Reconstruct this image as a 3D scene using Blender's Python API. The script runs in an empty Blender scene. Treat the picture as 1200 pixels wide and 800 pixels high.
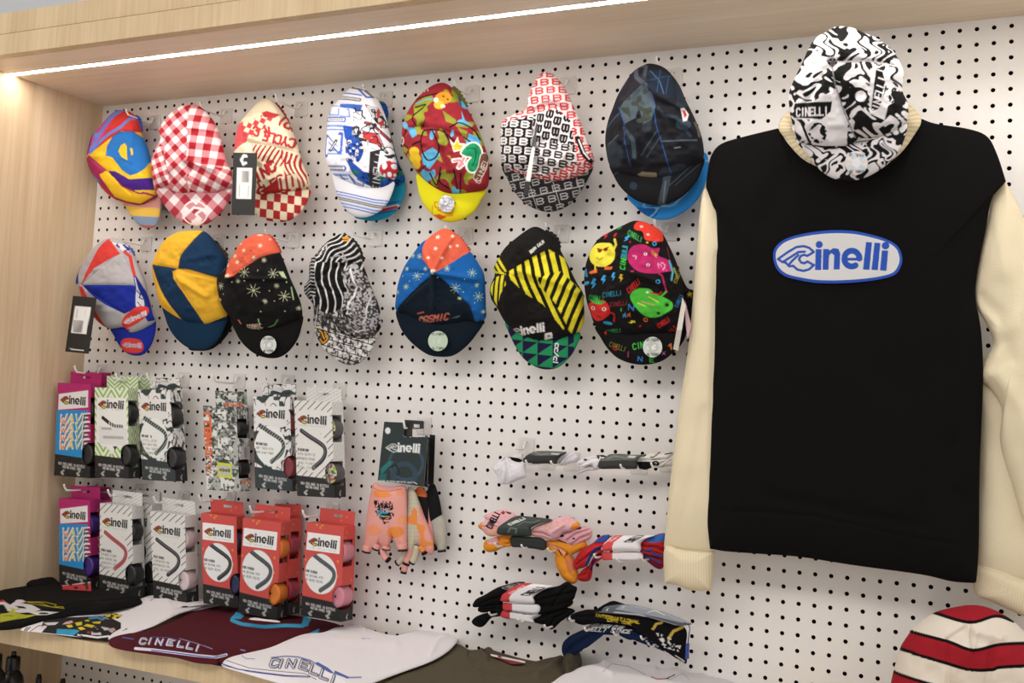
import bpy, math, random
import numpy as np

# ------------------------------------------------------------------ camera, world, lights, exposure
SC = bpy.context.scene
COL = SC.collection
CAM = np.array([1.9495, -1.8404, 1.5495])
RX = np.array([0.900916, 0.431339, 0.047927])
RD = np.array([0.013816, 0.081871, -0.996547])
RF = np.array([-0.433773, 0.898467, 0.067800])
FPX, CYP = 1290.70, -17.64
cd = bpy.data.cameras.new('camera'); cam = bpy.data.objects.new('camera', cd); COL.objects.link(cam)
from mathutils import Matrix, Vector
cam.matrix_world = Matrix(((RX[0], -RD[0], -RF[0], CAM[0]), (RX[1], -RD[1], -RF[1], CAM[1]), (RX[2], -RD[2], -RF[2], CAM[2]), (0, 0, 0, 1)))
cd.sensor_width = 36; cd.lens = FPX / 1200 * 36; cd.shift_y = CYP / 1200; cd.clip_start = .02
SC.camera = cam
SC.view_settings.view_transform = 'Standard'; SC.view_settings.look = 'None'
SC.view_settings.gamma = 1; SC.view_settings.use_curve_mapping = False
SC.view_settings.exposure = 0.17
W_ = bpy.data.worlds.new('world'); SC.world = W_; W_.use_nodes = True
W_.node_tree.nodes['Background'].inputs[0].default_value = (1, .98, .965, 1)
W_.node_tree.nodes['Background'].inputs[1].default_value = .72

def area(name, loc, size, power, col=(1, .95, .9), tgt=None):
    l = bpy.data.lights.new(name, 'AREA'); l.shape = 'RECTANGLE'; l.size, l.size_y = size; l.energy = power; l.color = col
    o = bpy.data.objects.new(name, l); COL.objects.link(o); o.location = loc
    if tgt is not None:
        o.rotation_euler = (Vector(tgt) - Vector(loc)).to_track_quat('-Z', 'Y').to_euler()
    return o
area('shop_ceiling_light', (1.2, -2.3, 2.85), (2.6, .5), 26, tgt=(1.1, -.2, 1.4))
area('shop_ceiling_light', (3.3, -1.6, 2.85), (.5, 1.6), 10, tgt=(1.6, 0, 1.4))
area('shop_ceiling_light', (-1.0, -2.4, 2.85), (.6, 1.6), 12, tgt=(.3, -.1, 1.4))

# ------------------------------------------------------------------ helpers
def ray(xy):
    xy = np.atleast_2d(np.asarray(xy, float))
    return RX * ((xy[:, :1] - 600) / FPX) + RD * ((xy[:, 1:2] - 400 - CYP) / FPX) + RF
def WY(xy, Y):
    d = ray(xy); return CAM + d * ((np.asarray(Y) - CAM[1]) / d[:, 1])[:, None]
def WZ(xy, Z):
    d = ray(xy); return CAM + d * ((np.asarray(Z) - CAM[2]) / d[:, 2])[:, None]
def WP(xy, p0, n):
    d = ray(xy); return CAM + d * (((p0 - CAM) @ n) / (d @ n))[:, None]
def PX(q):
    v = np.asarray(q, float) - CAM; z = v @ RF; return np.array([600 + FPX * (v @ RX) / z, 400 + CYP + FPX * (v @ RD) / z])
def lin(c):
    if isinstance(c, str):
        c = c.lstrip('#'); c = ''.join(q * 2 for q in c) if len(c) == 3 else c; c = [int(c[i:i + 2], 16) / 255 for i in (0, 2, 4)]
    return np.array([x / 12.92 if x <= .04045 else ((x + .055) / 1.055) ** 2.4 for x in c])

def mesh_obj(name, V, F, mats, parent=None, cols=None, smooth=True, midx=None):
    me = bpy.data.meshes.new(name); me.from_pydata([tuple(v) for v in np.asarray(V, float).tolist()], [], F)
    for m in (mats if isinstance(mats, (list, tuple)) else [mats]): me.materials.append(m)
    if cols is not None:
        a = me.color_attributes.new('Col', 'FLOAT_COLOR', 'POINT')
        c = np.ones((len(V), 4)); c[:, :3] = np.asarray(cols) * .97; a.data.foreach_set('color', c.ravel())
    if smooth: me.polygons.foreach_set('use_smooth', [True] * len(me.polygons))
    if midx is not None: me.polygons.foreach_set('material_index', midx)
    me.update()
    o = bpy.data.objects.new(name, me); COL.objects.link(o)
    if parent is not None:
        o.parent = parent; o.matrix_parent_inverse = Matrix.Translation(-Vector(parent.location))
        if parent.parent is not None: o.matrix_parent_inverse = Matrix.Identity(4)
    return o
def thing(name, loc, label, cat, group=None):
    o = bpy.data.objects.new(name, None); COL.objects.link(o); o.location = tuple(loc); o.empty_display_size = .02
    o['label'] = label; o['category'] = cat
    if group: o['group'] = group
    return o
def tag(o, label, cat, group=None):
    o['label'] = label; o['category'] = cat
    if group: o['group'] = group
    return o
def struct(o): o['kind'] = 'structure'; return o

# --- materials
def nmat(name):
    m = bpy.data.materials.new(name); m.use_nodes = True
    return m, m.node_tree.nodes, m.node_tree.links, m.node_tree.nodes['Principled BSDF']
def plain(name, col, rough=.6, spec=.5, bump=0, bscale=200, metal=0, **kw):
    m, n, l, b = nmat(name)
    b.inputs['Base Color'].default_value = (*lin(col), 1); b.inputs['Roughness'].default_value = rough
    b.inputs['Specular IOR Level'].default_value = spec; b.inputs['Metallic'].default_value = metal
    for k, v in kw.items(): b.inputs[k].default_value = v
    if bump: addbump(n, l, b, bump, bscale)
    return m
def addbump(n, l, b, s, sc, kind='noise'):
    t = n.new('ShaderNodeTexNoise'); t.inputs['Scale'].default_value = sc; t.inputs['Detail'].default_value = 3
    tc = n.new('ShaderNodeTexCoord'); l.new(tc.outputs['Object'], t.inputs['Vector'])
    bp = n.new('ShaderNodeBump'); bp.inputs['Strength'].default_value = s; bp.inputs['Distance'].default_value = .001
    l.new(t.outputs['Fac'], bp.inputs['Height']); l.new(bp.outputs[0], b.inputs['Normal'])
def printed(name, rough, spec, bump=0, bscale=900, coat=0, sheen=0):
    m, n, l, b = nmat(name)
    a = n.new('ShaderNodeVertexColor'); a.layer_name = 'Col'; l.new(a.outputs[0], b.inputs['Base Color'])
    b.inputs['Roughness'].default_value = rough; b.inputs['Specular IOR Level'].default_value = spec
    b.inputs['Coat Weight'].default_value = coat; b.inputs['Coat Roughness'].default_value = .3
    b.inputs['Sheen Weight'].default_value = sheen
    if bump: addbump(n, l, b, bump, bscale)
    return m
FAB = printed('printed_cotton', .88, .12, .35, 700)
KNIT = printed('knitted_cotton', .92, .08, .5, 450)
CARD = printed('printed_card', .5, .25, coat=.08)
PAPER = printed('printed_paper', .6, .3)
SLICK = printed('glossy_print', .25, .6)
TAPE = printed('bar_tape', .5, .5, .4, 500, coat=.3)
CLEAR = plain('clear_plastic', '#f4f0ec', .15, .6); CLEAR.node_tree.nodes['Principled BSDF'].inputs['Alpha'].default_value = .5
WIRE = plain('hook_wire_white', '#e9e6e2', .3, .6)
BLACKP = plain('black_plastic', '#141414', .35, .5)
STEEL = plain('white_metal', '#d8d4ce', .35, .6)

def wood(name, c1, c2, axis, scale=1.0):
    m, n, l, b = nmat(name)
    tc = n.new('ShaderNodeTexCoord'); mp = n.new('ShaderNodeMapping')
    s = [26 * scale] * 3; s[axis] = .9 * scale; mp.inputs['Scale'].default_value = s
    l.new(tc.outputs['Object'], mp.inputs[0])
    t = n.new('ShaderNodeTexNoise'); t.inputs['Scale'].default_value = 3.2; t.inputs['Detail'].default_value = 7; t.inputs['Roughness'].default_value = .62; t.inputs['Distortion'].default_value = .35
    l.new(mp.outputs[0], t.inputs['Vector'])
    mp2 = n.new('ShaderNodeMapping'); s2 = [5 * scale] * 3; s2[axis] = .7 * scale; mp2.inputs['Scale'].default_value = s2
    l.new(tc.outputs['Object'], mp2.inputs[0])
    t2 = n.new('ShaderNodeTexNoise'); t2.inputs['Scale'].default_value = 1.6; t2.inputs['Detail'].default_value = 3; t2.inputs['Distortion'].default_value = 1.2
    l.new(mp2.outputs[0], t2.inputs['Vector'])
    mx = n.new('ShaderNodeMath'); mx.operation = 'MULTIPLY_ADD'; mx.inputs[1].default_value = .55
    l.new(t2.outputs['Fac'], mx.inputs[0]); 
    m2 = n.new('ShaderNodeMath'); m2.operation = 'MULTIPLY'; m2.inputs[1].default_value = .6; l.new(t.outputs['Fac'], m2.inputs[0]); l.new(m2.outputs[0], mx.inputs[2])
    r = n.new('ShaderNodeValToRGB'); r.color_ramp.elements[0].position = .42; r.color_ramp.elements[1].position = .72
    r.color_ramp.elements[0].color = (*lin(c1), 1); r.color_ramp.elements[1].color = (*lin(c2), 1)
    l.new(mx.outputs[0], r.inputs[0]); l.new(r.outputs[0], b.inputs['Base Color'])
    b.inputs['Roughness'].default_value = .5; b.inputs['Specular IOR Level'].default_value = .3
    return m
WOODV = wood('oak_laminate_upright', '#c4ab89', '#dbc5a7', 2)
WOODF = wood('oak_laminate_edge', '#c0a680', '#d6bf9a', 2, 1.4)
WOODH = wood('oak_laminate_soffit', '#dcc8ae', '#ead9c4', 0)

def box(name, a, b, mat, parent=None, bev=0):
    a = np.minimum(a, b) if False else np.array(a, float); b = np.array(b, float)
    V = [(x, y, z) for x in (a[0], b[0]) for y in (a[1], b[1]) for z in (a[2], b[2])]
    F = [(0, 1, 3, 2), (4, 6, 7, 5), (0, 4, 5, 1), (2, 3, 7, 6), (0, 2, 6, 4), (1, 5, 7, 3)]
    o = mesh_obj(name, V, F, mat, parent, smooth=False)
    if bev:
        m = o.modifiers.new('bevel', 'BEVEL'); m.width = bev; m.segments = 2
    return o
def tube_geo(P, r, n=8, cap=True):
    P = np.asarray(P, float); N = len(P); R = np.full(N, r) if np.isscalar(r) else np.asarray(r, float)
    T = np.gradient(P, axis=0); T /= np.linalg.norm(T, axis=1)[:, None] + 1e-12
    up = np.array([0, 0, 1.]) if abs(T[0][2]) < .9 else np.array([1., 0, 0])
    V = []; u = np.cross(T[0], up); u /= np.linalg.norm(u)
    for i in range(N):
        u = u - T[i] * (u @ T[i]); u /= np.linalg.norm(u) + 1e-12; w = np.cross(T[i], u)
        for k in range(n):
            a = 2 * math.pi * k / n; V.append(P[i] + R[i] * (math.cos(a) * u + math.sin(a) * w))
    F = [(i * n + k, i * n + (k + 1) % n, (i + 1) * n + (k + 1) % n, (i + 1) * n + k) for i in range(N - 1) for k in range(n)]
    if cap: F.append(tuple(range(n))[::-1]); F.append(tuple((N - 1) * n + k for k in range(n)))
    return V, F
def smooth_open(P, k=6):
    P = np.asarray(P, float); Q = np.vstack([2 * P[0] - P[1], P, 2 * P[-1] - P[-2]]); out = []
    for i in range(1, len(Q) - 2):
        for t in np.arange(k) / k: out.append(cr(Q[i - 1], Q[i], Q[i + 1], Q[i + 2], t))
    out.append(P[-1]); return np.array(out)
def cr(a, b, c, d, t):
    return .5 * ((2 * b) + (c - a) * t + (2 * a - 5 * b + 4 * c - d) * t * t + (3 * b - a - 3 * c + d) * t ** 3)
def smooth_closed(P, k=8):
    P = np.asarray(P, float); n = len(P); out = []
    for i in range(n):
        a, b, c, d = P[i - 1], P[i], P[(i + 1) % n], P[(i + 2) % n]
        if np.allclose(b, c): continue
        if np.allclose(a, b): a = b
        for t in np.arange(k) / k: out.append(cr(a, b, c, d, t))
    return np.array(out)
def resample(P, n):
    Q = np.vstack([P, P[:1]]); s = np.r_[0, np.cumsum(np.linalg.norm(np.diff(Q, axis=0), axis=1))]
    t = np.linspace(0, s[-1], n, endpoint=False)
    return np.c_[np.interp(t, s, Q[:, 0]), np.interp(t, s, Q[:, 1])]

# --- painter -----------------------------------------------------------
def hsh(ix, iy, s):
    v = np.sin(ix * 127.1 + iy * 311.7 + s * 74.7) * 43758.5453; return v - np.floor(v)
def noise(x, y, sc, s=0):
    x = x / sc; y = y / sc; ix = np.floor(x); iy = np.floor(y); fx = x - ix; fy = y - iy
    fx = fx * fx * (3 - 2 * fx); fy = fy * fy * (3 - 2 * fy)
    a = hsh(ix, iy, s); b = hsh(ix + 1, iy, s); c = hsh(ix, iy + 1, s); d = hsh(ix + 1, iy + 1, s)
    return (a * (1 - fx) + b * fx) * (1 - fy) + (c * (1 - fx) + d * fx) * fy
def inpoly(x, y, P):
    P = np.asarray(P, float); m = np.zeros(len(x), bool)
    bb = (x >= P[:, 0].min()) & (x <= P[:, 0].max()) & (y >= P[:, 1].min()) & (y <= P[:, 1].max())
    if not bb.any(): return m
    xs, ys = x[bb], y[bb]; r = np.zeros(len(xs), bool); j = len(P) - 1
    for i in range(len(P)):
        xi, yi = P[i]; xj, yj = P[j]
        if yi != yj: r ^= ((yi > ys) != (yj > ys)) & (xs < (xj - xi) * (ys - yi) / (yj - yi) + xi)
        j = i
    m[bb] = r; return m
def instroke(x, y, P, w):
    P = np.asarray(P, float); h = w / 2; m = np.zeros(len(x), bool)
    bb = (x >= P[:, 0].min() - h) & (x <= P[:, 0].max() + h) & (y >= P[:, 1].min() - h) & (y <= P[:, 1].max() + h)
    if not bb.any(): return m
    xs, ys = x[bb], y[bb]; r = np.zeros(len(xs), bool)
    for (ax, ay), (bx, by) in zip(P[:-1], P[1:]):
        dx, dy = bx - ax, by - ay; L = dx * dx + dy * dy + 1e-12
        t = np.clip(((xs - ax) * dx + (ys - ay) * dy) / L, 0, 1)
        r |= (xs - ax - t * dx) ** 2 + (ys - ay - t * dy) ** 2 < h * h
    m[bb] = r; return m
def polydist(x, y, P):
    P = np.asarray(P, float); r = np.full(len(x), 1e9)
    for (ax, ay), (bx, by) in zip(P[:-1], P[1:]):
        dx, dy = bx - ax, by - ay; L = dx * dx + dy * dy + 1e-12
        t = np.clip(((x - ax) * dx + (y - ay) * dy) / L, 0, 1)
        r = np.minimum(r, np.hypot(x - ax - t * dx, y - ay - t * dy))
    return r
FONT = {'A': '06 20 46|14 34', 'B': '00 30 41 42 33 03|33 44 45 36 06 00', 'C': '41 30 10 01 05 16 36 45', 'D': '00 20 41 45 26 06 00', 'E': '40 00 06 46|03 33',
 'F': '40 00 06|03 33', 'G': '41 30 10 01 05 16 36 45 43 23', 'H': '00 06|40 46|03 43', 'I': '20 26', 'J': '40 45 36 16 05', 'K': '00 06|40 03 46', 'L': '00 06 46',
 'M': '06 00 23 40 46', 'N': '06 00 46 40', 'O': '10 30 41 45 36 16 05 01 10', 'P': '06 00 30 41 42 33 03', 'Q': '10 30 41 45 36 16 05 01 10|34 46',
 'R': '06 00 30 41 42 33 03|23 46', 'S': '41 30 10 01 02 13 33 44 45 36 16 05', 'T': '00 40|20 26', 'U': '00 05 16 36 45 40', 'V': '00 26 40', 'W': '00 16 23 36 40',
 'X': '00 46|40 06', 'Y': '00 23 40|23 26', 'Z': '00 40 06 46', '1': '11 20 26', '9': '43 13 02 01 10 30 41 45 36 16', '8': '13 02 01 10 30 41 42 33 13 04 05 16 36 45 44 33',
 '5': '40 00 03 33 44 45 36 06', '/': '40 06', '-': '13 33', 'c': '42 12 03 05 16 46', 'o': '12 32 43 45 36 16 05 03 12', 'e': '04 44 43 32 12 03 05 16 46', 'l': '10 16', 'd': '40 46 16 05 03 12 42', '3': '00 40 23 33 44 45 36 06'}
def strokes(s):
    out = []; cx = 0
    for ch in s:
        if ch in FONT:
            for part in FONT[ch].split('|'):
                out.append(np.array([(cx + int(q[0]), int(q[1])) for q in part.split()], float))
        cx += 2.6 if ch == 'I' and False else 5.4
    return out, cx - 1.4
def text(s, o, a, b, w, col):
    """lettering: o top-left, a vector along the whole line, b vector letter height, w stroke width"""
    st, W = strokes(s); a = np.array(a, float) / W; b = np.array(b, float) / 6; o = np.array(o, float)
    return [('s', o + p[:, :1] * a + p[:, 1:] * b, w, col) for p in st]
LG = dict(
 wing=[(115, 298), (200, 240), (262, 205), (320, 198), (365, 212), (403, 246), (352, 277), (325, 268), (300, 275), (283, 302), (300, 328), (325, 336), (352, 322), (403, 352), (365, 385), (320, 397), (270, 385), (238, 355), (205, 358), (178, 328), (150, 322)],
 top=[(115, 298), (200, 240), (262, 205), (320, 198), (365, 212), (403, 246), (352, 277), (330, 240), (290, 240), (150, 322)],
 low=[(238, 355), (300, 328), (325, 336), (352, 322), (403, 352), (365, 385), (320, 397), (270, 385)],
 feat=[[(160, 318), (215, 285), (280, 245), (330, 243)], [(200, 350), (225, 318), (278, 270)]],
 polys=[[(418, 222), (466, 226), (462, 393), (412, 391)], [(822, 174), (870, 178), (850, 398), (797, 394)], [(890, 180), (938, 184), (917, 402), (865, 398)], [(950, 243), (1000, 246), (986, 409), (933, 404)],
  [(478, 224), (526, 226), (527, 238), (560, 218), (600, 225), (616, 262), (610, 390), (562, 390), (566, 275), (545, 258), (525, 278), (521, 392), (473, 390)]],
 dots=[(446, 188, 29), (979, 206, 31)])
def logo(o, a, b, ink, c_top=None, c_mid=None, c_low=None, line=12, bg=None):
    """winged C followed by inelli. o: left at top of the i-dot, a: vector for the full width, b: downward vector of the same unit"""
    o = np.array(o, float); a = np.array(a, float); b = np.array(b, float); S = np.linalg.norm(a)
    def t(P):
        P = np.asarray(P, float); u = (P[:, 0] - 115) / 895; v = (P[:, 1] - 160) / 895 - u * .018
        return o + u[:, None] * a + v[:, None] * b
    L = []
    if c_top is not None:
        L += [('p', t(LG['wing']), c_mid), ('p', t(LG['top']), c_top), ('p', t(LG['low']), c_low)]
        line2 = line * .8
    else: line2 = line * 1.3
    w = t(LG['wing']); L.append(('s', np.vstack([w, w[:1]]), line2 / 895 * S, ink))
    for f in LG['feat']: L.append(('s', t(f), line2 / 895 * S, ink))
    for p in LG['polys']: L.append(('p', t(p), ink))
    for x, y, r in LG['dots']:
        an = np.linspace(0, 2 * math.pi, 17)[:-1]; L.append(('p', t(np.c_[x + r * np.cos(an), y + r * np.sin(an)]), ink))
    an = np.linspace(math.radians(60), math.radians(360), 30)
    L.append(('s', t(np.c_[708 + 60 * np.cos(an), 305 + 63 * np.sin(an)]), 48 / 895 * S, ink))
    L.append(('p', t([(650, 298), (790, 300), (788, 322), (650, 320)]), ink))
    return L
def paint(base, *layers, aa=.8):
    LL = []
    def add(l):
        for q in l:
            if isinstance(q, list): add(q)
            else: LL.append(q)
    add(layers)
    base = lin(base)
    def run(x, y):
        C = np.tile(base, (len(x), 1))
        for l in LL: apply(C, x, y, l)
        return C
    def apply(C, x, y, l, lim=None):
        k = l[0]
        if k == 'clip':
            m = l[1](x, y) if callable(l[1]) else inpoly(x, y, l[1])
            if lim is not None: m &= lim
            if m.any():
                for q in flat(l[2]): apply(C, x, y, q, m)
            return
        if k == 'p': m = inpoly(x, y, l[1]); c = l[2]
        elif k == 's': m = instroke(x, y, l[1], l[2]); c = l[3]
        elif k == 'e':
            _, cx, cy, rx, ry, c = l[:6]; r = math.radians(l[6]) if len(l) > 6 else 0
            dx, dy = x - cx, y - cy; u = dx * math.cos(r) + dy * math.sin(r); v = -dx * math.sin(r) + dy * math.cos(r)
            m = (u / rx) ** 2 + (v / ry) ** 2 < 1
        elif k == 'f': m = l[1](x, y); c = l[2]
        elif k == 'tile':
            _, st, rot, cw, ch, w, c = l[:7]; r = math.radians(rot)
            u = x * math.cos(r) + y * math.sin(r); v = -x * math.sin(r) + y * math.cos(r)
            row = np.floor(v / ch); u = u + row * cw * .5; u = u % cw; v = v % ch
            m = np.zeros(len(x), bool)
            for s in st: m |= instroke(u, v, s, w)
        if lim is not None: m &= lim
        C[m] = lin(c)
    def flat(a):
        out = []
        for q in a:
            if isinstance(q, list): out += flat(q)
            else: out.append(q)
        return out
    def f(x, y):
        return sum(run(x + dx, y + dy) for dx, dy in ((-aa, -aa * .4), (aa * .4, -aa), (aa, aa * .4), (-aa * .4, aa))) / 4
    return f
def star(cx, cy, r, col, w=2.2, n=4, ph=0.):
    return [('s', [(cx - r * math.cos(a), cy - r * math.sin(a)), (cx + r * math.cos(a), cy + r * math.sin(a))], w, col) for a in [ph + math.pi * k / n for k in range(n)]]
def pstar(cx, cy, r, col, ph=0):
    P = []
    for k in range(10):
        a = ph - math.pi / 2 + k * math.pi / 5; q = r if k % 2 == 0 else r * .45; P.append((cx + q * math.cos(a), cy + q * math.sin(a)))
    return ('p', P, col)
def bolt(x, y, s, col, r=0):
    P = np.array([(0, -1), (.55, -.9), (.2, -.2), (.6, -.1), (-.1, 1), (.05, .15), (-.45, .1)]) * s; c, q = math.cos(r), math.sin(r)
    return ('p', P @ np.array([[c, q], [-q, c]]) + [x, y], col)

# --- puffed cloth pieces -----------------------------------------------
BAMP = 1.
def patch(name, outl, tf, at, D, pf, mat, parent=None, na=200, nr=60, center=None, p=2.4, back=.35, bumps=(), wr=.0012, wsc=45, lean=.75, back_col=None, off=0., zplane=None, slope=(0, 0), k=8, seed=0, q=.5, updir=None):
    """a sewn or padded piece: closed outline (measured in a zoomed view, tf=(ox,oy,scale)) at depth `at` in front of the wall, swelling by D"""
    ox, oy, s = tf
    O = resample(smooth_closed(outl, k), na); c = np.array(center, float) if center is not None else O.mean(0)
    ts = np.sin(np.linspace(0, math.pi / 2, nr + 1))[1:]
    Z = np.vstack([c[None]] + [c + t * (O - c) for t in ts]); T = np.r_[0, np.repeat(ts, na)]
    h = D * np.maximum(0, 1 - T ** p) ** q
    fade = np.clip((1 - T) * 5, 0, 1)
    for bp in bumps: h += BAMP * bp[2] * np.exp(-(polydist(Z[:, 0], Z[:, 1], bp[0]) / bp[1]) ** 2) * fade
    if wr: h += BAMP * wr * (noise(Z[:, 0], Z[:, 1], wsc, seed + 3) + .5 * noise(Z[:, 0], Z[:, 1], wsc * .45, seed + 9) - .75) * 2 * fade
    def base(Zp, dh):
        px = Zp / s + [ox, oy]
        if zplane is not None:
            z = zplane(px) if callable(zplane) else np.full(len(px), zplane)
            return WZ(px, z)
        cp = c / s + [ox, oy]
        Y = -(at + off + slope[0] * (px[:, 0] - cp[0]) + slope[1] * (px[:, 1] - cp[1]))
        return WY(px, Y)
    B = base(Z, h)
    if zplane is not None: d = np.array([0, 0, 1.]); bd = np.array([0, 0, -1.])
    else:
        v = CAM - B[0]; v /= np.linalg.norm(v); d = v * lean + np.array([0, -1, 0]) * (1 - lean); d /= np.linalg.norm(d); bd = -d
    if updir is not None: d = np.array(updir, float)
    Vf = B + h[:, None] * d
    nb = 8; tb = np.sin(np.linspace(0, math.pi / 2, nb + 1))[1:-1]
    Zb = np.vstack([c[None]] + [c + t * (O - c) for t in tb]); Tb = np.r_[0, np.repeat(tb, na)]
    hb = D * back * np.maximum(0, 1 - Tb ** p) ** q
    Vb = base(Zb, hb) + hb[:, None] * bd
    V = np.vstack([Vf, Vb]); F = []
    def rings(off0, n):
        for k_ in range(na): F.append((off0, off0 + 1 + k_, off0 + 1 + (k_ + 1) % na))
        for j in range(n - 1):
            a = off0 + 1 + j * na; b = a + na
            for k_ in range(na): F.append((a + k_, b + k_, b + (k_ + 1) % na, a + (k_ + 1) % na))
    rings(0, nr); nf = len(Vf)
    fl = len(F); rings(nf, nb - 1)
    a = nf + 1 + (nb - 2) * na; b = 1 + (nr - 1) * na
    for k_ in range(na): F.append((a + k_, b + k_, b + (k_ + 1) % na, a + (k_ + 1) % na))
    F[fl:] = [f[::-1] for f in F[fl:]]
    e1 = V[F[0][1]] - V[0]; e2 = V[F[0][2]] - V[0]
    if np.cross(e1, e2) @ d < 0: F = [f[::-1] for f in F]
    if pf is None: return mesh_obj(name, V, F, mat, parent)
    Zc = Z
    if zplane is not None:      # keep the print where it was measured on the raised cloth
        q0 = base(c[None], 0)[0]; dp = (PX(q0 + np.array([0, 0, D])) - PX(q0)) * s; Zc = Z + dp[None] * (h / D)[:, None]
    Cf = pf(Zc[:, 0], Zc[:, 1])
    Cb = pf(Zb[:, 0], Zb[:, 1]) if back_col is None else np.tile(lin(back_col), (len(Zb), 1))
    return mesh_obj(name, V, F, mat, parent, np.vstack([Cf, Cb]))
def panel(name, quad, tf, at, th, pf, mat, parent=None, nx=30, ny=60, bend=0., edge=None, zplane=None, holes=None, coords=None, noff=0., slopev=0.):
    """thin card or label, corners TL TR BR BL measured in the zoomed view; painted in the same units (or in `coords` units)"""
    ox, oy, s = tf; Q = np.array(quad, float)
    u, v = np.meshgrid(np.linspace(0, 1, nx + 1), np.linspace(0, 1, ny + 1)); u = u.ravel(); v = v.ravel()
    Z = ((1 - u) * (1 - v))[:, None] * Q[0] + (u * (1 - v))[:, None] * Q[1] + (u * v)[:, None] * Q[2] + ((1 - u) * v)[:, None] * Q[3]
    px = Z / s + [ox, oy]
    P = WY(px, -(at + slopev * (v - .5)) - bend * np.sin(u * math.pi)) if zplane is None else WZ(px, np.full(len(px), zplane) + bend * np.sin(u * math.pi))
    n = np.cross(P[1] - P[0], P[nx + 1] - P[0]); n /= np.linalg.norm(n)
    if n @ (CAM - P[0]) < 0: n = -n
    P = P + n * noff
    return slab(name, P, n, nx, ny, th, pf, (Z[:, 0], Z[:, 1]) if coords is None else (u * coords[0], v * coords[1]), mat, parent, edge, holes)
def slab(name, P, n, nx, ny, th, pf, XY, mat, parent, edge=None, holes=None):
    N = len(P); V = np.vstack([P, P - n * th]); F = []; w = nx + 1
    hm = holes(XY[0], XY[1]) if holes else None
    def ok(f): return hm is None or not hm[list(f)].any()
    fr = [(j * w + i, (j + 1) * w + i, (j + 1) * w + i + 1, j * w + i + 1) for j in range(ny) for i in range(nx)]
    fr = [f for f in fr if ok(f)]
    F += fr; F += [tuple(q + N for q in f[::-1]) for f in fr]
    rim = [i for i in range(nx)], 
    for i in range(nx):
        F.append((i, i + 1, i + 1 + N, i + N)); a = ny * w + i; F.append((a + 1, a, a + N, a + 1 + N))
    for j in range(ny):
        F.append(((j + 1) * w, j * w, j * w + N, (j + 1) * w + N)); a = j * w + nx; F.append((a, a + w, a + w + N, a + N))
    C = pf(*XY); Cb = C if edge is None else np.tile(lin(edge), (N, 1))
    return mesh_obj(name, V, F, mat, parent, np.vstack([C, Cb]), smooth=False)

# ------------------------------------------------------------------ the setting
ZT, ZS = 2.1847, 1.088           # soffit underside, worktop top
YF = -.3587                      # front of the unit
XL = -.0158
PIT = .025
def pegboard(name, c0, c1, r0, r1, x0, x1, z0, z1):
    """white board with real holes, pitch 25 mm"""
    n = 12; V = []; F = []; hr = .0035; th = .004
    xs = [x0] + [PIT * (c + .5) for c in range(c0, c1)] + [x1]
    zs = [z0] + [2.17 - PIT * (r + .5) for r in range(r0, r1)] + [z1]
    ang = [2 * math.pi * (k + .5) / n for k in range(n)]
    for ci in range(len(xs) - 1):
        for ri in range(len(zs) - 1):
            xa, xb, za, zb = xs[ci], xs[ci + 1], zs[ri], zs[ri + 1]
            cx, cz = PIT * (c0 + ci), 2.17 - PIT * (r0 + ri); b = len(V)
            for a in ang: V.append((cx + hr * math.cos(a), 0, cz + hr * math.sin(a)))
            for a in ang: V.append((cx + hr * math.cos(a), th, cz + hr * math.sin(a)))
            for a in ang:
                dx, dz = math.cos(a), math.sin(a)
                tx = ((xb - cx) / dx if dx > 0 else (xa - cx) / dx); tz = ((za - cz) / dz if dz > 0 else (zb - cz) / dz); t = min(tx, tz)
                V.append((cx + t * dx, 0, cz + t * dz))
            co = [(xb, za), (xa, za), (xa, zb), (xb, zb)]
            for q in co: V.append((q[0], 0, q[1]))
            for k in range(n):
                k2 = (k + 1) % n
                F.append((b + k, b + k2, b + n + k2, b + n + k)); F.append((b + k2, b + k, b + 2 * n + k, b + 2 * n + k2))
            ka = [math.atan2(q[1] - cz, q[0] - cx) % (2 * math.pi) for q in co]
            for qi, aq in enumerate(ka):
                for k in range(n):
                    a1, a2 = ang[k], ang[(k + 1) % n] + (2 * math.pi if k == n - 1 else 0)
                    if a1 <= aq <= a2 or a1 <= aq + 2 * math.pi <= a2: F.append((b + 2 * n + (k + 1) % n, b + 2 * n + k, b + 3 * n + qi))
    mi = [1 if min(f) < max(f) and all((q - b_) % (3 * n + 4) < 2 * n for q in f for b_ in (0,)) else 0 for f in F]
    return mesh_obj(name, V, F, [plain(name + '_white_board', '#e6e2de', .45, .35), plain(name + '_hole_edge', '#2a231d', .8, .1)], smooth=False, midx=mi)
pb = pegboard('wall_back', 0, 90, 0, 43, XL, 2.27, ZT, ZS - .002); struct(pb)
struct(box('wall_rear', (XL, .02, .2), (2.27, .04, 2.3), plain('dark_cavity', '#0c0b0a', .9, .1)))
pb2 = pegboard('wall_back_lower', 0, 60, 50, 70, XL, 1.6, .95, .40); struct(pb2)
struct(box('wall_left', (XL - .04, YF, .2), (XL, .03, ZT + .03), WOODV))
struct(box('wall_front_trim', (XL - 1.2, YF - .001, .2), (XL - .041, YF + .06, ZT + .0), WOODV))
struct(box('ceiling_soffit', (XL, YF + .0201, ZT), (2.6, .03, ZT + .03), WOODH))
struct(box('trim_1', (-1.2, YF - .002, ZT), (2.6, YF + .02, ZT + .0415), WOODF))
struct(box('trim_2', (-1.2, YF + .006, ZT + .046), (2.6, YF + .024, ZT + .0885), WOODF))
struct(box('trim_3', (-1.2, YF + .010, ZT + .040), (2.6, YF + .020, ZT + .047), plain('groove_dark', '#6e563c', .8)))
GREY = plain('painted_ceiling_grey', '#c9cdd2', .8, .2)
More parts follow.
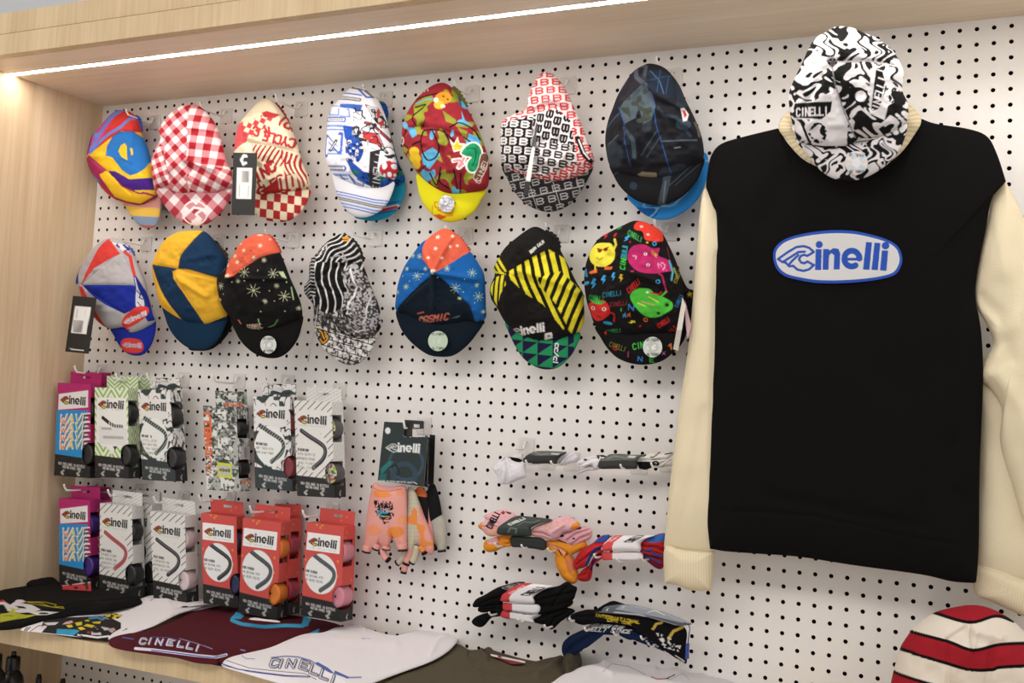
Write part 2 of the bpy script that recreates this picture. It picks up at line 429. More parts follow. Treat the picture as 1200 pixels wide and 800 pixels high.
struct(box('wall_upper', (-2, .03, ZT + .2), (4, .1, 3.0), GREY))
struct(box('ceiling', (-3, -6, 3.0), (5, .2, 3.05), GREY))
struct(box('floor', (-3, -6, -.05), (5, .2, 0), plain('pale_concrete_floor', '#e4dbd0', .6)))
wt = struct(box('worktop', (XL, YF, 1.0555), (2.6, -.0005, ZS), WOODF))
struct(box('lower_shelf', (XL, -.30, .765), (1.6, -.001, .79), WOODF))

led = thing('led_strip', (1.2, -.254, ZT), 'bright white strip light running along under the wooden soffit', 'light')
em, n_, l_, b_ = nmat('led_glow'); b_.inputs['Emission Color'].default_value = (1, .95, .88, 1); b_.inputs['Emission Strength'].default_value = 50
box('diffuser', (XL + .002, -.2600, ZT - .0012), (2.55, -.2485, ZT - .0002), em, led)
box('profile', (XL + .001, -.2625, ZT - .0008), (2.56, -.246, ZT - .0001), STEEL, led)

# ------------------------------------------------------------------ hooks
def hook(px, ln, label, group, tip=True, plate=True, r=.0018, rise=.012):
    w = WY([px], 0)[0]; o = thing('display_hook', (w[0], 0, w[2]), label, 'hook', group)
    if plate:
        hw, hh, rr = .0155, .0165, .003; pts = []
        for sx, sz, a0 in ((1, 1, 0), (-1, 1, 90), (-1, -1, 180), (1, -1, 270)):
            for a in (0, 30, 60, 90):
                t = math.radians(a0 + a); pts.append((w[0] + sx * (hw - rr) + rr * math.cos(t), w[2] + sz * (hh - rr) + rr * math.sin(t)))
        n = len(pts); V = [(x, -.0004, z) for x, z in pts] + [(x, -.003, z) for x, z in pts]
        V += [(w[0] + (x - w[0]) * .86, -.0036, w[2] + (z - w[2]) * .86) for x, z in pts]
        F = [tuple(range(n)), tuple(range(2 * n, 3 * n))[::-1]] + [(k, k + n, (k + 1) % n + n, (k + 1) % n) for k in range(n)] + [(k + n, k + 2 * n, (k + 1) % n + 2 * n, (k + 1) % n + n) for k in range(n)]
        mesh_obj('backplate', V, F, CLEAR, o, smooth=False)
    x, z = w[0], w[2] - .004
    P = [(x, -.003, z + .012), (x, -.008, z + .012), (x, -.012, z + .006), (x, -.016, z)] if plate else [(x, .0, z)]
    P += [(x, -ln * .5, z - .001), (x, -ln + .006, z), (x, -ln + .001, z + .002)]
    if tip: P += [(x, -ln - .004, z + rise * .6), (x, -ln - .006, z + rise)]
    V, F = tube_geo(smooth_open(P, 4), r, 8); mesh_obj('wire', V, F, WIRE, o)
    return o
#@@OBJECTS
BAMP = 1.55
def smo(P): return smooth_open(P, 5)
# ------------------------------------------------------------------ cycling caps
CAPG = 'cycling caps hanging on the pegboard'
def cap(px, at, label, group=CAPG):
    w = WY([px], -at)[0]; return thing('cycling_hat', w, label, 'cap', group)
STK = lambda x, y, r, name='ART PROGRAM': paint('#cfd2cc', ('e', x, y, r * .62, r * .62, '#b9bdb6'), text('ART PROGRAM', (x - r * .6, y - r * .88), (r * 1.2, 0), (0, r * .28), r * .06, '#6d6f6a'),
     text('ART PROGRAM', (x - r * .6, y + r * .62), (r * 1.2, 0), (0, r * .28), r * .06, '#6d6f6a'), text('cinelli', (x - r * .5, y - r * .2), (r, 0), (0, r * .4), r * .09, '#eef0ea'))
def sticker(tf, x, y, rx, ry, at, parent, pf, off=0):
    parent = next((o for o in parent.children if o.name.startswith('brim')), parent)
    P = [(x + rx * math.cos(a), y + ry * math.sin(a)) for a in np.linspace(0, 2 * math.pi, 24, endpoint=False)]
    return patch('round_sticker', P, tf, at, .0008, pf, SLICK, parent, na=48, nr=14, wr=0, back=1, off=off, k=2)
def band(parent, tf, pts, at, r, col, mat=None):
    """gathered elastic at the back of a cap"""
    parent = next((o for o in parent.children if o.name.startswith('crown')), parent)
    P = smooth_open(pts, 6); px = P / tf[2] + [tf[0], tf[1]]; W = WY(px, -at)
    R = r * (1 + .22 * np.sin(np.arange(len(W)) * 2.1)); V, F = tube_geo(W, R, 10)
    return mesh_obj('elastic_band', V, F, mat or plain('elastic_' + col[1:], col, .9, .2, .6, 900), parent)
def swingtag(tf, quad, at, parent, pf, nx=26, ny=60):
    t = panel('swing_tag', quad, tf, at, .0006, pf, CARD, parent, nx, ny, edge='#1d1d1d'); return t
def tagpaint(lines, bx, logo_xy=None, foot=None):
    L = [('p', bx, '#e8e6e4')]
    x0, y0 = bx[0]; x1, y1 = bx[2]
    L += lines
    if logo_xy:
        x, y, s = logo_xy; L += [('s', [(x + .5 * s, y - .6 * s), (x + .1 * s, y - .7 * s), (x - .3 * s, y), (x, y + .7 * s), (x + .4 * s, y + .5 * s)], s * .42, '#e9e9e9')]
    if foot: L += text('CYCLING', foot[0], foot[1], (0, 7), 1.6, '#d9d9d9')
    return paint('#262524', L)

# 1 multicolour geometric cap, seen from the side
tf = (90, 115, 5.); at = .052
c = cap((140, 190), at, 'multicoloured cap of yellow, blue, purple and magenta shapes, top row nearest the wood')
br = paint('#c98c8a', ('p', [(270, 632), (490, 645), (490, 700), (280, 690)], '#d9b04e'), ('p', [(270, 686), (490, 697), (490, 770), (270, 770)], '#7f93ad'), ('p', [(340, 742), (470, 745), (470, 775), (340, 775)], '#b8665f'))
patch('brim', [(272, 612), (300, 660), (330, 705), (372, 748), (420, 762), (462, 748), (483, 700), (491, 640), (492, 585), (470, 560), (380, 560), (290, 580)], tf, at, .010, br, FAB, c, 90, 40, p=2, wr=0, off=-.004, lean=.9, back_col='#8a8f9a')
Yl, Bl, Pu, Mg, Rd, Lb, Pk = '#e6b829', '#2b6fb5', '#46257f', '#a12f5c', '#cc3a32', '#5f86d6', '#c2508f'
pf = paint(Yl,
 ('p', [(235, 60), (60, 340), (110, 320), (205, 250), (280, 200), (380, 205), (380, 60)], Rd),
 ('p', [(240, 70), (100, 210), (60, 345), (150, 260), (270, 70)], Pk), ('s', [(275, 70), (215, 120), (150, 215), (95, 320)], 20, Lb), ('s', [(235, 75), (130, 170), (90, 240)], 12, Lb), ('s', [(100, 222), (150, 215)], 18, Lb), ('s', [(360, 118), (325, 125), (280, 175), (200, 222), (95, 325)], 17, Lb),
 ('p', [(85, 215), (112, 195), (100, 250), (75, 330), (60, 335)], Pu),
 ('p', [(200, 290), (225, 240), (265, 203), (345, 200), (400, 240), (425, 300), (437, 375), (415, 415), (375, 445), (335, 458), (290, 430), (260, 390), (235, 355), (195, 342)], Bl),
 ('p', [(268, 318), (282, 285), (305, 272), (316, 290), (318, 370), (285, 350)], Yl), ('p', [(335, 298), (350, 305), (353, 335), (343, 345)], Yl), ('s', [(195, 343), (250, 355), (300, 370), (345, 385)], 3, '#1d4f8c'),
 ('p', [(85, 335), (200, 430), (150, 450), (250, 605), (180, 560), (110, 470), (55, 365)], Mg),
 ('p', [(205, 430), (250, 433), (330, 480), (450, 468), (462, 540), (400, 540), (340, 548), (280, 520), (240, 480)], Pu),
 ('s', [(240, 478), (290, 520), (380, 560), (430, 558)], 9, Mg), ('s', [(360, 545), (420, 545), (470, 575)], 8, Yl),
 ('p', [(150, 458), (190, 430), (240, 470), (300, 545), (370, 575), (440, 570), (385, 618), (290, 605), (230, 580)], Yl),
 ('s', [(140, 450), (230, 585), (300, 610), (380, 625), (470, 575), (400, 555)], 11, Mg), ('p', [(150, 500), (245, 600), (290, 615), (200, 590)], Rd), ('p', [(100, 440), (140, 480), (150, 505), (110, 470)], Lb))
patch('crown', [(262, 70), (300, 76), (350, 108), (372, 160), (385, 220), (415, 290), (437, 375), (455, 470), (470, 575), (380, 626), (270, 612), (180, 560), (110, 470), (62, 370), (70, 290), (95, 215), (140, 160), (190, 105), (232, 72)], tf, at, .046, pf, FAB, c, 280, 80, (260, 340), bumps=[([(75, 335), (200, 435), (330, 560)], 8, -.002), ([(95, 325), (280, 205), (380, 205)], 8, -.003), ([(60, 345), (200, 350)], 20, .003), ([(345, 190), (340, 380)], 14, .003)])
band(c, tf, [(345, 110), (362, 125), (372, 160), (372, 200)], at, .005, '#3a5fae')
hook((182.5, 143.5), .085, 'clear plated hook carrying the multicoloured cap', 'pegboard hooks')

# 2 red gingham
tf = (170, 115, 5.); at = .08
c = cap((225, 190), at, 'red and white gingham cap in the top row with a ring emblem on its brim')
def ging(a1, a2, s):
    def f(x, y, k):
        u = x * math.cos(a1) + y * math.sin(a1); v = x * math.cos(a2) + y * math.sin(a2)
        m = ((u / s) % 1 < .5).astype(int) + ((v / s) % 1 < .5); return m == k
    return f
def gl(a1, a2, s, R='#a5222e', M='#d48a90'):
    g = ging(a1, a2, s); return [('f', lambda x, y: g(x, y, 2), R), ('f', lambda x, y: g(x, y, 1), M)]
R_ = math.radians
pf = paint('#eee6e6', ('clip', lambda x, y: x < 268, gl(R_(48), R_(-42), 68)), ('clip', lambda x, y: (x >= 268) & (y < 375 + (x - 268) * .2), gl(R_(8), R_(95), 80)), ('clip', lambda x, y: (x >= 268) & (y >= 375 + (x - 268) * .2), gl(R_(30), R_(-60), 72)),
  ('clip', [(30, 300), (120, 280), (160, 430), (150, 560), (60, 540)], [('f', lambda x, y: x > 0, '#eee6e6')] + gl(R_(70), R_(-20), 56)))
bp = paint('#eee6e6', gl(R_(42), R_(-45), 92, '#a83340', '#cf8b92'), [('s', [(295 + 72 * math.cos(a), 672 + 68 * math.sin(a)) for a in np.linspace(0, 6.29, 40)], 9, '#f3e4e4'), ('s', [(225, 700), (290, 640), (340, 650), (300, 680), (330, 710), (280, 720)], 14, '#f3e4e4')])
patch('brim', [(62, 520), (90, 590), (130, 650), (185, 705), (260, 742), (330, 746), (400, 715), (455, 660), (495, 590), (508, 520), (400, 500), (170, 500)], tf, at, .016, bp, FAB, c, 200, 60, p=2, wr=0, off=.004, lean=.9)
patch('crown', [(262, 38), (215, 45), (160, 80), (115, 130), (82, 190), (95, 240), (60, 310), (38, 380), (45, 450), (62, 520), (130, 530), (210, 560), (300, 555), (400, 560), (480, 535), (512, 520), (508, 440), (480, 380), (460, 300), (430, 190), (385, 110), (330, 55), (295, 40)], tf, at, .05, pf, FAB, c, 300, 80, (270, 330), off=.006,
  bumps=[([(268, 60), (268, 300), (290, 420)], 10, -.004), ([(268, 370), (420, 420)], 16, .004), ([(290, 420), (330, 520)], 20, -.004), ([(130, 240), (115, 400), (190, 500)], 12, -.005), ([(90, 520), (250, 560), (420, 560)], 16, .004), ([(270, 185), (430, 185)], 14, .003)], wr=.002)
hook((266, 136), .08, 'clear plated hook carrying the red gingham cap', 'pegboard hooks')
panel('swing_tag', [(102, 600), (150, 606), (146, 676), (98, 670)], tf, .05, .0006, paint('#1d1c1c', ('s', [(104, 662), (140, 666)], 4, '#8f8f8f')), CARD, c, 8, 10)
# 3 cream lettered cap
tf = (265, 110, 5.); at = .066
c = cap((325, 185), at, 'cream cap with red block lettering and a chequered brim, black swing tag hanging in front')
RR = '#a82a2e'; CR = '#e2d6b8'
bp = paint(CR, ('f', lambda x, y: ((np.floor((x - 125 + (y - 560) * .05) / 40.) + np.floor((y - 570 - (x - 200) * .14) / 50.)) % 2) == 0, RR))
patch('brim', [(150, 560), (160, 640), (175, 700), (220, 735), (300, 750), (370, 742), (430, 700), (470, 640), (492, 560), (380, 540), (240, 550)], tf, at, .013, bp, FAB, c, 200, 60, p=2, wr=0, off=0, lean=.9)
chk = ('f', lambda x, y: ((np.floor((x * .9 + y * .45) / 30) + np.floor((y * .9 - x * .45) / 30)) % 2) == 0, '#c8434a')
pf = paint(CR, ('clip', [(75, 180), (110, 165), (120, 225), (160, 240), (130, 290), (50, 340), (48, 300)], [('f', lambda x, y: x > 0, '#d4575c')]), ('clip', [(95, 190), (240, 130), (330, 120), (260, 190), (190, 260), (120, 260)], [chk]), ('p', [(225, 120), (250, 108), (330, 130), (300, 150), (240, 145)], '#b8363c'),
  text('R C', (275, 258), (-90, -5), (-6, -52), 14, '#c23d42'), text('CYCLE', (405, 320), (-170, -42), (10, -48), 13, '#b8323a'), text('ORI', (410, 225), (-95, -42), (30, -70), 13, '#b8323a'),
  ('clip', [(165, 300), (300, 315), (430, 400), (300, 440), (180, 370)], [('f', lambda x, y: ((x * .85 + y * .5) % 26) < 12, RR)]), ('clip', [(330, 330), (450, 370), (488, 530), (440, 560), (360, 480)], [('f', lambda x, y: ((x * .94 + y * -.2 + 12 * np.sin(y / 30)) % 24) < 12, RR)]),
  text('INC', (175, 470), (115, -75), (22, 52), 17, RR), text('CLES', (195, 560), (145, -85), (14, 40), 13, RR), text('CI', (160, 560), (50, -50), (15, 30), 12, RR),
  ('p', [(205, 575), (320, 500), (395, 470), (420, 540), (300, 585)], RR), ('f', lambda x, y: (y > 490 - (x - 330) * .2) & (x > 320) & (x < 430) & (y < 560) & ((x % 34) < 20), CR), ('clip', [(180, 580), (480, 545), (490, 600), (200, 620)], [('f', lambda x, y: ((x + y * .3) % 58) < 30, RR)]))
patch('crown', [(235, 32), (190, 50), (140, 100), (95, 150), (72, 190), (52, 290), (50, 400), (100, 500), (160, 560), (200, 590), (330, 578), (440, 560), (492, 540), (480, 480), (450, 410), (430, 340), (400, 240), (350, 140), (300, 70), (270, 40)], tf, at, .045, pf, FAB, c, 300, 80, (270, 340), off=.004,
  bumps=[([(130, 290), (300, 320), (430, 350)], 14, -.004), ([(300, 70), (340, 170), (410, 300)], 14, .005), ([(150, 290), (200, 430)], 16, -.004), ([(190, 580), (350, 570)], 12, .003)], wr=.002)
band(c, tf, [(285, 60), (310, 85), (335, 120), (365, 180)], at, .0045, '#8a2a2c')
sw = thing('price_tag', WY([(290, 215)], -.15)[0], 'black price tag with white barcode label hanging beside the cream lettered cap', 'tag')
swingtag(tf, [(42, 344), (182, 346), (166, 710), (32, 708)], .135, sw, tagpaint([('p', [(92, 450), (136, 450), (134, 520), (90, 520)], '#b9b5b2')] + [('s', [(94 + 5 * i, 452), (92 + 5 * i, 518)], 2, '#8a8683') for i in range(8)] + [('s', [(80, 530), (76, 600)], 4, '#b4b0ad'), ('s', [(132, 540), (128, 605)], 4, '#b4b0ad')], [(62, 434), (152, 434), (146, 614), (58, 612)], (100, 386, 36)))
hook((354, 128), .085, 'clear plated hook carrying the cream lettered cap', 'pegboard hooks')

# 4 white blue cap with turquoise cap behind
tf = (375, 95, 4.706)
at = .03
c = cap((440, 190), at, 'turquoise brimmed cap mostly hidden behind the white and blue striped cap')
bp = paint('#1f8fb0', ('s', [(300, 690), (440, 665)], 7, '#274a9c'), ('s', [(300, 712), (435, 688)], 16, '#d5d5d8'), ('s', [(330, 716), (425, 694)], 15, '#b23338'), ('s', [(300, 735), (420, 712)], 7, '#274a9c'))
patch('brim', [(190, 735), (240, 765), (300, 770), (370, 755), (425, 710), (460, 640), (470, 555), (420, 530), (300, 600)], tf, at, .008, bp, FAB, c, 90, 40, p=2, wr=0)
pf = paint('#20509c', ('f', lambda x, y: noise(x, y, 36, 4) > .55, '#2f7d4c'), ('f', lambda x, y: noise(x, y, 24, 7) > .72, '#1c9ab4'), ('f', lambda x, y: np.abs(noise(x, y, 30, 9) - .5) < .05, '#14203c'))
patch('crown', [(330, 110), (365, 130), (378, 180), (375, 240), (400, 330), (430, 440), (470, 545), (430, 600), (300, 600), (200, 500), (200, 250), (270, 130)], tf, at, .014, pf, FAB, c, 160, 50)
at = .07
c = cap((425, 185), at, 'white cap with blue striped lettering and small black and red drawings, in the top row')
BL, LBL = '#4a6cc0', '#7d97d6'
bp = paint('#dadae0', *[('s', [(80, y0), (200, y0 + 26), (300, y0 + 50), (420, y0 + 62)], w, col) for y0, w, col in ((605, 6, BL), (620, 9, LBL), (640, 17, '#5c5a58'), (640, 8, '#a9a7a4'), (664, 9, LBL), (680, 6, BL))])
patch('brim', [(75, 500), (85, 590), (115, 670), (170, 735), (230, 752), (290, 740), (345, 705), (385, 650), (412, 560), (360, 560), (220, 560)], tf, at, .014, bp, FAB, c, 200, 60, p=2, wr=0, off=.0)
pf = paint('#e4e4ec',
 ('clip', [(20, 130), (185, 150), (150, 260), (140, 420), (170, 560), (40, 500)], [('f', lambda x, y: (((y + x * -.05) % 132) < 8) | ((((y + x * -.05) + 22) % 132) < 12), LBL)]),
 *[('s', [(55, y), (145, y + 4)], 30, BL) for y in (215, 480)], *[('s', [(60, y), (140, y + 4)], 20, '#efeff4') for y in (215, 480)], *[('s', [(60, y), (140, y + 4)], 5, '#5f5f62') for y in (208, 218, 474, 486)],
 ('s', [(60, 165), (60, 190), (115, 195), (115, 160)], 9, LBL), ('s', [(125, 200), (180, 205), (175, 165), (160, 165)], 9, LBL), ('s', [(40, 410), (45, 310), (125, 395), (130, 300)], 26, BL), ('s', [(45, 400), (52, 320), (120, 385), (125, 310)], 14, '#e4e4ec'), ('s', [(70, 385), (105, 335)], 16, '#4c4c50'), ('s', [(72, 380), (103, 340)], 6, '#d6d6da'),
 ('s', [(95, 80), (130, 92), (230, 105)], 8, BL), ('s', [(115, 95), (230, 112)], 20, '#58585c'), ('s', [(118, 95), (228, 111)], 12, '#b9b9be'), ('s', [(140, 70), (240, 85)], 7, BL), ('s', [(215, 45), (265, 95), (290, 95)], 10, BL), ('s', [(180, 40), (250, 55), (300, 95)], 9, '#6e6e74'), ('s', [(250, 45), (300, 75), (330, 110)], 9, BL),
 ('p', [(120, 130), (250, 140), (235, 175), (185, 160), (120, 150)], '#3f66bd'),
 ('e', 180, 300, 30, 38, '#2b56b4'), ('s', [(155, 290), (150, 260), (190, 265), (215, 310), (190, 350)], 16, '#244ca8'), ('e', 195, 370, 36, 46, '#2b50a8'), ('f', lambda x, y: (((x - 200) / 45) ** 2 + ((y - 380) / 70) ** 2 < 1) & (noise(x, y, 14, 3) > .55), '#d9dbe4'), ('s', [(165, 330), (180, 400), (230, 440)], 5, '#141c34'),
 ('s', [(205, 280), (200, 265), (220, 262), (235, 300), (215, 320), (255, 330), (330, 350), (380, 400)], 15, '#3b3a3b'), ('s', [(208, 280), (222, 272), (235, 305), (262, 322), (340, 350), (370, 390)], 7, '#b9b9bd'), ('p', [(250, 285), (330, 300), (360, 370), (300, 345), (255, 320)], '#b83a3d'), ('s', [(252, 285), (335, 300), (365, 372)], 5, '#2b2a2a'),
 ('s', [(265, 238), (300, 245), (330, 270), (395, 335)], 17, '#3b3a3b'), ('s', [(268, 238), (300, 246), (332, 274), (390, 332)], 8, '#a63a3c'), ('s', [(205, 155), (215, 175), (245, 170), (250, 200), (265, 215)], 8, '#2b2a2a'),
 ('clip', [(258, 135), (330, 150), (385, 260), (350, 268), (300, 210)], [('f', lambda x, y: x > 0, '#bcbcc0'), ('f', lambda x, y: np.abs(noise(x, y, 17, 5) - .5) < .12, '#232323'), ('f', lambda x, y: noise(x, y, 22, 11) > .75, '#a8383c')]),
 ('clip', [(155, 430), (200, 455), (250, 500), (420, 545), (395, 610), (330, 600), (240, 560), (190, 510)], [('f', lambda x, y: x > 0, '#264f9e'), ('f', lambda x, y: noise(x, y, 30, 2) > .6, '#2d7350'), ('f', lambda x, y: np.abs(noise(x, y, 26, 8) - .5) < .05, '#101828')]),
 ('p', [(290, 395), (345, 380), (330, 480), (340, 590), (300, 605), (278, 570), (285, 480)], '#2e2d2e'), text('EINELLI', (296, 598), (26, -200), (34, 8), 5, '#cfcfd2'), 
 ('clip', lambda x, y: ((x - 395) / 55) ** 2 + ((y - 490) / 48) ** 2 < 1, [('f', lambda x, y: np.abs(noise(x, y, 26, 21) - .5) < .16, '#ae2f36')]),
 ('clip', [(200, 180), (260, 170), (330, 250), (400, 340), (430, 430), (400, 440), (340, 400), (250, 350), (190, 300)], [('f', lambda x, y: np.abs(noise(x + y * .5, y - x * .3, 34, 55) - .5) < .045, '#2c2b2c'), ('f', lambda x, y: noise(x, y, 20, 66) > .84, '#a9a9ae')]),
 ('clip', lambda x, y: ((x - 205) / 50) ** 2 + ((y - 380) / 76) ** 2 < 1, [('f', lambda x, y: noise(x, y, 17, 33) > .5, '#2a52ac'), ('f', lambda x, y: np.abs(noise(x, y, 15, 35) - .5) < .07, '#10182e')]),
 ('s', [(120, 520), (150, 560)], 8, BL), ('s', [(170, 520), (200, 570), (240, 585), (250, 560), (215, 540)], 9, BL), ('s', [(180, 530), (205, 560), (235, 572)], 5, '#4c4c50'))
patch('crown', [(190, 35), (160, 45), (120, 85), (90, 120), (62, 150), (42, 210), (38, 300), (30, 400), (45, 470), (80, 520), (120, 545), (170, 570), (250, 592), (330, 600), (395, 565), (428, 500), (420, 430), (395, 330), (375, 240), (350, 165), (320, 105), (270, 60), (230, 38)], tf, at, .042, pf, FAB, c, 320, 90, (230, 320),
  bumps=[([(150, 160), (140, 300), (160, 440), (200, 560)], 12, -.005), ([(100, 120), (170, 145), (300, 190)], 14, -.003), ([(210, 180), (330, 240), (400, 330)], 16, .004), ([(280, 80), (340, 180)], 12, .004)], wr=.002)
hook((452.5, 117), .08, 'clear plated hook behind the white and blue cap', 'pegboard hooks')

# 5 maroon cap yellow brim
tf = (465, 90, 4.571); at = .07
c = cap((525, 180), at, 'maroon doodle-printed cap with bright yellow brim and a round silver sticker')
bp = paint('#dcd41f', ('s', [(205, 672), (318, 676), (290, 705), (210, 700), (205, 672)], 5, '#c8701e'), ('p', [(200, 740), (230, 735), (270, 752), (235, 765)], '#cf4a1e'), ('s', [(225, 712), (290, 735)], 12, '#d98a1e'), ('s', [(195, 690), (190, 745), (300, 745), (305, 700)], 4, '#cf6a1e'))
patch('brim', [(110, 520), (112, 590), (128, 650), (160, 705), (215, 758), (280, 778), (350, 765), (410, 725), (450, 665), (475, 605), (380, 600), (200, 560)], tf, at, .018, bp, FAB, c, 200, 60, p=2, wr=0, lean=.85)
OL, SK = '#8a8f32', '#5aa9cf'
pf = paint('#8d2730',
 ('f', lambda x, y: (noise(x + 14 * np.sin(y / 21), y, 44, 31) > .74), OL), ('f', lambda x, y: (noise(x, y + 10 * np.sin(x / 17), 52, 77) > .77), SK),
 ('p', [(150, 420), (210, 385), (250, 420), (190, 500), (155, 470)], SK), ('p', [(240, 400), (300, 440), (340, 520), (280, 520)], '#8d2730'), ('p', [(60, 275), (110, 280), (128, 320), (100, 335)], SK), ('p', [(355, 190), (375, 240), (410, 265), (365, 260)], SK), ('p', [(395, 310), (450, 330), (455, 380), (380, 370)], SK), ('p', [(260, 190), (330, 240), (330, 265), (280, 250)], OL), ('p', [(340, 280), (390, 300), (380, 350)], OL),
 *[('s', smo(s), 8, '#1d1413') for s in ([(110, 170), (170, 160), (100, 220), (120, 270)], [(205, 290), (260, 300), (320, 350), (350, 400)], [(205, 290), (240, 370), (230, 430), (180, 450), (150, 380), (160, 300), (205, 290)], [(300, 280), (350, 255), (420, 290), (450, 340)], [(250, 490), (240, 560), (290, 600)], [(320, 500), (330, 600)], [(355, 520), (345, 620)], [(190, 520), (220, 580), (250, 520)], [(130, 510), (170, 480)], [(100, 130), (130, 120), (240, 95)], [(100, 370), (150, 350)], [(270, 300), (310, 370)], [(60, 290), (40, 350), (70, 385)], [(370, 330), (470, 400)])],
 ('s', [(140, 200), (200, 140), (240, 130)], 10, OL), ('s', [(110, 150), (170, 130), (230, 125)], 6, SK), ('s', [(125, 75), (133, 97)], 4, '#ddd'), ('s', [(148, 65), (156, 85)], 4, '#ddd'), ('s', [(165, 62), (175, 82)], 4, '#ddd'),
 ('e', 262, 122, 42, 34, '#e0912a'), ('e', 240, 160, 26, 22, '#e8b23a'), ('e', 225, 135, 12, 14, '#e6dcd0'), ('e', 262, 168, 12, 8, '#e6dcd0'), ('e', 262, 115, 7, 5, '#4a2a18'), ('e', 285, 130, 7, 5, '#4a2a18'),
 ('p', [(300, 60), (340, 110), (360, 170), (335, 140), (300, 95)], OL), ('s', [(300, 50), (335, 100), (350, 160)], 10, '#2d5b7e'),
 ('e', 108, 405, 30, 24, '#d8b52c'), ('e', 112, 440, 34, 28, '#dcb92e'), ('e', 115, 472, 26, 24, '#d4ae28'),
 ('p', [(298, 340), (320, 365), (340, 328), (350, 362), (380, 365), (360, 400), (320, 410)], '#e8e0d6'), ('p', [(306, 352), (322, 376), (340, 345), (348, 372), (370, 374), (356, 394), (322, 402)], '#dcc038'),
 ('s', [(318, 455), (350, 450), (372, 470), (345, 490), (375, 440)], 24, '#ece2dc'), ('s', [(322, 456), (350, 452), (368, 470), (348, 486), (372, 442)], 13, '#cf8490'),
 ('p', smooth_closed([(352, 412), (378, 372), (415, 352), (450, 365), (468, 410), (462, 470), (440, 512), (405, 520), (382, 495), (386, 455), (400, 440), (375, 436)], 5), '#e6e6dc'), ('p', smooth_closed([(360, 414), (384, 380), (415, 360), (444, 372), (460, 412), (454, 468), (434, 504), (408, 511), (391, 490), (395, 458), (412, 436), (380, 428)], 5), '#1f8a5c'), ('s', smo([(400, 385), (428, 395), (432, 440), (416, 478)]), 5, '#10402c'), ('s', smo([(430, 380), (446, 430), (436, 480)]), 4, '#17694a'), ('e', 392, 392, 5, 4, '#0d2c20'),
 ('s', [(475, 430), (465, 490), (440, 540)], 44, '#d8cfc4'), ('s', [(475, 430), (465, 490), (440, 540)], 36, '#6b4a3c'), text('CINEL', (430, 565), (45, -130), (22, 8), 4, '#d8c8b8'),
 ('e', 35, 345, 14, 22, '#d6cfc8'), ('e', 35, 345, 8, 14, '#7a4a40'))
patch('crown', [(240, 32), (195, 45), (150, 75), (105, 120), (70, 170), (42, 225), (28, 290), (28, 350), (35, 400), (65, 445), (95, 490), (125, 530), (180, 580), (250, 620), (320, 632), (400, 622), (478, 600), (495, 540), (492, 440), (470, 370), (440, 290), (400, 210), (360, 140), (310, 75), (275, 42)], tf, at, .048, pf, FAB, c, 320, 90, (250, 350), off=.006,
  bumps=[([(155, 270), (300, 310), (450, 350)], 14, -.003), ([(155, 270), (250, 400), (330, 600)], 14, -.004), ([(155, 270), (60, 300)], 14, -.004), ([(280, 60), (340, 150), (400, 220)], 16, .005), ([(110, 350), (200, 370)], 16, .003)], wr=.002)
band(c, tf, [(300, 62), (325, 85), (350, 120), (370, 160)], at + .005, .005, '#5c5a2c')
sticker(tf, 266, 680, 42, 46, at, c, paint('#c4c4c8', ('f', lambda x, y: np.abs(noise(x, y, 16, 5) - .5) < .12, '#8e8e98'), ('f', lambda x, y: noise(x, y, 20, 15) > .7, '#f2f2f4')), off=.021)
hook((553.6, 110.8), .07, 'clear plated hook behind the maroon cap', 'pegboard hooks')

# 6 black white red monogram cap
tf = (580, 80, 4.571); at = .07
c = cap((640, 170), at, 'cap covered in repeated rounded monograms, red and white at the top, black and white below')
Bst, _ = strokes('B'); B2 = [s * 6.4 + [5, 5] for s in Bst]
U_ = [np.array([(7, 5), (7, 35)], float), np.array([(7, 5), (36, 5), (44, 12), (36, 19), (14, 19)], float), np.array([(14, 20), (36, 20), (44, 27), (36, 35), (7, 35)], float)]
tileR = [('tile', U_, -4, 62, 44, 7, '#c23a40')]
pf = paint('#e4dede', ('tile', U_, 8, 60, 44, 9, '#1e1c1c'), ('clip', lambda x, y: (y > 250) & (x < 215) & (y < 540), [('f', lambda x, y: x > 0, '#161515'), ('tile', U_, 4, 58, 46, 8, '#e2dcdc')]),
  ('clip', lambda x, y: (x > 215) & (y < 400 + (x - 240) * .1) & (x < 440), [('f', lambda x, y: x > 0, '#e4dede'), ('tile', U_, 100, 58, 46, 11, '#1a1818')]),
  ('clip', lambda x, y: (y < 268 - (x - 175) * .25) | (y < 195 + (x - 300) * .8) | (x > 420 + (y - 330) * .18), [('f', lambda x, y: x > 0, '#e8e0e0'), ('tile', U_, -6, 60, 46, 9, '#c8393f')]),
  ('clip', lambda x, y: y > 530 + (x - 60) * .25 - np.maximum(0, x - 260) * .62, [('f', lambda x, y: x > 0, '#e8e0e0'), ('tile', U_, 14, 56, 40, 9, '#c03036')]),
  ('s', [(450, 380), (480, 460), (515, 500)], 26, '#141414'), ('s', [(455, 388), (482, 455), (510, 488)], 8, '#e4dede'))
bp = paint('#262425', ('tile', U_, -12, 66, 52, 5, '#a9a5a4'), ('f', lambda x, y: ((y + x * .21) % 104) < 4, '#bdb9b8'), ('f', lambda x, y: ((x - y * .3) % 130) < 3, '#bdb9b8'))
patch('brim', [(45, 520), (70, 600), (110, 670), (165, 725), (240, 762), (320, 768), (400, 730), (460, 660), (500, 590), (522, 520), (400, 520), (200, 520)], tf, at, .020, bp, FAB, c, 240, 70, p=2, wr=0, lean=.85)
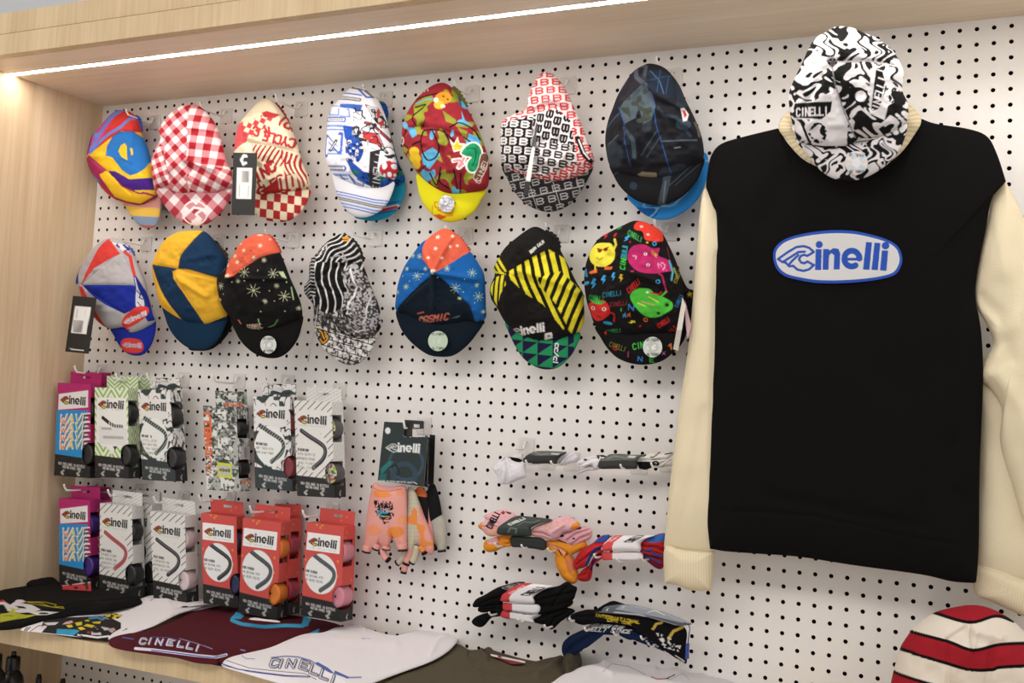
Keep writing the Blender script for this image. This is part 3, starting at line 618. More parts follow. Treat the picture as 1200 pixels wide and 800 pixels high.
patch('crown', [(262, 22), (230, 45), (200, 100), (178, 160), (172, 215), (120, 240), (50, 275), (32, 310), (30, 400), (35, 480), (50, 525), (120, 560), (200, 585), (280, 605), (350, 608), (420, 590), (490, 560), (530, 515), (525, 460), (500, 400), (480, 340), (450, 270), (415, 190), (385, 125), (340, 60), (300, 28)], tf, at, .05, pf, FAB, c, 320, 90, (265, 370), off=.008,
  bumps=[([(225, 250), (225, 420), (250, 560)], 16, -.008), ([(200, 235), (330, 205), (420, 260)], 16, -.006), ([(110, 270), (130, 520)], 18, .004), ([(330, 300), (300, 450)], 18, .004), ([(420, 420), (330, 560)], 14, .004)], wr=.003)
panel('swing_tag', [(222, 290), (234, 300), (178, 680), (150, 678)], tf, at + .052, .0006, paint('#dcdad8', ('p', [(210, 280), (240, 290), (225, 425), (190, 420)], '#4c4a49'), ('p', [(160, 600), (190, 605), (180, 690), (140, 685)], '#232222')), CARD, c, 10, 60)
hook((666.4, 100.8), .07, 'clear plated hook behind the monogram cap', 'pegboard hooks')

# 7 dark blue cap and blue cap behind
tf = (700, 65, 4.)
at = .055
c = cap((810, 180), at, 'bright blue brimmed cap tucked behind the dark smoky cap, beside the sweatshirt')
bp = paint('#2f86cf', ('f', lambda x, y: noise(x * .6 + y * .5, y - x * .4, 40, 3) > .6, '#1d5fa8'), ('f', lambda x, y: np.abs(noise(x * .6 + y * .5, y, 46, 13) - .5) < .05, '#7dbbe2'))
patch('brim', [(140, 655), (175, 705), (230, 750), (290, 770), (350, 762), (420, 725), (480, 660), (515, 570), (522, 500), (495, 455), (380, 520), (200, 600)], tf, at, .010, bp, FAB, c, 200, 60, p=2, wr=0)
patch('crown', [(200, 200), (330, 200), (430, 320), (480, 420), (500, 480), (400, 600), (200, 620), (120, 500), (120, 300)], tf, at, .02, bp, FAB, c, 90, 30, wr=0)
at = .085
c = cap((770, 165), at, 'dark navy and charcoal smoky-print cap in the top row nearest the sweatshirt')
bp = paint('#1c1c1f', ('s', [(300, 700), (325, 600), (330, 560)], 34, '#3e474f'), ('s', [(310, 690), (322, 590)], 5, '#6b7680'), ('e', 172, 612, 18, 18, '#2d3a4a'), ('s', [(330, 620), (470, 490)], 6, '#35414d'), ('s', [(365, 610), (480, 510)], 4, '#35414d'), ('s', [(80, 560), (110, 540)], 6, '#33404c'))
patch('brim', [(62, 500), (85, 580), (130, 640), (190, 682), (260, 700), (330, 696), (400, 660), (450, 610), (485, 550), (497, 480), (380, 520), (200, 520)], tf, at, .022, bp, FAB, c, 200, 60, p=2, wr=0, lean=.85)
pf = paint('#1d1d22', ('f', lambda x, y: noise(x, y * .7, 80, 5) > .62, '#2a3038'), ('p', [(105, 150), (160, 75), (200, 90), (225, 160), (190, 200), (110, 225)], '#26232b'),
 ('p', [(115, 255), (150, 210), (215, 150), (245, 145), (270, 200), (285, 250), (265, 310), (230, 330), (205, 250), (190, 300), (140, 330)], '#4a545d'), ('f', lambda x, y: inpoly(x, y, [(115, 255), (150, 210), (215, 150), (270, 200), (285, 300), (200, 330)]) & (noise(x, y, 26, 8) > .6), '#3a4038'),
 ('s', [(185, 70), (190, 110), (230, 145)], 20, '#454b54'), ('s', [(215, 55), (235, 60), (230, 100)], 16, '#3c434c'), ('p', [(240, 110), (270, 75), (345, 90), (380, 180), (370, 215), (310, 195), (250, 180)], '#1d2634'), ('s', [(255, 80), (300, 130), (320, 190)], 5, '#41587a'), ('s', [(240, 130), (350, 100)], 4, '#31435c'), ('s', [(300, 75), (290, 180)], 5, '#31435c'), ('s', [(340, 100), (330, 190)], 4, '#3a4a60'),
 ('s', [(110, 250), (140, 320), (140, 400), (165, 520)], 3, '#27508a'), ('s', [(270, 200), (285, 330), (330, 480), (350, 560)], 4, '#27508a'), ('s', [(140, 350), (180, 400), (185, 480)], 18, '#37444f'), ('s', [(300, 260), (320, 290), (380, 300), (440, 380)], 16, '#2d3844'), ('e', 410, 330, 34, 26, '#37424e'), ('s', [(215, 470), (290, 360)], 6, '#3a4650'), ('s', [(240, 480), (310, 380)], 4, '#3a4650'), ('s', [(50, 340), (110, 280)], 10, '#32404e'), ('s', [(60, 420), (110, 380)], 5, '#46535f'),
 ('s', [(310, 408), (470, 400)], 6, '#4a5a68'), ('s', [(370, 438), (395, 434)], 5, '#8c98a0'), ('p', [(396, 258), (412, 252), (432, 280), (425, 312), (408, 318)], '#d4cfd0'), ('p', [(404, 266), (414, 262), (424, 284), (414, 300)], '#b23a3e'), ('s', [(460, 320), (475, 350), (480, 380)], 12, '#5a5448'), ('p', [(190, 560), (215, 545), (240, 548), (280, 550), (285, 570), (230, 575)], '#7d7460'))
patch('crown', [(250, 38), (220, 45), (170, 75), (130, 130), (95, 190), (72, 250), (50, 310), (38, 380), (42, 450), (62, 520), (120, 555), (200, 572), (290, 578), (370, 560), (440, 520), (495, 485), (497, 420), (480, 350), (450, 280), (415, 210), (385, 140), (340, 80), (300, 50)], tf, at, .05, pf, FAB, c, 300, 80, (260, 320), off=.008,
  bumps=[([(200, 200), (205, 400), (220, 550)], 20, -.004), ([(235, 60), (235, 140), (290, 200), (400, 250)], 14, .007), ([(140, 230), (110, 400)], 20, .004), ([(80, 520), (230, 585), (420, 540)], 14, .004), ([(300, 260), (450, 350)], 16, .005)], wr=.0025)
hook((790, 91), .095, 'clear plated hook behind the dark smoky cap', 'pegboard hooks')

# 8 black and white swirl cap in front of the sweatshirt
tf = (910, 25, 4.103); at = .165
c = cap((993, 110), at, 'black and white swirl-print cap hanging over the collar of the sweatshirt', None)
def swl(x, y, s, k, sd):
    u = x + 24 * np.sin(y / 31 + sd) + 14 * np.sin(y / 13 + 2 * sd); v = y + 24 * np.sin(x / 27 + sd)
    n = noise(u, v, s, sd) + .35 * noise(u, v, s * .5, sd + 4); return np.sin(n * k) > 0
KW, WW = '#151515', '#dcd8da'
bp = paint(WW, ('f', lambda x, y: swl(x, y, 40, 12, 3), KW))
patch('brim', [(98, 560), (120, 610), (165, 660), (215, 720), (280, 758), (350, 768), (430, 750), (510, 705), (570, 650), (610, 580), (622, 490), (500, 560), (250, 580)], tf, at, .022, bp, FAB, c, 300, 80, p=2, wr=0, lean=.85, back_col=KW)
pf = paint(WW, ('f', lambda x, y: swl(x, y, 56, 13, 12), KW), ('p', [(130, 250), (185, 170), (240, 190), (270, 230), (200, 260)], WW),
 ('p', [(175, 400), (290, 340), (350, 470), (340, 600), (170, 600)], WW), ('s', [(120, 470), (170, 600), (270, 610)], 12, KW), ('p', [(95, 400), (275, 395), (268, 445), (225, 478), (90, 470)], KW), ('s', [(90, 470), (225, 480), (275, 440), (278, 392), (95, 398)], 5, WW), text('CINELLI', (105, 425), (150, -4), (0, 36), 7, WW),
 ('clip', lambda x, y: ((x - 207) / 42) ** 2 + ((y - 540) / 48) ** 2 < 1, [('f', lambda x, y: swl(x, y, 26, 9, 5), KW)]),
 ('p', [(375, 330), (440, 345), (450, 400), (420, 430), (375, 380)], KW), ('e', 410, 372, 26, 26, WW), ('p', [(455, 240), (500, 250), (555, 340), (520, 480), (450, 450)], WW), ('p', [(480, 245), (512, 255), (530, 330), (495, 425), (455, 445), (470, 330)], KW), ('s', [(480, 243), (515, 252), (534, 330), (497, 432)], 5, WW), text('CINELLI', (458, 448), (36, -175), (34, 12), 6.5, WW),
 ('clip', lambda x, y: ((x - 565) / 38) ** 2 + ((y - 350) / 52) ** 2 < 1, [('f', lambda x, y: swl(x, y, 22, 8, 25), KW)]),
 ('s', [(300, 210), (430, 200), (600, 225)], 7, WW), ('s', [(270, 210), (290, 320), (330, 440), (380, 560)], 6, '#8d8a8c'), ('e', 275, 208, 22, 18, KW), pstar(275, 208, 22, WW))
patch('crown', [(290, 25), (250, 45), (190, 80), (155, 130), (120, 210), (85, 280), (60, 350), (65, 440), (85, 520), (110, 580), (180, 600), (270, 618), (340, 600), (400, 565), (470, 560), (560, 530), (625, 480), (632, 400), (605, 330), (612, 250), (590, 190), (550, 130), (480, 80), (420, 55), (360, 30)], tf, at, .055, pf, FAB, c, 360, 100, (320, 320), off=.01,
  bumps=[([(275, 210), (300, 340), (385, 560)], 18, -.006), ([(275, 210), (430, 205), (600, 225)], 14, -.005), ([(275, 210), (290, 40)], 14, -.004), ([(275, 210), (140, 420)], 14, -.003), ([(430, 260), (400, 500)], 26, .005)], wr=.002)
sticker(tf, 384, 680, 55, 57, at, c, paint('#c0c2c6', ('f', lambda x, y: ((np.arctan2(y - 680, x - 384) * 2.2) % 3.14) < .9, '#d9c9bd'), ('f', lambda x, y: ((np.arctan2(y - 680, x - 384) * 2.2 + 2) % 3.14) < .6, '#9fc0cf'), ('e', 384, 680, 20, 20, '#d4d4da'), text('ART PROGRAM', (350, 634), (70, 4), (0, 14), 2.5, '#4a4a4a'), text('ART PROGRAM', (350, 716), (70, 0), (0, 14), 2.5, '#4a4a4a')), off=.026)

# ---- second row
# 9 red grey blue cap
tf = (70, 270, 5.333); at = .066
c = cap((130, 345), at, 'grey, red and royal blue panelled cap with oval emblems, lowest nearest the wooden side panel')
GY, RB, RE = '#b0acae', '#1c2c8c', '#cf3f3a'
bp = paint(RB, ('p', smooth_closed([(385, 700), (410, 675), (460, 672), (510, 685), (530, 720), (520, 755), (480, 768), (420, 762), (390, 740)], 5), '#b03a48'), ('p', smooth_closed([(390, 702), (412, 680), (460, 677), (507, 689), (525, 720), (515, 750), (480, 762), (422, 757), (394, 738)], 5), RE), logo((398, 695), (120, 8), (0, 130), '#a9b6c9', line=20))
patch('brim', [(318, 610), (340, 660), (370, 715), (410, 760), (470, 782), (530, 770), (575, 710), (598, 630), (600, 560), (570, 520), (470, 560), (380, 600)], tf, at, .014, bp, FAB, c, 220, 60, p=2, wr=0)
pf = paint(GY, ('p', [(310, 50), (340, 80), (380, 130), (395, 150), (240, 240), (155, 340), (200, 230), (260, 110)], RE), ('p', [(330, 75), (430, 95), (450, 140), (415, 135)], '#d8d6d6'), ('f', lambda x, y: inpoly(x, y, [(330, 75), (430, 95), (450, 140), (415, 135)]) & (noise(x, y, 12, 2) > .5), '#26348e'),
 ('p', [(155, 342), (480, 345), (530, 380), (545, 480), (420, 520), (320, 470), (240, 420)], RB), ('p', [(150, 200), (125, 260), (135, 335), (100, 335), (110, 250)], RB), ('s', [(420, 140), (450, 165), (485, 290)], 16, RE), ('p', [(480, 290), (495, 290), (545, 380), (600, 560), (560, 570), (500, 430)], RB),
 ('p', [(135, 350), (160, 350), (200, 430), (300, 610), (240, 560), (150, 430)], RE), ('p', [(560, 560), (540, 590), (450, 640), (400, 600)], GY), ('s', [(390, 610), (440, 620)], 16, RE),
 ('p', smooth_closed([(478, 290), (495, 300), (515, 370), (545, 440), (545, 490), (520, 500), (492, 480), (485, 420), (490, 360)], 4), '#23337e'), ('p', smooth_closed([(484, 298), (492, 305), (510, 370), (538, 440), (540, 485), (520, 493), (498, 475), (492, 420), (496, 360)], 4), '#c3c3c8'), ('s', [(500, 380), (520, 400), (512, 420), (530, 430)], 7, '#1f2f86'), ('s', [(505, 450), (530, 480)], 5, '#1f2f86'),
 ('p', smooth_closed([(400, 590), (420, 540), (470, 500), (510, 475), (560, 480), (565, 520), (520, 565), (460, 600), (415, 610)], 5), RE), logo((412, 560), (140, -62), (38, 120), '#cfcfd6', line=18))
patch('crown', [(310, 50), (270, 62), (210, 110), (160, 180), (120, 250), (102, 335), (130, 400), (180, 490), (240, 570), (310, 612), (400, 606), (450, 640), (520, 620), (590, 575), (600, 540), (560, 430), (540, 330), (500, 230), (460, 150), (410, 75), (350, 52)], tf, at, .045, pf, FAB, c, 300, 80, (340, 350), off=.006,
  bumps=[([(155, 342), (480, 345)], 8, -.002), ([(155, 342), (395, 150)], 8, -.002), ([(155, 342), (420, 520)], 8, -.002), ([(240, 250), (290, 240)], 14, .003), ([(420, 140), (490, 290), (520, 400)], 10, .003)], wr=.0015)
band(c, tf, [(345, 66), (385, 85), (420, 105), (450, 135), (455, 160)], at + .004, .0055, '#5660a0')
sw = thing('price_tag', WY([(94, 380)], -.14)[0], 'black price tag with barcode label hanging by the panelled grey and red cap', 'tag')
swingtag(tf, [(83, 408), (230, 420), (180, 770), (34, 756)], .13, sw, tagpaint([('p', [(88, 560), (148, 564), (140, 640), (80, 634)], '#b0acaa')] + [('s', [(92 + 6 * i, 562), (84 + 6 * i, 634)], 2.4, '#868280') for i in range(9)] + [('s', [(112, 490), (104, 545)], 4, '#b4b0ad'), ('s', [(160, 495), (152, 550)], 4, '#b4b0ad'), ('s', [(72, 742), (146, 748)], 8, '#dedede'), ('s', [(56, 734), (176, 742)], 1.6, '#aaa')], [(97, 470), (196, 478), (166, 648), (72, 640)]))
hook((172, 286), .075, 'clear plated hook carrying the panelled grey and red cap', 'pegboard hooks')

# 10 navy & yellow, black brim behind
tf = (170, 260, 5.)
at = .03
c = cap((262, 370), at, 'black brimmed cap mostly hidden behind the navy and yellow cap')
patch('brim', [(250, 735), (320, 755), (390, 745), (450, 700), (495, 640), (518, 580), (520, 520), (480, 470), (300, 600)], tf, at, .01, paint('#1d1b1b'), FAB, c, 60, 24, p=2, wr=0)
patch('crown', [(300, 120), (420, 110), (445, 170), (470, 220), (490, 300), (500, 480), (400, 600), (250, 550), (200, 300)], tf, at, .014, paint('#1b1a1e'), FAB, c, 60, 24)
at = .07
c = cap((222, 335), at, 'navy and golden yellow quartered cap, second in the lower row')
NV, GO = '#17324f', '#e2ae34'
patch('brim', [(108, 490), (118, 560), (145, 630), (190, 690), (250, 735), (320, 750), (380, 735), (430, 690), (465, 620), (480, 555), (380, 560), (230, 560)], tf, at, .02, paint('#14304a'), FAB, c, 120, 40, p=2, wr=0, lean=.85)
pf = paint(NV, ('p', [(355, 40), (230, 200), (215, 280), (50, 250), (80, 40)], GO), ('p', [(215, 278), (290, 285), (440, 330), (490, 548), (358, 602), (300, 500), (190, 330), (185, 295)], GO), ('p', [(40, 240), (52, 255), (100, 380), (160, 480), (225, 575), (70, 500)], GO), ('p', [(50, 240), (60, 190), (110, 110), (90, 105), (40, 200)], '#14284a'))
patch('crown', [(270, 50), (200, 58), (130, 95), (85, 150), (55, 215), (42, 270), (58, 360), (90, 480), (150, 535), (220, 575), (300, 592), (360, 602), (430, 580), (480, 552), (470, 440), (478, 300), (475, 220), (440, 160), (400, 100), (360, 62), (320, 48)], tf, at, .05, pf, FAB, c, 300, 80, (260, 320), off=.006,
  bumps=[([(50, 250), (215, 282), (440, 335)], 10, -.003), ([(350, 60), (225, 210), (215, 280), (190, 310), (300, 500), (350, 600)], 9, -.003), ([(215, 335), (380, 440)], 18, .006), ([(260, 230), (430, 190)], 22, .004), ([(55, 260), (130, 440), (210, 570)], 8, -.002)], wr=.002)
band(c, tf, [(420, 130), (440, 160), (470, 190), (472, 230), (465, 260)], at - .004, .005, '#3c3328')
hook((257, 283), .05, 'clear plated hook behind the navy and yellow cap', 'pegboard hooks')

# 11 black cosmic
tf = (250, 265, 5.); at = .1
c = cap((305, 340), at, 'black cap with pale stars, red-orange top panel and a round sticker on the brim')
patch('brim', [(105, 540), (130, 620), (175, 690), (240, 745), (310, 770), (380, 770), (440, 735), (490, 670), (515, 600), (520, 520), (400, 540), (200, 540)], tf, at, .02, paint('#141312'), FAB, c, 120, 40, p=2, wr=0, lean=.85)
PS = '#c9cba8'
pf = paint('#151414', ('p', [(265, 35), (160, 90), (95, 210), (90, 300), (125, 305), (200, 250), (290, 190), (390, 155), (400, 80)], '#d66048'),
 pstar(292, 120, 17, PS, .3), pstar(198, 147, 13, PS), pstar(140, 178, 16, PS, .5), pstar(160, 215, 15, PS, .2), pstar(258, 190, 14, PS, .4), pstar(95, 232, 12, PS), pstar(170, 105, 12, PS), pstar(105, 295, 18, PS), ('e', 280, 55, 16, 6, PS), ('e', 340, 80, 6, 5, PS), ('e', 240, 150, 6, 5, '#a83828'), ('e', 195, 190, 6, 5, '#a83828'),
 star(205, 275, 32, PS), star(370, 282, 28, PS, ph=.4), star(262, 380, 38, PS, ph=.3), star(432, 412, 32, PS, ph=.2), star(60, 352, 22, PS, ph=.2), star(318, 205, 14, PS), star(325, 442, 14, PS, ph=.3), star(390, 352, 14, PS, ph=.2), star(170, 325, 14, PS), star(508, 480, 14, PS), star(65, 250, 12, PS), star(48, 430, 10, PS),
 *[('e', x, y, 3.5, 3.5, PS) for x, y in ((285, 265), (210, 325), (350, 382), (378, 440), (435, 498), (130, 330), (300, 500), (75, 400), (320, 322), (440, 330))],
 ('p', [(395, 270), (420, 268), (440, 310), (415, 300)], '#b9c79a'), ('s', [(465, 360), (480, 430), (470, 385)], 7, '#8fae7c'), ('s', [(160, 550), (170, 570)], 8, '#c87a64'), text('COSMIC', (205, 578), (85, -8), (8, 26), 5, '#c98c86'), ('s', [(280, 545), (285, 575)], 7, '#7fb98a'), ('s', [(335, 590), (365, 580), (390, 548)], 7, '#5d7a54'), ('s', [(210, 590), (280, 604)], 4, '#8fb6bd'), text('COSMIC', (205, 578), (85, -8), (8, 26), 3, '#c8b08a'))
patch('crown', [(265, 42), (215, 60), (160, 100), (110, 180), (70, 250), (25, 300), (28, 380), (50, 460), (90, 520), (150, 575), (230, 605), (320, 610), (410, 585), (480, 550), (520, 525), (515, 460), (490, 390), (450, 300), (420, 220), (385, 140), (345, 70), (300, 45)], tf, at, .05, pf, FAB, c, 320, 90, (270, 350), off=.008,
  bumps=[([(95, 300), (200, 312), (430, 315)], 10, .005), ([(120, 300), (290, 190), (390, 155)], 8, -.002), ([(130, 330), (200, 460), (240, 580)], 20, -.005), ([(200, 340), (290, 440)], 20, .004)], wr=.002)
band(c, tf, [(320, 60), (345, 80), (370, 120), (385, 155)], at + .004, .0055, '#b0432f')
sticker(tf, 322, 694, 47, 52, at, c, STK(322, 694, 48), off=.022)
hook((344, 281.4), .09, 'clear plated hook carrying the black starry cap', 'pegboard hooks')

# 12 zebra graffiti cap
tf = (350, 265, 4.848); at = .068
c = cap((400, 340), at, 'black and white wavy line cap with grey graffiti brick brim and a small orange emblem')
bp = paint('#bcb9b6', ('f', lambda x, y: noise(x, y, 9, 3) > .55, '#4a4846'), ('f', lambda x, y: noise(x, y, 16, 13) > .62, '#dedbd8'), ('f', lambda x, y: ((y - x * .3) % 42) < 5, '#1d1c1c'), ('f', lambda x, y: ((x + y * .1 + np.floor((y - x * .3) / 42) * 33) % 66) < 4, '#1d1c1c'),
  ('s', [(120, 590), (135, 600), (150, 640), (140, 665), (122, 640)], 20, '#1a1510'), ('s', [(150, 600), (172, 625), (168, 645), (140, 668)], 18, '#1a1510'), ('s', [(120, 590), (135, 602), (150, 640)], 9, '#d89b2e'), ('s', [(152, 602), (170, 628), (166, 645), (142, 664), (125, 642)], 9, '#d89b2e'))
patch('brim', [(90, 500), (95, 600), (130, 680), (190, 740), (260, 782), (330, 785), (385, 745), (420, 690), (445, 620), (400, 600), (200, 560)], tf, at, .014, bp, FAB, c, 320, 90, p=2, wr=0)
gr = ('f', lambda x, y: noise(x, y, 8, 5) > .5, '#3a3838')
pf = paint('#171717', ('f', lambda x, y: (((x * .8 + y * .9 + 14 * np.sin((x - y) / 34)) % 34) < 10), '#dcd9d8'), ('clip', lambda x, y: (y > 210) & (x > 90), [('f', lambda x, y: x > 0, '#171717'), ('f', lambda x, y: (((x + 12 * np.sin(y / 38) - y * .1) % 42) < 9), '#d6d3d2')]),
  ('clip', lambda x, y: (y < 400) & (x < 110), [('f', lambda x, y: x > 0, '#171717'), ('f', lambda x, y: ((x * .3 + y + 6 * np.sin(x / 10)) % 20) < 7, '#c6c3c2')]),
  ('clip', [(262, 260), (330, 205), (420, 330), (470, 540), (400, 640), (250, 560), (300, 470), (262, 480), (275, 380), (300, 370), (268, 300)], [('f', lambda x, y: x > 0, '#aaa7a8'), gr, ('s', [(310, 250), (325, 310), (345, 345), (330, 400), (300, 440), (290, 495)], 11, '#d9d6d6'), ('s', [(420, 405), (400, 460), (395, 520), (370, 560)], 8, '#d0cdcd'), ('s', [(345 + 26 * math.cos(a), 478 + 28 * math.sin(a)) for a in np.linspace(0, 6.3, 20)], 6, '#5a5858')]),
  ('clip', [(100, 450), (180, 500), (260, 470), (300, 560), (380, 560), (460, 600), (380, 640), (250, 620), (120, 560), (90, 500)], [('f', lambda x, y: noise(x, y * 1.6, 24, 8) > .45, '#6a6765'), ('f', lambda x, y: noise(x, y * 1.6, 18, 28) > .66, '#c4c1be'), gr]),
  ('s', [(200, 185), (240, 170), (290, 205), (260, 150)], 9, '#9a9896'), ('p', [(255, 65), (290, 62), (295, 90), (265, 92)], '#d8952c'), ('s', [(262, 80), (285, 78)], 6, '#5a3a10'), ('clip', [(110, 150), (170, 100), (180, 130), (130, 180)], [('f', lambda x, y: noise(x, y, 9, 44) > .4, '#d0cdcd')]))
patch('crown', [(245, 42), (200, 60), (140, 110), (90, 170), (62, 220), (58, 300), (32, 345), (40, 390), (80, 440), (92, 510), (150, 570), (240, 610), (330, 640), (400, 635), (450, 600), (472, 545), (455, 450), (420, 360), (390, 280), (365, 210), (345, 140), (310, 80), (280, 48)], tf, at, .045, pf, FAB, c, 320, 90, (245, 330), off=.006,
  bumps=[([(90, 350), (200, 240), (330, 210)], 12, -.005), ([(90, 350), (270, 370), (420, 330)], 12, -.004), ([(90, 350), (190, 480)], 12, -.005), ([(120, 130), (90, 330)], 14, .005), ([(160, 110), (300, 130)], 14, .004), ([(110, 500), (300, 590), (450, 590)], 18, -.004)], wr=.003)
band(c, tf, [(300, 75), (330, 110), (350, 150), (362, 200)], at, .0045, '#26241f')
pl = thing('tag_string', WY([(367, 390)], -.1)[0], 'thin grey plastic tag string hanging below the wavy line cap', 'tag')
V, F = tube_geo(WY([(373, 357), (368, 385), (363, 412), (361, 424)], -.115), [.0005, .001, .0014, .001], 6); mesh_obj('string', V, F, plain('grey_plastic', '#9b9693', .5), pl)
hook((440.7, 279.4), .08, 'clear plated hook carrying the black and white wavy line cap', 'pegboard hooks')

# 13 blue cosmic
tf = (455, 260, 4.848); at = .068
c = cap((515, 340), at, 'bright blue starry cap with orange top panel and dark navy front and brim')
DN = '#111c28'; CB = '#185a9e'; YS = '#b9cf9c'
patch('brim', [(48, 500), (60, 580), (100, 650), (160, 710), (230, 755), (300, 766), (370, 758), (440, 710), (500, 640), (545, 560), (500, 500), (300, 560), (150, 510)], tf, at, .022, paint(DN), FAB, c, 120, 40, p=2, wr=0, lean=.85)
pf = paint(CB, ('p', [(210, 150), (225, 80), (320, 30), (400, 60), (470, 170), (380, 235), (280, 300), (210, 215)], '#d66048'),
  ('p', [(280, 298), (340, 340), (480, 480), (560, 600), (300, 640), (40, 600), (62, 490), (200, 360)], DN), ('p', [(480, 480), (545, 540), (500, 575)], CB),
  pstar(293, 92, 17, '#e3dcc8', .1), pstar(285, 158, 15, '#e3dcc8', .2), pstar(245, 210, 12, '#e3dcc8'), pstar(375, 86, 12, '#e3dcc8'), pstar(366, 148, 11, '#e3dcc8'), pstar(325, 213, 11, '#e3dcc8'), pstar(402, 140, 11, '#e3dcc8'), ('e', 280, 285, 14, 8, '#e3dcc8'), pstar(278, 298, 10, '#dfe0b8'),
  *[star(x, y, r, YS, 2.2, 4, .2) for x, y, r in ((182, 312, 26), (192, 200, 18), (150, 195, 14), (118, 370, 17), (62, 400, 14), (485, 292, 24), (397, 378, 30), (520, 425, 27), (512, 362, 12), (352, 270, 18), (118, 270, 12), (230, 272, 12), (420, 435, 10), (545, 510, 12))], *[('e', x, y, 3, 3, YS) for x, y in ((140, 340), (215, 300), (450, 330), (440, 400), (300, 320), (95, 310), (500, 460))],
  text('COSMIC', (190, 540), (170, -22), (-14, 36), 8, '#c4695a'), ('s', [(180, 520), (215, 512)], 7, '#b86454'), ('s', [(200, 548), (260, 560), (350, 545)], 4, '#6a4a48'), ('p', [(365, 548), (420, 528), (405, 542)], '#5d6b72'), ('s', [(196, 545), (230, 560)], 5, '#a9b39a'))
patch('crown', [(320, 38), (270, 60), (225, 95), (190, 120), (150, 170), (95, 250), (60, 340), (45, 430), (45, 500), (100, 520), (180, 565), (280, 585), (380, 580), (450, 560), (505, 568), (553, 545), (555, 480), (552, 400), (545, 300), (510, 230), (465, 165), (430, 110), (380, 60)], tf, at, .05, pf, FAB, c, 320, 90, (290, 330), off=.008,
  bumps=[([(275, 300), (275, 480)], 16, .007), ([(275, 295), (75, 290)], 12, -.003), ([(275, 295), (500, 330)], 16, .006), ([(275, 295), (200, 150)], 12, .004), ([(275, 295), (380, 80)], 12, .006), ([(280, 298), (60, 500)], 8, -.002), ([(280, 298), (490, 490)], 8, -.002), ([(80, 510), (200, 570), (400, 585), (500, 540)], 14, -.003)], wr=.0015)
band(c, tf, [(385, 90), (410, 110), (430, 140), (455, 165)], at + .01, .006, '#b8442f')
sticker(tf, 282, 676, 56, 57, at, c, paint('#b9c9b4', STK_L := text('ART PROGRAM', (247, 630), (70, 0), (0, 13), 2.4, '#5d6b5c') + text('ART PROGRAM', (247, 712), (70, 0), (0, 13), 2.4, '#5d6b5c'), text('cinelli', (258, 662), (52, 0), (0, 26), 4, '#c9d6c4')), off=.024)
hook((545.7, 276.5), .075, 'clear plated hook behind the bright blue starry cap', 'pegboard hooks')

# 14 black yellow stripes, green brim
tf = (565, 260, 4.444); at = .07
c = cap((632, 345), at, 'black cap with yellow diagonal stripes and a green and navy triangle brim')
def tri(x, y):
    u = (x + y * .02 - 150) / 78.; v = (y - x * .12 - 530) / 62.; return (u % 1) > (1 - (v % 1))
bp = paint('#26895a', ('f', lambda x, y: ~tri(x, y) & (x < 480), '#1f1a3c'), text('cc/cl', (408, 635), (-14, 110), (-22, -3), 6, '#dfe6df'))
patch('brim', [(122, 520), (145, 590), (180, 660), (220, 715), (280, 755), (340, 768), (400, 755), (455, 705), (495, 640), (508, 575), (400, 590), (220, 580)], tf, at, .016, bp, FAB, c, 280, 80, p=2, wr=0)
YY = '#ddd02f'
stp = lambda a, s, w, ph=0: ('f', lambda x, y: ((x * math.cos(a) + y * math.sin(a) + ph) % s) < w, YY)
pf = paint('#171514', ('clip', [(130, 275), (250, 205), (360, 150), (430, 190), (470, 300), (530, 380), (535, 540), (480, 600), (440, 540), (330, 430), (215, 350), (150, 290)], [stp(math.radians(-14), 44, 25)]),
  ('clip', [(300, 300), (420, 260), (540, 380), (535, 560), (480, 600), (380, 430)], [('f', lambda x, y: x > 0, '#171514'), stp(math.radians(22), 42, 23)]),
  ('clip', [(130, 275), (200, 280), (300, 330), (390, 420), (450, 540), (430, 560), (330, 430), (230, 370), (170, 300)], [('f', lambda x, y: x > 0, '#171514'), ('f', lambda x, y: ((x * .55 + y * .85) % 60) < 1, '#171514'), stp(math.radians(-24), 40, 22, 10)]),
  ('clip', [(60, 260), (95, 165), (145, 265), (90, 270)], [('f', lambda x, y: ((x * .8 - y * .6) % 26) < 14, YY)]), ('clip', [(130, 278), (80, 290), (45, 350), (90, 450), (110, 380), (145, 330)], [('f', lambda x, y: ((x * .94 + y * .1) % 27) < 16, YY)]),
  ('s', [(66, 262), (125, 272)], 10, YY), text('BORN CALM', (262, 160), (64, -58), (8, 12), 3, '#d9d9d4'),
  logo((140, 555), (195, -35), (20, 190), '#e4e2de', line=12), ('s', [(335, 610), (340, 585), (365, 580), (365, 600), (340, 605)], 13, '#e4e2de'))
patch('crown', [(275, 25), (230, 45), (170, 90), (120, 135), (85, 190), (62, 240), (66, 280), (42, 340), (48, 400), (80, 450), (120, 520), (180, 575), (260, 608), (350, 615), (430, 600), (495, 575), (530, 520), (530, 420), (525, 370), (490, 310), (450, 230), (410, 150), (370, 85), (320, 40)], tf, at, .052, pf, FAB, c, 320, 90, (290, 330), off=.008,
  bumps=[([(140, 275), (300, 330), (440, 550)], 9, -.002), ([(140, 275), (250, 210), (400, 155)], 10, -.003), ([(210, 260), (420, 325), (530, 390)], 18, .006), ([(150, 290), (130, 450)], 24, .005), ([(200, 90), (250, 200)], 24, .004)], wr=.002)
band(c, tf, [(330, 55), (370, 75), (390, 105), (395, 145)], at + .002, .0055, '#1b1a19')
hook((658.4, 274), .07, 'clear plated hook behind the yellow striped cap', 'pegboard hooks')

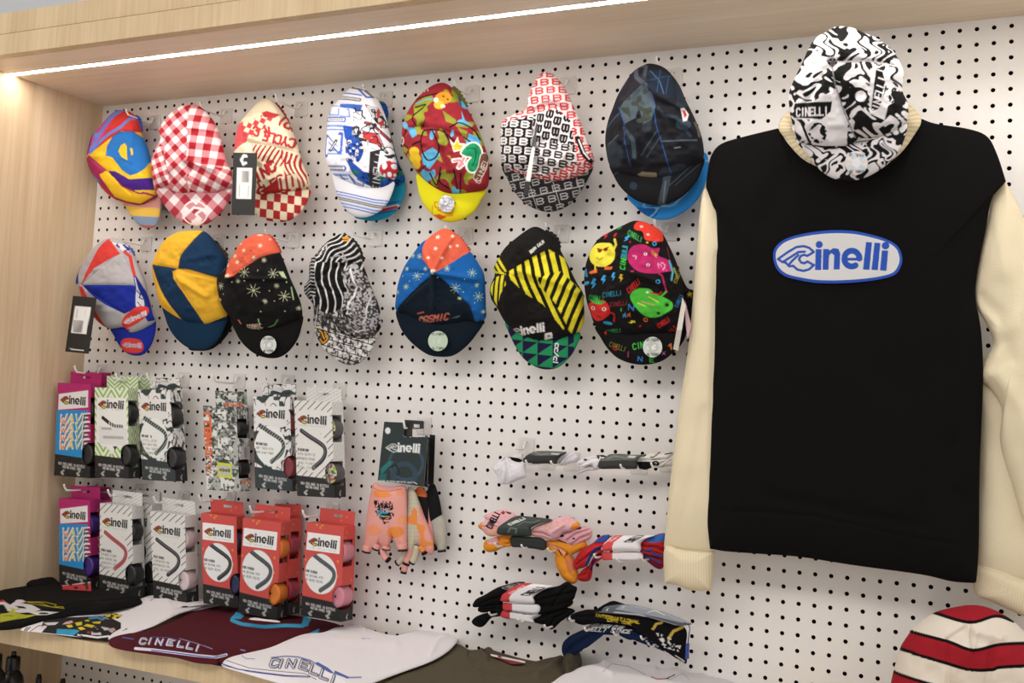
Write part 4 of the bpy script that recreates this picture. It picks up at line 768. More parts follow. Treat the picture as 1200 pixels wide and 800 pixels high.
# 15 fruit cap + one behind
tf = (675, 250, 4.324)
at = .05
c = cap((795, 350), at, 'black cap with small yellow stars, just visible behind the cartoon fruit cap')
patch('crown', [(430, 200), (500, 250), (560, 370), (600, 400), (600, 520), (565, 600), (500, 640), (400, 500), (380, 300)], tf, at, .022, paint('#171418', pstar(578, 412, 16, '#c7a92e'), pstar(560, 470, 9, '#8a6fae')), FAB, c, 120, 40, wr=.002)
patch('brim', [(440, 560), (520, 560), (560, 580), (548, 640), (500, 700), (440, 700)], tf, at, .006, paint('#171418'), FAB, c, 60, 20, wr=0)
at = .078
c = cap((742, 345), at, 'black cap printed with cartoon fruit characters in yellow, pink, green and red')
Gn, Rr, Cy, Pp, Og = '#3fae3f', '#c42a2c', '#3a9ad0', '#b02860', '#d9682e'
bp = paint('#141314', text('CINELLI', (178, 650), (80, 28), (-8, 22), 3.5, '#6a6a2c'), text('CIN', (290, 662), (54, -12), (4, 28), 6, Gn), text('C', (195, 670), (18, 3), (-4, 20), 4, Rr), text('I', (262, 700), (12, 2), (-2, 26), 5, '#b23264'), text('N', (318, 724), (20, 3), (-3, 22), 5, '#2f7cc0'), text('E', (376, 730), (20, 2), (0, 22), 5, Gn), ('s', [(470, 670), (482, 660), (485, 690), (478, 672)], 5, '#c87a50'), text('X', (438, 700), (15, 0), (0, 16), 3, '#b86aa0'), bolt(152, 606, 14, Rr))
patch('brim', [(100, 570), (125, 630), (165, 690), (215, 735), (290, 762), (370, 765), (440, 745), (495, 700), (535, 640), (550, 580), (400, 560), (220, 570)], tf, at, .02, bp, FAB, c, 300, 80, p=2, wr=0, lean=.85)
S = smooth_closed
pf = paint('#151314',
 ('p', S([(80, 190), (110, 158), (160, 155), (195, 165), (212, 210), (200, 250), (160, 275), (110, 268), (78, 235)], 5), '#e2d544'), ('s', [(92, 230), (76, 215), (88, 180)], 10, '#e2d544'), ('s', [(200, 195), (216, 165), (208, 140)], 12, '#e2d544'), ('e', 130, 194, 12, 9, '#8c1f1c', 20), ('e', 163, 189, 12, 9, '#8c1f1c', -20), ('s', [(115, 182), (145, 190)], 5, '#2a2410'), ('s', [(150, 188), (178, 178)], 5, '#2a2410'), ('s', [(118, 230), (135, 240), (150, 230)], 4, '#8a7a1e'), ('s', [(110, 265), (110, 290)], 8, '#e2d544'), ('s', [(160, 265), (165, 280)], 8, '#e2d544'), ('p', [(75, 300), (120, 285), (122, 305), (85, 310)], Og), ('p', [(160, 275), (200, 275), (195, 290), (158, 290)], Og),
 ('p', S([(275, 215), (300, 175), (350, 165), (400, 185), (430, 180), (425, 220), (470, 240), (490, 290), (460, 300), (400, 310), (330, 300), (285, 260)], 5), '#b02862'), ('s', [(400, 290), (445, 320), (465, 400)], 9, '#a8285c'), ('e', 362, 213, 9, 7, '#ddd'), ('e', 362, 213, 4, 4, '#111'), ('e', 376, 268, 9, 7, '#ddd'), ('e', 376, 268, 4, 4, '#111'), ('s', [(300, 222), (318, 225), (315, 238)], 4, '#e8b0c4'), text('CINE', (395, 195), (25, 20), (-4, 14), 3, '#d9a03c'), ('f', lambda x, y: inpoly(x, y, [(410, 245), (460, 240), (470, 295), (430, 290)]) & (noise(x, y, 8, 4) > .5), '#e08ab0'),
 ('p', S([(300, 70), (320, 42), (380, 50), (430, 85), (445, 140), (410, 148), (360, 140), (345, 100), (310, 90)], 5), '#d03a2c'), ('e', 338, 72, 7, 6, '#ddd'), ('e', 372, 114, 7, 6, '#ddd'), ('e', 338, 72, 3, 3, '#111'), ('e', 372, 114, 3, 3, '#111'),
 ('p', S([(288, 420), (320, 385), (380, 385), (410, 410), (450, 425), (490, 450), (495, 480), (470, 500), (420, 525), (360, 520), (310, 470)], 5), '#4db33c'), ('s', [(430, 430), (462, 400)], 9, '#4db33c'), ('e', 468, 465, 10, 9, '#163a14'), ('e', 425, 505, 9, 8, '#163a14'), ('s', [(390, 405), (430, 412), (440, 400)], 7, Rr), ('s', [(380, 425), (425, 450)], 5, '#c7d24a'), ('s', [(345, 448), (405, 465)], 5, '#c98a6a'), ('s', [(325, 455), (360, 470)], 5, '#c7d24a'), ('e', 372, 402, 8, 6, '#ddd'),
 ('p', S([(68, 465), (100, 445), (150, 440), (180, 470), (180, 510), (140, 540), (105, 540), (75, 500)], 5), '#bf2b2c'), ('p', [(75, 435), (100, 440), (120, 425), (130, 445), (165, 445), (140, 462), (100, 455)], Gn), ('s', [(170, 495), (205, 510), (200, 545)], 8, '#b52728'), ('e', 95, 480, 12, 9, '#d8c0b0', 20), ('e', 155, 485, 11, 9, '#d8c0b0', -10), ('e', 95, 480, 5, 5, '#111'), ('e', 155, 485, 5, 5, '#111'), ('s', [(115, 518), (135, 525)], 5, '#5a1212'), ('e', 170, 555, 24, 8, '#2f7ea8', 10), ('e', 58, 355, 20, 9, '#3f9ac0', -15),
 text('CINELLI', (240, 285), (10, -115), (22, 6), 5.5, Gn), text('ELLI', (246, 225), (8, -58), (20, 4), 5, '#2f7cc0'), text('CINELLI', (150, 405), (95, -12), (0, 22), 4, '#2f7a8a'), text('CINELLI', (190, 452), (85, -8), (-4, 20), 4, '#7a2430'), text('CINELLI', (78, 415), (75, 10), (-3, 24), 4, '#2b7a3a'), text('CINELLI', (272, 385), (55, -52), (10, 24), 4, Rr), text('CINELLI', (418, 560), (55, -36), (8, 20), 4, Rr), text('CINELLI', (448, 625), (52, -60), (12, 18), 4, Rr), text('CINELLI', (275, 90), (70, 40), (-4, 24), 4, '#3f9a4a'), text('CINELLI', (162, 590), (70, -8), (0, 16), 3.5, '#2f8a4a'), text('CINELLI', (500, 350), (20, -60), (14, 4), 3.5, '#8a7a2c'), text('CINELLI', (505, 470), (26, -60), (14, 6), 3.5, '#2f6a9a'),
 *[bolt(x, y, s, c_, r) for x, y, s, c_, r in ((155, 118, 20, Rr, .2), (205, 118, 16, Rr, .3), (222, 78, 14, Gn, 1), (97, 358, 28, Cy, .2), (152, 340, 24, Cy, .1), (202, 325, 22, Cy, 0), (265, 135, 20, Cy, .6), (243, 333, 20, '#c9a82c', 0), (290, 548, 18, '#c9c22c', 1.3), (240, 490, 10, Gn, 0), (285, 155, 8, Rr, 0), (330, 570, 9, Rr, 1))],
 text('N', (282, 462), (26, 4), (-4, 26), 5, '#2f7cc0'), ('s', [(248, 525), (262, 505), (262, 525), (250, 512)], 4, Cy), ('s', [(270, 522), (284, 505), (284, 522), (272, 510)], 4, Og), ('s', [(360 + 9 * math.cos(a), 538 + 9 * math.sin(a)) for a in np.linspace(0, 6.3, 12)], 4, Og), ('s', [(425 + 9 * math.cos(a), 350 + 9 * math.sin(a)) for a in np.linspace(0, 6.3, 12)], 4, Cy), ('s', [(405 + 9 * math.cos(a), 160 + 9 * math.sin(a)) for a in np.linspace(0, 6.3, 12)], 4, Cy), ('e', 370, 155, 6, 5, '#c9a82c'), ('s', [(295, 300), (305, 300)], 8, Pp), ('s', [(465, 175), (480, 240)], 4, '#7a2430'), ('s', [(478, 245), (495, 300), (490, 340)], 10, '#4a9ab8'), ('p', [(40, 290), (60, 280), (70, 325), (48, 320)], '#2f7ea8'), ('s', [(500, 280), (520, 330)], 9, '#8a8a3c'))
patch('crown', [(285, 40), (240, 60), (180, 90), (120, 125), (80, 180), (50, 260), (42, 340), (52, 430), (75, 510), (105, 575), (170, 600), (260, 615), (360, 610), (450, 600), (540, 590), (552, 520), (550, 420), (535, 330), (510, 250), (470, 160), (430, 90), (370, 52), (320, 38)], tf, at, .052, pf, FAB, c, 380, 110, (290, 330), off=.008,
  bumps=[([(230, 140), (240, 330), (300, 480)], 22, .005), ([(300, 60), (240, 120)], 14, -.004), ([(290, 300), (440, 360)], 18, .006), ([(110, 370), (240, 600)], 20, -.005), ([(430, 150), (520, 330)], 14, .004)], wr=.0025)
sticker(tf, 388, 677, 49, 52, at, c, STK(388, 677, 50), off=.022)
sw = thing('price_tag', WY([(798, 380)], -.12)[0], 'cream price tag with a barcode hanging edge-on beside the cartoon fruit cap', 'tag')
panel('tag_card', [(540, 425), (556, 470), (518, 697), (492, 688)], tf, .125, .0006, paint('#cfc8bd', ('f', lambda x, y: (y > 590) & ((y % 8) < 4), '#8f877d')), CARD, sw, 8, 50)
panel('tag_card', [(552, 440), (584, 570), (565, 640), (556, 560)], tf, .115, .0006, paint('#c2a0a6'), CARD, sw, 8, 30)
hook((783.7, 271.3), .075, 'clear plated hook behind the cartoon fruit cap', 'pegboard hooks')
BAMP = 1.
# ------------------------------------------------------------------ handlebar tape boxes
def bar(col, hl=None, tex=None):
    P = smooth_open([(17, 62), (40, 74), (62, 84), (76, 93), (79, 105), (70, 120), (46, 137)], 4)
    L = [('s', P, 9.5, col)]
    if tex: L += [('f', lambda x, y: instroke(x, y, P, 9.5) & (((x + y) % 9) < 3.4), tex)]
    if hl: L += [('s', P + [-.8, -1.2], 2.2, hl)]
    return L
BL1 = text('NEW FEELINGS IN BICYCLE', (11, 166), (74, 4), (0, 4.5), 1.0, '#bdbbb9') + text('RACING SINCE 1985', (24, 173), (50, 3), (0, 4.5), 1.0, '#bdbbb9')
def foot(y0=153, sl=5, col='#232221'):
    L = [('f', lambda x, y: y > y0 + (x / 100.) * sl, col), ('f', lambda x, y: (y > y0 + 6) & (hsh(np.floor(x / 1.6), np.floor(y / 1.6), 3) > .985), '#6f6c69'), *BL1]
    for x in (24, 68):
        L += [('p', [(x - 7, 187), (x + 4, 180), (x + 5, 184), (x, 186), (x + 5, 191), (x - 1, 193)], '#a9a6a2')]
    return L
def ribbon(lines, y=98):
    L = []
    for i, t in enumerate(lines): L += text(t, (5, y + i * 9), (46 if i else 30, 1.5), (0, 4.4), .9 if i else 1.3, '#8d8b89' if i else '#5b5958')
    return L
def clogo(x, y, w, ink='#1c1b1b', hv=.95):
    return logo((x, y), (w, w * .02), (0, w * hv), ink, '#c8402f', '#e08a2c', '#d9c544', line=26)
def boxstyle(kind, barc='#26262a', txt=('CORK RIBBON', 'THE ORIGINAL WITH', 'THE SECRET RECIPE')):
    if kind == 'red':
        bg = '#c84e48'
        fr = paint(bg, ('f', lambda x, y: hsh(np.floor(x / 5), np.floor(y / 5), 8) > .985, '#d98a3c'), ('p', [(4, 20), (92, 20), (91, 57), (3, 57)], '#eae8e6'), clogo(8, 28, 76), text('THE ORIGINALS', (10, 50), (70, 1), (0, 2.5), .6, '#b9b6b4'),
            ('e', 45, 103, 41, 41.5, '#e6e6e4'), ('clip', lambda x, y: ((x - 45) / 41) ** 2 + ((y - 103) / 41.5) ** 2 < 1, bar(barc, '#5a5c60') + ribbon(txt)), foot(aa0) if False else foot(), aa=.4)
        sd = paint(bg, ('f', lambda x, y: hsh(np.floor(x / 5), np.floor(y / 5), 9) > .985, '#d98a3c'), foot(155, 0)[:2], [('p', [(33, 187), (44, 180), (45, 184), (40, 186), (45, 191), (39, 193)], '#a9a6a2')], aa=.4)
        hd = paint(bg, ('f', lambda x, y: hsh(np.floor(x / 5), np.floor(y / 5), 10) > .985, '#d98a3c'))
    elif kind == 'stripes':
        bg = '#dbd9d5'; st = lambda s, w, c, ph=0: ('f', lambda x, y: (((x * .8 + y + ph) % s) < w), c)
        fr = paint(bg, st(15, 2.4, '#3a3938'), ('p', S([(8, 22), (90, 22), (92, 60), (60, 66), (40, 60), (10, 70), (6, 60)], 3), bg), ('e', 45, 103, 42, 43, bg), ('p', [(4, 84), (20, 80), (60, 130), (40, 140), (6, 130)], bg), clogo(8, 28, 78), text('PERFORMANCE', (10, 50), (70, 1), (0, 2.5), .6, '#b9b6b4'), bar(barc, '#6a6a6c'), ribbon(txt), foot(), aa=.4)
        sd = paint(bg, st(15, 1.2, '#8a8886', 4), foot(155, 0)[:2], [('p', [(33, 187), (44, 180), (45, 184), (40, 186), (45, 191), (39, 193)], '#a9a6a2')], aa=.4)
        hd = paint(bg, ('f', lambda x, y: (((x * .8 + y) % 13) < 1.1), '#6c6a68'))
    elif kind == 'comic':
        bg = '#dddbd8'; dk = '#35403f'
        cm = lambda sd_: [('f', lambda x, y: noise(x + 8 * np.sin(y / 9), y, 17, sd_) > .66, dk), ('f', lambda x, y: np.abs(noise(x, y + 6 * np.sin(x / 7), 13, sd_ + 5) - .5) < .055, '#1f1f1f')]
        fr = paint(bg, *cm(21), ('p', [(4, 20), (92, 20), (90, 62), (4, 62)], bg), clogo(8, 26, 78), ('e', 44, 104, 42, 42, '#e2e4e0'), bar('#2b302f', None, '#8f9390'), ribbon(txt), foot(y0=150, col='#30393b'), aa=.4)
        sd = paint(bg, *cm(41), foot(155, 0)[:2], [('p', [(33, 187), (44, 180), (45, 184), (40, 186), (45, 191), (39, 193)], '#a9a6a2')], aa=.4); hd = paint(bg, *cm(61), aa=.4)
    elif kind == 'green':
        bg = '#dfe0d2'; zz = ('f', lambda x, y: ((y + np.abs((x % 50) - 25) * 1.25) % 17) < 6.5, '#82b23c')
        fr = paint(bg, zz, ('p', [(6, 22), (94, 22), (98, 120), (60, 132), (50, 146), (40, 132), (4, 118)], '#e6e4e0'), clogo(10, 26, 78), text('VENTO + RIBBON', (12, 46), (70, 1), (0, 2.5), .6, '#b9b6b4'), ('s', [(24, 66), (45, 78), (62, 84), (80, 84)], 8, '#1d1d1c'), ('f', lambda x, y: instroke(x, y, [(45, 78), (62, 84), (80, 84)], 8) & ((x % 7) < 3), '#c9c9c4'), ('p', [(12, 84), (96, 88), (94, 126), (12, 122)], '#dcdad8'),
            ('f', lambda x, y: (y > 87) & (y < 92) & (x > 20) & (x < 50) & ((x % 2.6) < 1.3), '#5a5856'), ('f', lambda x, y: (y > 105) & (y < 111) & (x > 24) & (x < 86) & ((x % 2.6) < 1.3), '#6a6866'), text('00010000', (12, 98), (60, 0), (0, 3), .8, '#aaa'), ('p', [(54, 127), (68, 127), (60, 136)], '#333'), foot(y0=148), aa=.4)
        sd = paint(bg, zz, foot(150, 0)[:2], [('p', [(33, 187), (44, 180), (45, 184), (40, 186), (45, 191), (39, 193)], '#a9a6a2')], aa=.4); hd = paint(bg, zz, aa=.4)
    elif kind == 'wave':
        bg = '#b02a6c'; L = []
        for r in range(4):
            for dx, dy, cl, w in ((0, 0, '#e8e2da', 5.5), (1.5, 1.5, None, 2.6)):
                for j, ch in enumerate('WAVE'):
                    c_ = cl or ['#d9803a', '#d9c24a', '#6a9a6a', '#a8324a'][j] if not (j == 3 and cl is None) else '#3a1a2c'
                    L += text(ch, (14 + 22 * j + dx, 68 + 18 * r - 3 * j * .5 + dy), (17, -2), (-3, 17), w, c_)
        fr = paint(bg, ('p', [(0, 58), (92, 54), (98, 140), (86, 158), (0, 158)], '#2a8ccc'), ('p', [(4, 24), (92, 12), (92, 48), (4, 57)], '#e6e2e2'), ('p', [(88, 60), (100, 60), (100, 140), (84, 130)], bg), L, clogo(10, 25, 76, hv=.95), foot(y0=150), aa=.4)
        sd = paint(bg, text('WAVE', (55, 120), (0, -95), (28, 5), 6, '#e8dcd0'), text('WAVE', (56, 120), (0, -95), (28, 5), 3, '#3a5a7a'), foot(150, 0)[:2], [('p', [(33, 187), (44, 180), (45, 184), (40, 186), (45, 191), (39, 193)], '#a9a6a2')], aa=.4); hd = paint(bg)
    else:  # crowd photo
        bg = '#8f928c'
        ph = [('f', lambda x, y: noise(x, y * 1.3, 9, 3) > .55, '#d2d2cc'), ('f', lambda x, y: noise(x, y * 1.3, 11, 14) > .68, '#3c403d'), ('f', lambda x, y: noise(x, y * 1.5, 5, 24) > .72, '#23262a'), ('f', lambda x, y: noise(x, y, 34, 31) > .62, '#a9aca6'), ('f', lambda x, y: (noise(x, y, 16, 51) > .66), '#dcdcd6'), ('f', lambda x, y: (noise(x, y * 1.2, 6, 71) > .7), '#4b514c')]
        fr = paint(bg, *ph, text('CINELLI', (2, 112), (0, -100), (18, 0), 6.5, '#d9693a'), ('s', [(4, 118), (16, 124), (18, 136), (6, 142), (4, 150), (16, 156)], 4, '#d9693a'), ('p', [(36, 130), (80, 132), (80, 166), (36, 164)], '#c9cc3c'), ('p', [(40, 136), (76, 138), (76, 160), (40, 158)], '#b9bda9'), clogo(41, 143, 34), aa=.4)
        sd = paint(bg, *ph, ('p', [(20, 90), (90, 90), (90, 122), (20, 122)], '#bdb9ba'), ('f', lambda x, y: (x > 40) & (x < 60) & (y > 94) & (y < 118) & ((y % 3) < 1.5), '#5a5658'), ('s', [(20, 178), (50, 168), (80, 182)], 6, '#d9804a'), aa=.4)
        hd = paint(bg, *ph, ('p', [(66, 50), (100, 50), (100, 90), (66, 90)], '#3f4644'), logo((26, 36), (60, 0), (0, 60), '#d9693a', '#d9693a', '#d9693a', '#d9693a', line=10), aa=.4)
    return fr, sd, hd
def tapebox(quad, sx, at, kind, label, group, roll=None, roll2=None, hh=.026, tf=(0, 0, 1.), win=(27, 82, 122, 170), hx=(3, 97), kw=None, front=True, L=.034, hook_at=None, hook_label=None):
    """quad: four front corners TL TR BR BL; sx: where the right side ends"""
    Q = np.array(quad, float) / tf[2] + [tf[0], tf[1]]; sx = sx / tf[2] + tf[0]
    p0 = WY([Q[3]], -at)[0]
    def build(psi):
        n = np.array([math.sin(psi), -math.cos(psi), 0]); return n, WP(Q, p0, n)
    best = None
    for deg in np.linspace(-20, 40, 121):
        n, C4 = build(math.radians(deg)); m = (C4[1] + C4[2]) / 2 - n * L; e = abs(PX(m)[0] - sx)
        if best is None or e < best[0]: best = (e, deg)
    n, C4 = build(math.radians(best[1])); TL, TR, BR, BL = C4
    c = (TL + TR + BR + BL) / 4 - n * L / 2
    o = thing('handlebar_tape_box', (c[0], c[1], min(BL[2], BR[2])), label, 'boxed handlebar tape', group)
    fr, sd, hd = boxstyle(kind, **(kw or {})); dn = -n * L
    w0, w1, w2, w3 = win; rc = (w2 + w3) / 2; rr = (w3 - w2) / 2
    def grid(a, b, c_, d, nx, ny, cx, pf, hole=None):
        u, v = np.meshgrid(np.linspace(0, 1, nx + 1), np.linspace(0, 1, ny + 1)); u = u.ravel(); v = v.ravel()
        P = ((1 - u) * (1 - v))[:, None] * a + (u * (1 - v))[:, None] * b + (u * v)[:, None] * c_ + ((1 - u) * v)[:, None] * d
        X, Y = u * cx, v * 195; hm = hole(X, Y) if hole else np.zeros(len(X), bool); w = nx + 1
        F = [f for f in ((j * w + i, (j + 1) * w + i, (j + 1) * w + i + 1, j * w + i + 1) for j in range(ny) for i in range(nx)) if not hm[list(f)].any()]
        return P, F, pf(X, Y)
    parts = []
    has = roll is not None
    hf = (lambda X, Y: ((X - 100) / (rr * .95)) ** 2 + ((Y - rc) / rr) ** 2 < 1) if has and kind != 'crowd' else None
    hs = (lambda X, Y: (((Y > w0) & (Y < w1)) | ((Y > w2) & (Y < w3))) & (X > -1) & (X < 62)) if has else None
    parts.append(grid(TL, TR, BR, BL, 92, 180, 100, fr, hf))
    parts.append(grid(TR, TR + dn, BR + dn, BR, 20, 130, 80, sd, hs))
    parts.append(grid(TL + dn, TL, BL, BL + dn, 4, 8, 80, sd)); parts.append(grid(TL + dn, TR + dn, TR, TL, 20, 8, 100, lambda x, y: hd(x, y * .1)))
    parts.append(grid(BL, BR, BR + dn, BL + dn, 4, 4, 100, lambda x, y: fr(x, y * 0 + 194))); parts.append(grid(TR + dn, TL + dn, BL + dn, BR + dn, 6, 12, 100, lambda x, y: hd(x * 0 + 3, y * 0 + 3)))
    V, F, C = [], [], []; k = 0
    for P, f, cc in parts:
        V.append(P); C.append(cc); F += [tuple(q + k for q in t) for t in f]; k += len(P)
    mesh_obj('carton', np.vstack(V), F, CARD, o, np.vstack(C), smooth=False)
    # header with a real hanging slot
    ex = (TR - TL); up = (TL - BL) / np.linalg.norm(TL - BL); a = TL + dn + ex * hx[0] / 100 + up * hh; b = TL + dn + ex * hx[1] / 100 + up * hh
    aa_, bb_ = TL + dn + ex * hx[0] / 100, TL + dn + ex * hx[1] / 100
    u, v = np.meshgrid(np.linspace(0, 1, 61), np.linspace(0, 1, 31)); u = u.ravel(); v = v.ravel()
    P = ((1 - u) * (1 - v))[:, None] * a + (u * (1 - v))[:, None] * b + (u * v)[:, None] * bb_ + ((1 - u) * v)[:, None] * aa_
    hole = lambda X, Y: (np.abs(X - 52) < 12) & (np.abs(Y - 22) < 4)
    slab('hanging_header', P + n * .0008, n, 60, 30, .0006, hd, (u * 100, v * 50), CARD, o, holes=hole)
    if has:
        r = np.linalg.norm(TR - BR) * (rr / 195) * 1.02; exn = ex / np.linalg.norm(ex)
        for yc, col_, nm in ((rc, roll, 'tape_roll'), ((w0 + w1) / 2, roll2 or roll, 'tape_roll')):
            ctr = TR + (BR - TR) * (yc / 195) - exn * r * .86
            V = []; n_ = 40; zs = [(.004, .1), (.004, .25), (.0038, .4), (.0035, .55), (.003, .72), (.0028, .9), (.004, .985), (.006, 1.), (L - .005, 1.), (L - .003, .95), (L - .003, .2)]
            for dz, rf in zs:
                for q in range(n_):
                    t = 2 * math.pi * q / n_; V.append(ctr - n * dz + (exn * math.cos(t) + up * math.sin(t)) * r * rf)
            F = [(i * n_ + q, i * n_ + (q + 1) % n_, (i + 1) * n_ + (q + 1) % n_, (i + 1) * n_ + q) for i in range(len(zs) - 1) for q in range(n_)]
            if isinstance(col_, tuple): cc = np.array([lin(col_[int(hsh(q, 3, 5) * len(col_)) % len(col_)]) if q < 7 * n_ else lin('#4a484a') for q in range(len(V))])
            else: cc = np.tile(lin(col_), (len(V), 1)); cc[:2 * n_] *= .8
            mesh_obj(nm, V, F, TAPE, o, cc)
    if hook_at is not None:
        hx_, hy_, ln = hook_at; w = WY([(hx_, hy_)], -ln)[0]; pw = np.array([w[0], 0, w[2] - .010])
        hook(tuple(PX(pw)), ln, hook_label, 'long peg hooks carrying the tape boxes', rise=.014, r=.0022)
    return o
UG, LG_ = 'boxed handlebar tape in the upper row', 'boxed handlebar tape in the lower row'
VO = ('VOLEE RIBBON', 'LIGHTWEIGHT AND', 'PERFORATED FOR', 'FEEL ON ROAD')
BX1 = (60, 420, 5.333)
# upper row
t1 = tapebox([(125 + 35, 160 - 6), (330, 160), (345, 700), (150, 690)], 385, .045, 'wave', 'magenta box of handlebar tape tucked behind the front magenta one, upper row', UG, tf=BX1, L=.03)
tapebox([(42, 150), (248, 163), (242, 748), (18, 730)], 318, .085, 'wave', 'magenta and blue patterned tape box at the left end of the upper row', UG, '#171616', tf=BX1, hook_at=(90, 428.6, .075), hook_label='white peg hook through the magenta tape box, upper row')
tapebox([(375, 180), (580, 188), (585, 740), (380, 735)], 640, .042, 'green', 'green zigzag tape box behind the front green one, only its edge showing', UG, tf=BX1, L=.03)
tapebox([(272, 180), (480, 184), (484, 750), (274, 738)], 552, .085, 'green', 'green and white zigzag tape box with barcode sticker, upper row', UG, '#1b1a19', tf=BX1, hook_at=(138, 437, .078), hook_label='white peg hook through the green zigzag tape box')
BX2 = (150, 420, 5.333)
tapebox([(62, 192), (262, 196), (298, 768), (90, 758)], 355, .085, 'comic', 'black and white comic print tape box beside the green zigzag box, upper row', UG, '#1c1b1c', tf=BX2, hook_at=(174.5, 437, .105), hook_label='white peg hook through the comic tape box beside the green one', kw=dict(txt=('WAVE GIANT 2018', 'VOLEE', 'SOFT GRIP FEEL', 'ULTRA SOFT', 'PERFORMANCE')))
BX3 = (230, 430, 5.333)
tapebox([(42, 240), (252, 250), (268, 778), (66, 766)], 335, .085, 'crowd', 'tape box with grey crowd photograph and orange lettering up its side', UG, '#151515', tf=BX3, hh=.032, hook_at=(252, 439, .078), win=(28, 72, 122, 165), hook_label='white peg hook through the crowd photograph tape box')
BX4 = (310, 435, 5.333)
tapebox([(-70, 155), (158, 160), (175, 750), (-58, 728)], 215, .085, 'comic', 'black and white comic print tape box with dark red roll, beside the diagonal stripe box', UG, '#7c1f28', tf=BX4, hook_at=(312, 441, .072), hook_label='white peg hook through the comic tape box with the red roll', kw=dict(txt=('WAVE GIANT VELVET', 'SOFT TOUCH WITH', 'WAVE GIANT POWER')))
tapebox([(185, 180), (420, 190), (438, 790), (205, 778)], 500, .088, 'stripes', 'white tape box with black diagonal dashes and multicolour roll, right end of the upper row', UG, ('#c9c04a', '#3a6ab0', '#b03a4a', '#1c1b1c', '#d8d4cf', '#1c1b1c', '#4a9a5a'), tf=BX4, hook_at=(371, 451, .080), hook_label='white peg hook through the diagonal dash tape box, upper row', kw=dict(barc='#2a2a2c', txt=('3D CALEIDO STRAP', 'EXTRA GRIPPY 3D', 'PERFORATED TEXTURE', 'AND FUNKY', 'COLORS')))
# lower row
BX5 = (60, 555, 5.333)
tapebox([(200, 155), (420, 170), (420, 700), (220, 700)], 435, .042, 'wave', 'magenta tape box behind the front one, only its top edge showing, lower row', LG_, tf=BX5, L=.03)
tapebox([(48, 153), (242, 165), (250, 722), (50, 690)], 318, .085, 'wave', 'magenta and blue patterned tape box with purple roll, left end of the lower row', LG_, '#3a1a74', tf=BX5, hook_at=(77.5, 567, .092), hook_label='white peg hook through the magenta tape box, lower row')
BX6 = (150, 560, 5.333)
tapebox([(-55, 150), (150, 168), (145, 735), (-60, 715)], 203, .042, 'stripes', 'striped white tape box behind the red handlebar one, only its side showing', LG_, '#1c1b1b', tf=BX6, L=.03)
tapebox([(305, 182), (505, 205), (515, 780), (300, 748)], 582, .085, 'stripes', 'white striped tape box picturing a red handlebar, lower row', LG_, '#1b1a1a', tf=BX5, hook_at=(129, 573, .09), hook_label='white peg hook through the box picturing a red handlebar', kw=dict(barc='#b8444a', txt=('BUBBLE RIBBON', 'EXPANDED FLAMES', 'FOR COMFORT AND', 'ABSORPTION', 'RECEPTIVE')))
tapebox([(138, 205), (356, 235), (368, 785), (160, 755)], 436, .085, 'stripes', 'white striped tape box with black handlebar picture and white tape rolls, lower row', LG_, '#cfc0c0', tf=BX6, hook_at=(182.5, 581, .085), hook_label='white peg hook through the striped box with white tape rolls', kw=dict(txt=VO))
BX7 = (230, 570, 4.848)
tapebox([(27, 150), (228, 172), (240, 690), (40, 662)], 282, .085, 'red', 'red cork tape box with navy roll, leftmost of the red boxes in the lower row', LG_, '#1c1f4c', tf=BX7, hook_at=(235.5, 579, .09), hook_label='white peg hook through the red box with the navy roll', kw=dict(barc='#28292b'))
BX8 = (320, 575, 4.848)
tapebox([(-60, 150), (98, 158), (85, 705), (-80, 690)], 156, .042, 'red', 'red cork tape box with dark pink rolls, behind the one with orange rolls', LG_, '#9c2c40', tf=BX8, L=.03)
tapebox([(265, 178), (482, 205), (455, 755), (240, 715)], 528, .088, 'red', 'red cork tape box with bright orange rolls, lower row', LG_, '#d9761c', tf=BX7, hook_at=(295, 592, .092), hook_label='white peg hook through the red box with orange rolls', kw=dict(barc='#454a4c'))
tapebox([(192, 178), (402, 205), (385, 745), (157, 708)], 460, .088, 'red', 'red cork tape box with pale pink rolls, right end of the lower row', LG_, '#c9808e', tf=BX8, hook_at=(357, 597, .095), hook_label='white peg hook through the red box with pale pink rolls', kw=dict(barc='#54585a'))
for x, y, s in ():
    hook((x, y), .05, 'clear plated hook ' + s, 'pegboard hooks', tip=False)

# ------------------------------------------------------------------ gloves
tf = (420, 485, 4.208)
GP, GO_ = '#dc9a90', '#e08a48'
def glove(at, outl, pf, fingers, label, center, fcol, cuffc, extra=None, D=.016):
    w = WY([(tf[0] + center[0] / tf[2], tf[1] + center[1] / tf[2])], -at)[0]
    g = thing('cycling_glove', w, label, 'glove', 'fingerless cycling gloves hanging on the peg')
    patch('palm', outl, tf, at, D, pf, FAB, g, 200, 60, center, p=2.6, wr=.001, wsc=60)
    for P, r, cc in fingers:
        Pw = WY(np.array(smooth_open(P, 5)) / tf[2] + [tf[0], tf[1]], -(at + .004)); V, F = tube_geo(Pw, r, 14)
        Z = np.repeat(np.arange(len(Pw)), 14); col = np.tile(lin(cc), (len(V), 1)); col[Z >= len(Pw) - 2] = lin('#1c1a1a')
        mesh_obj('finger', V, F, FAB, g, col)
    return g
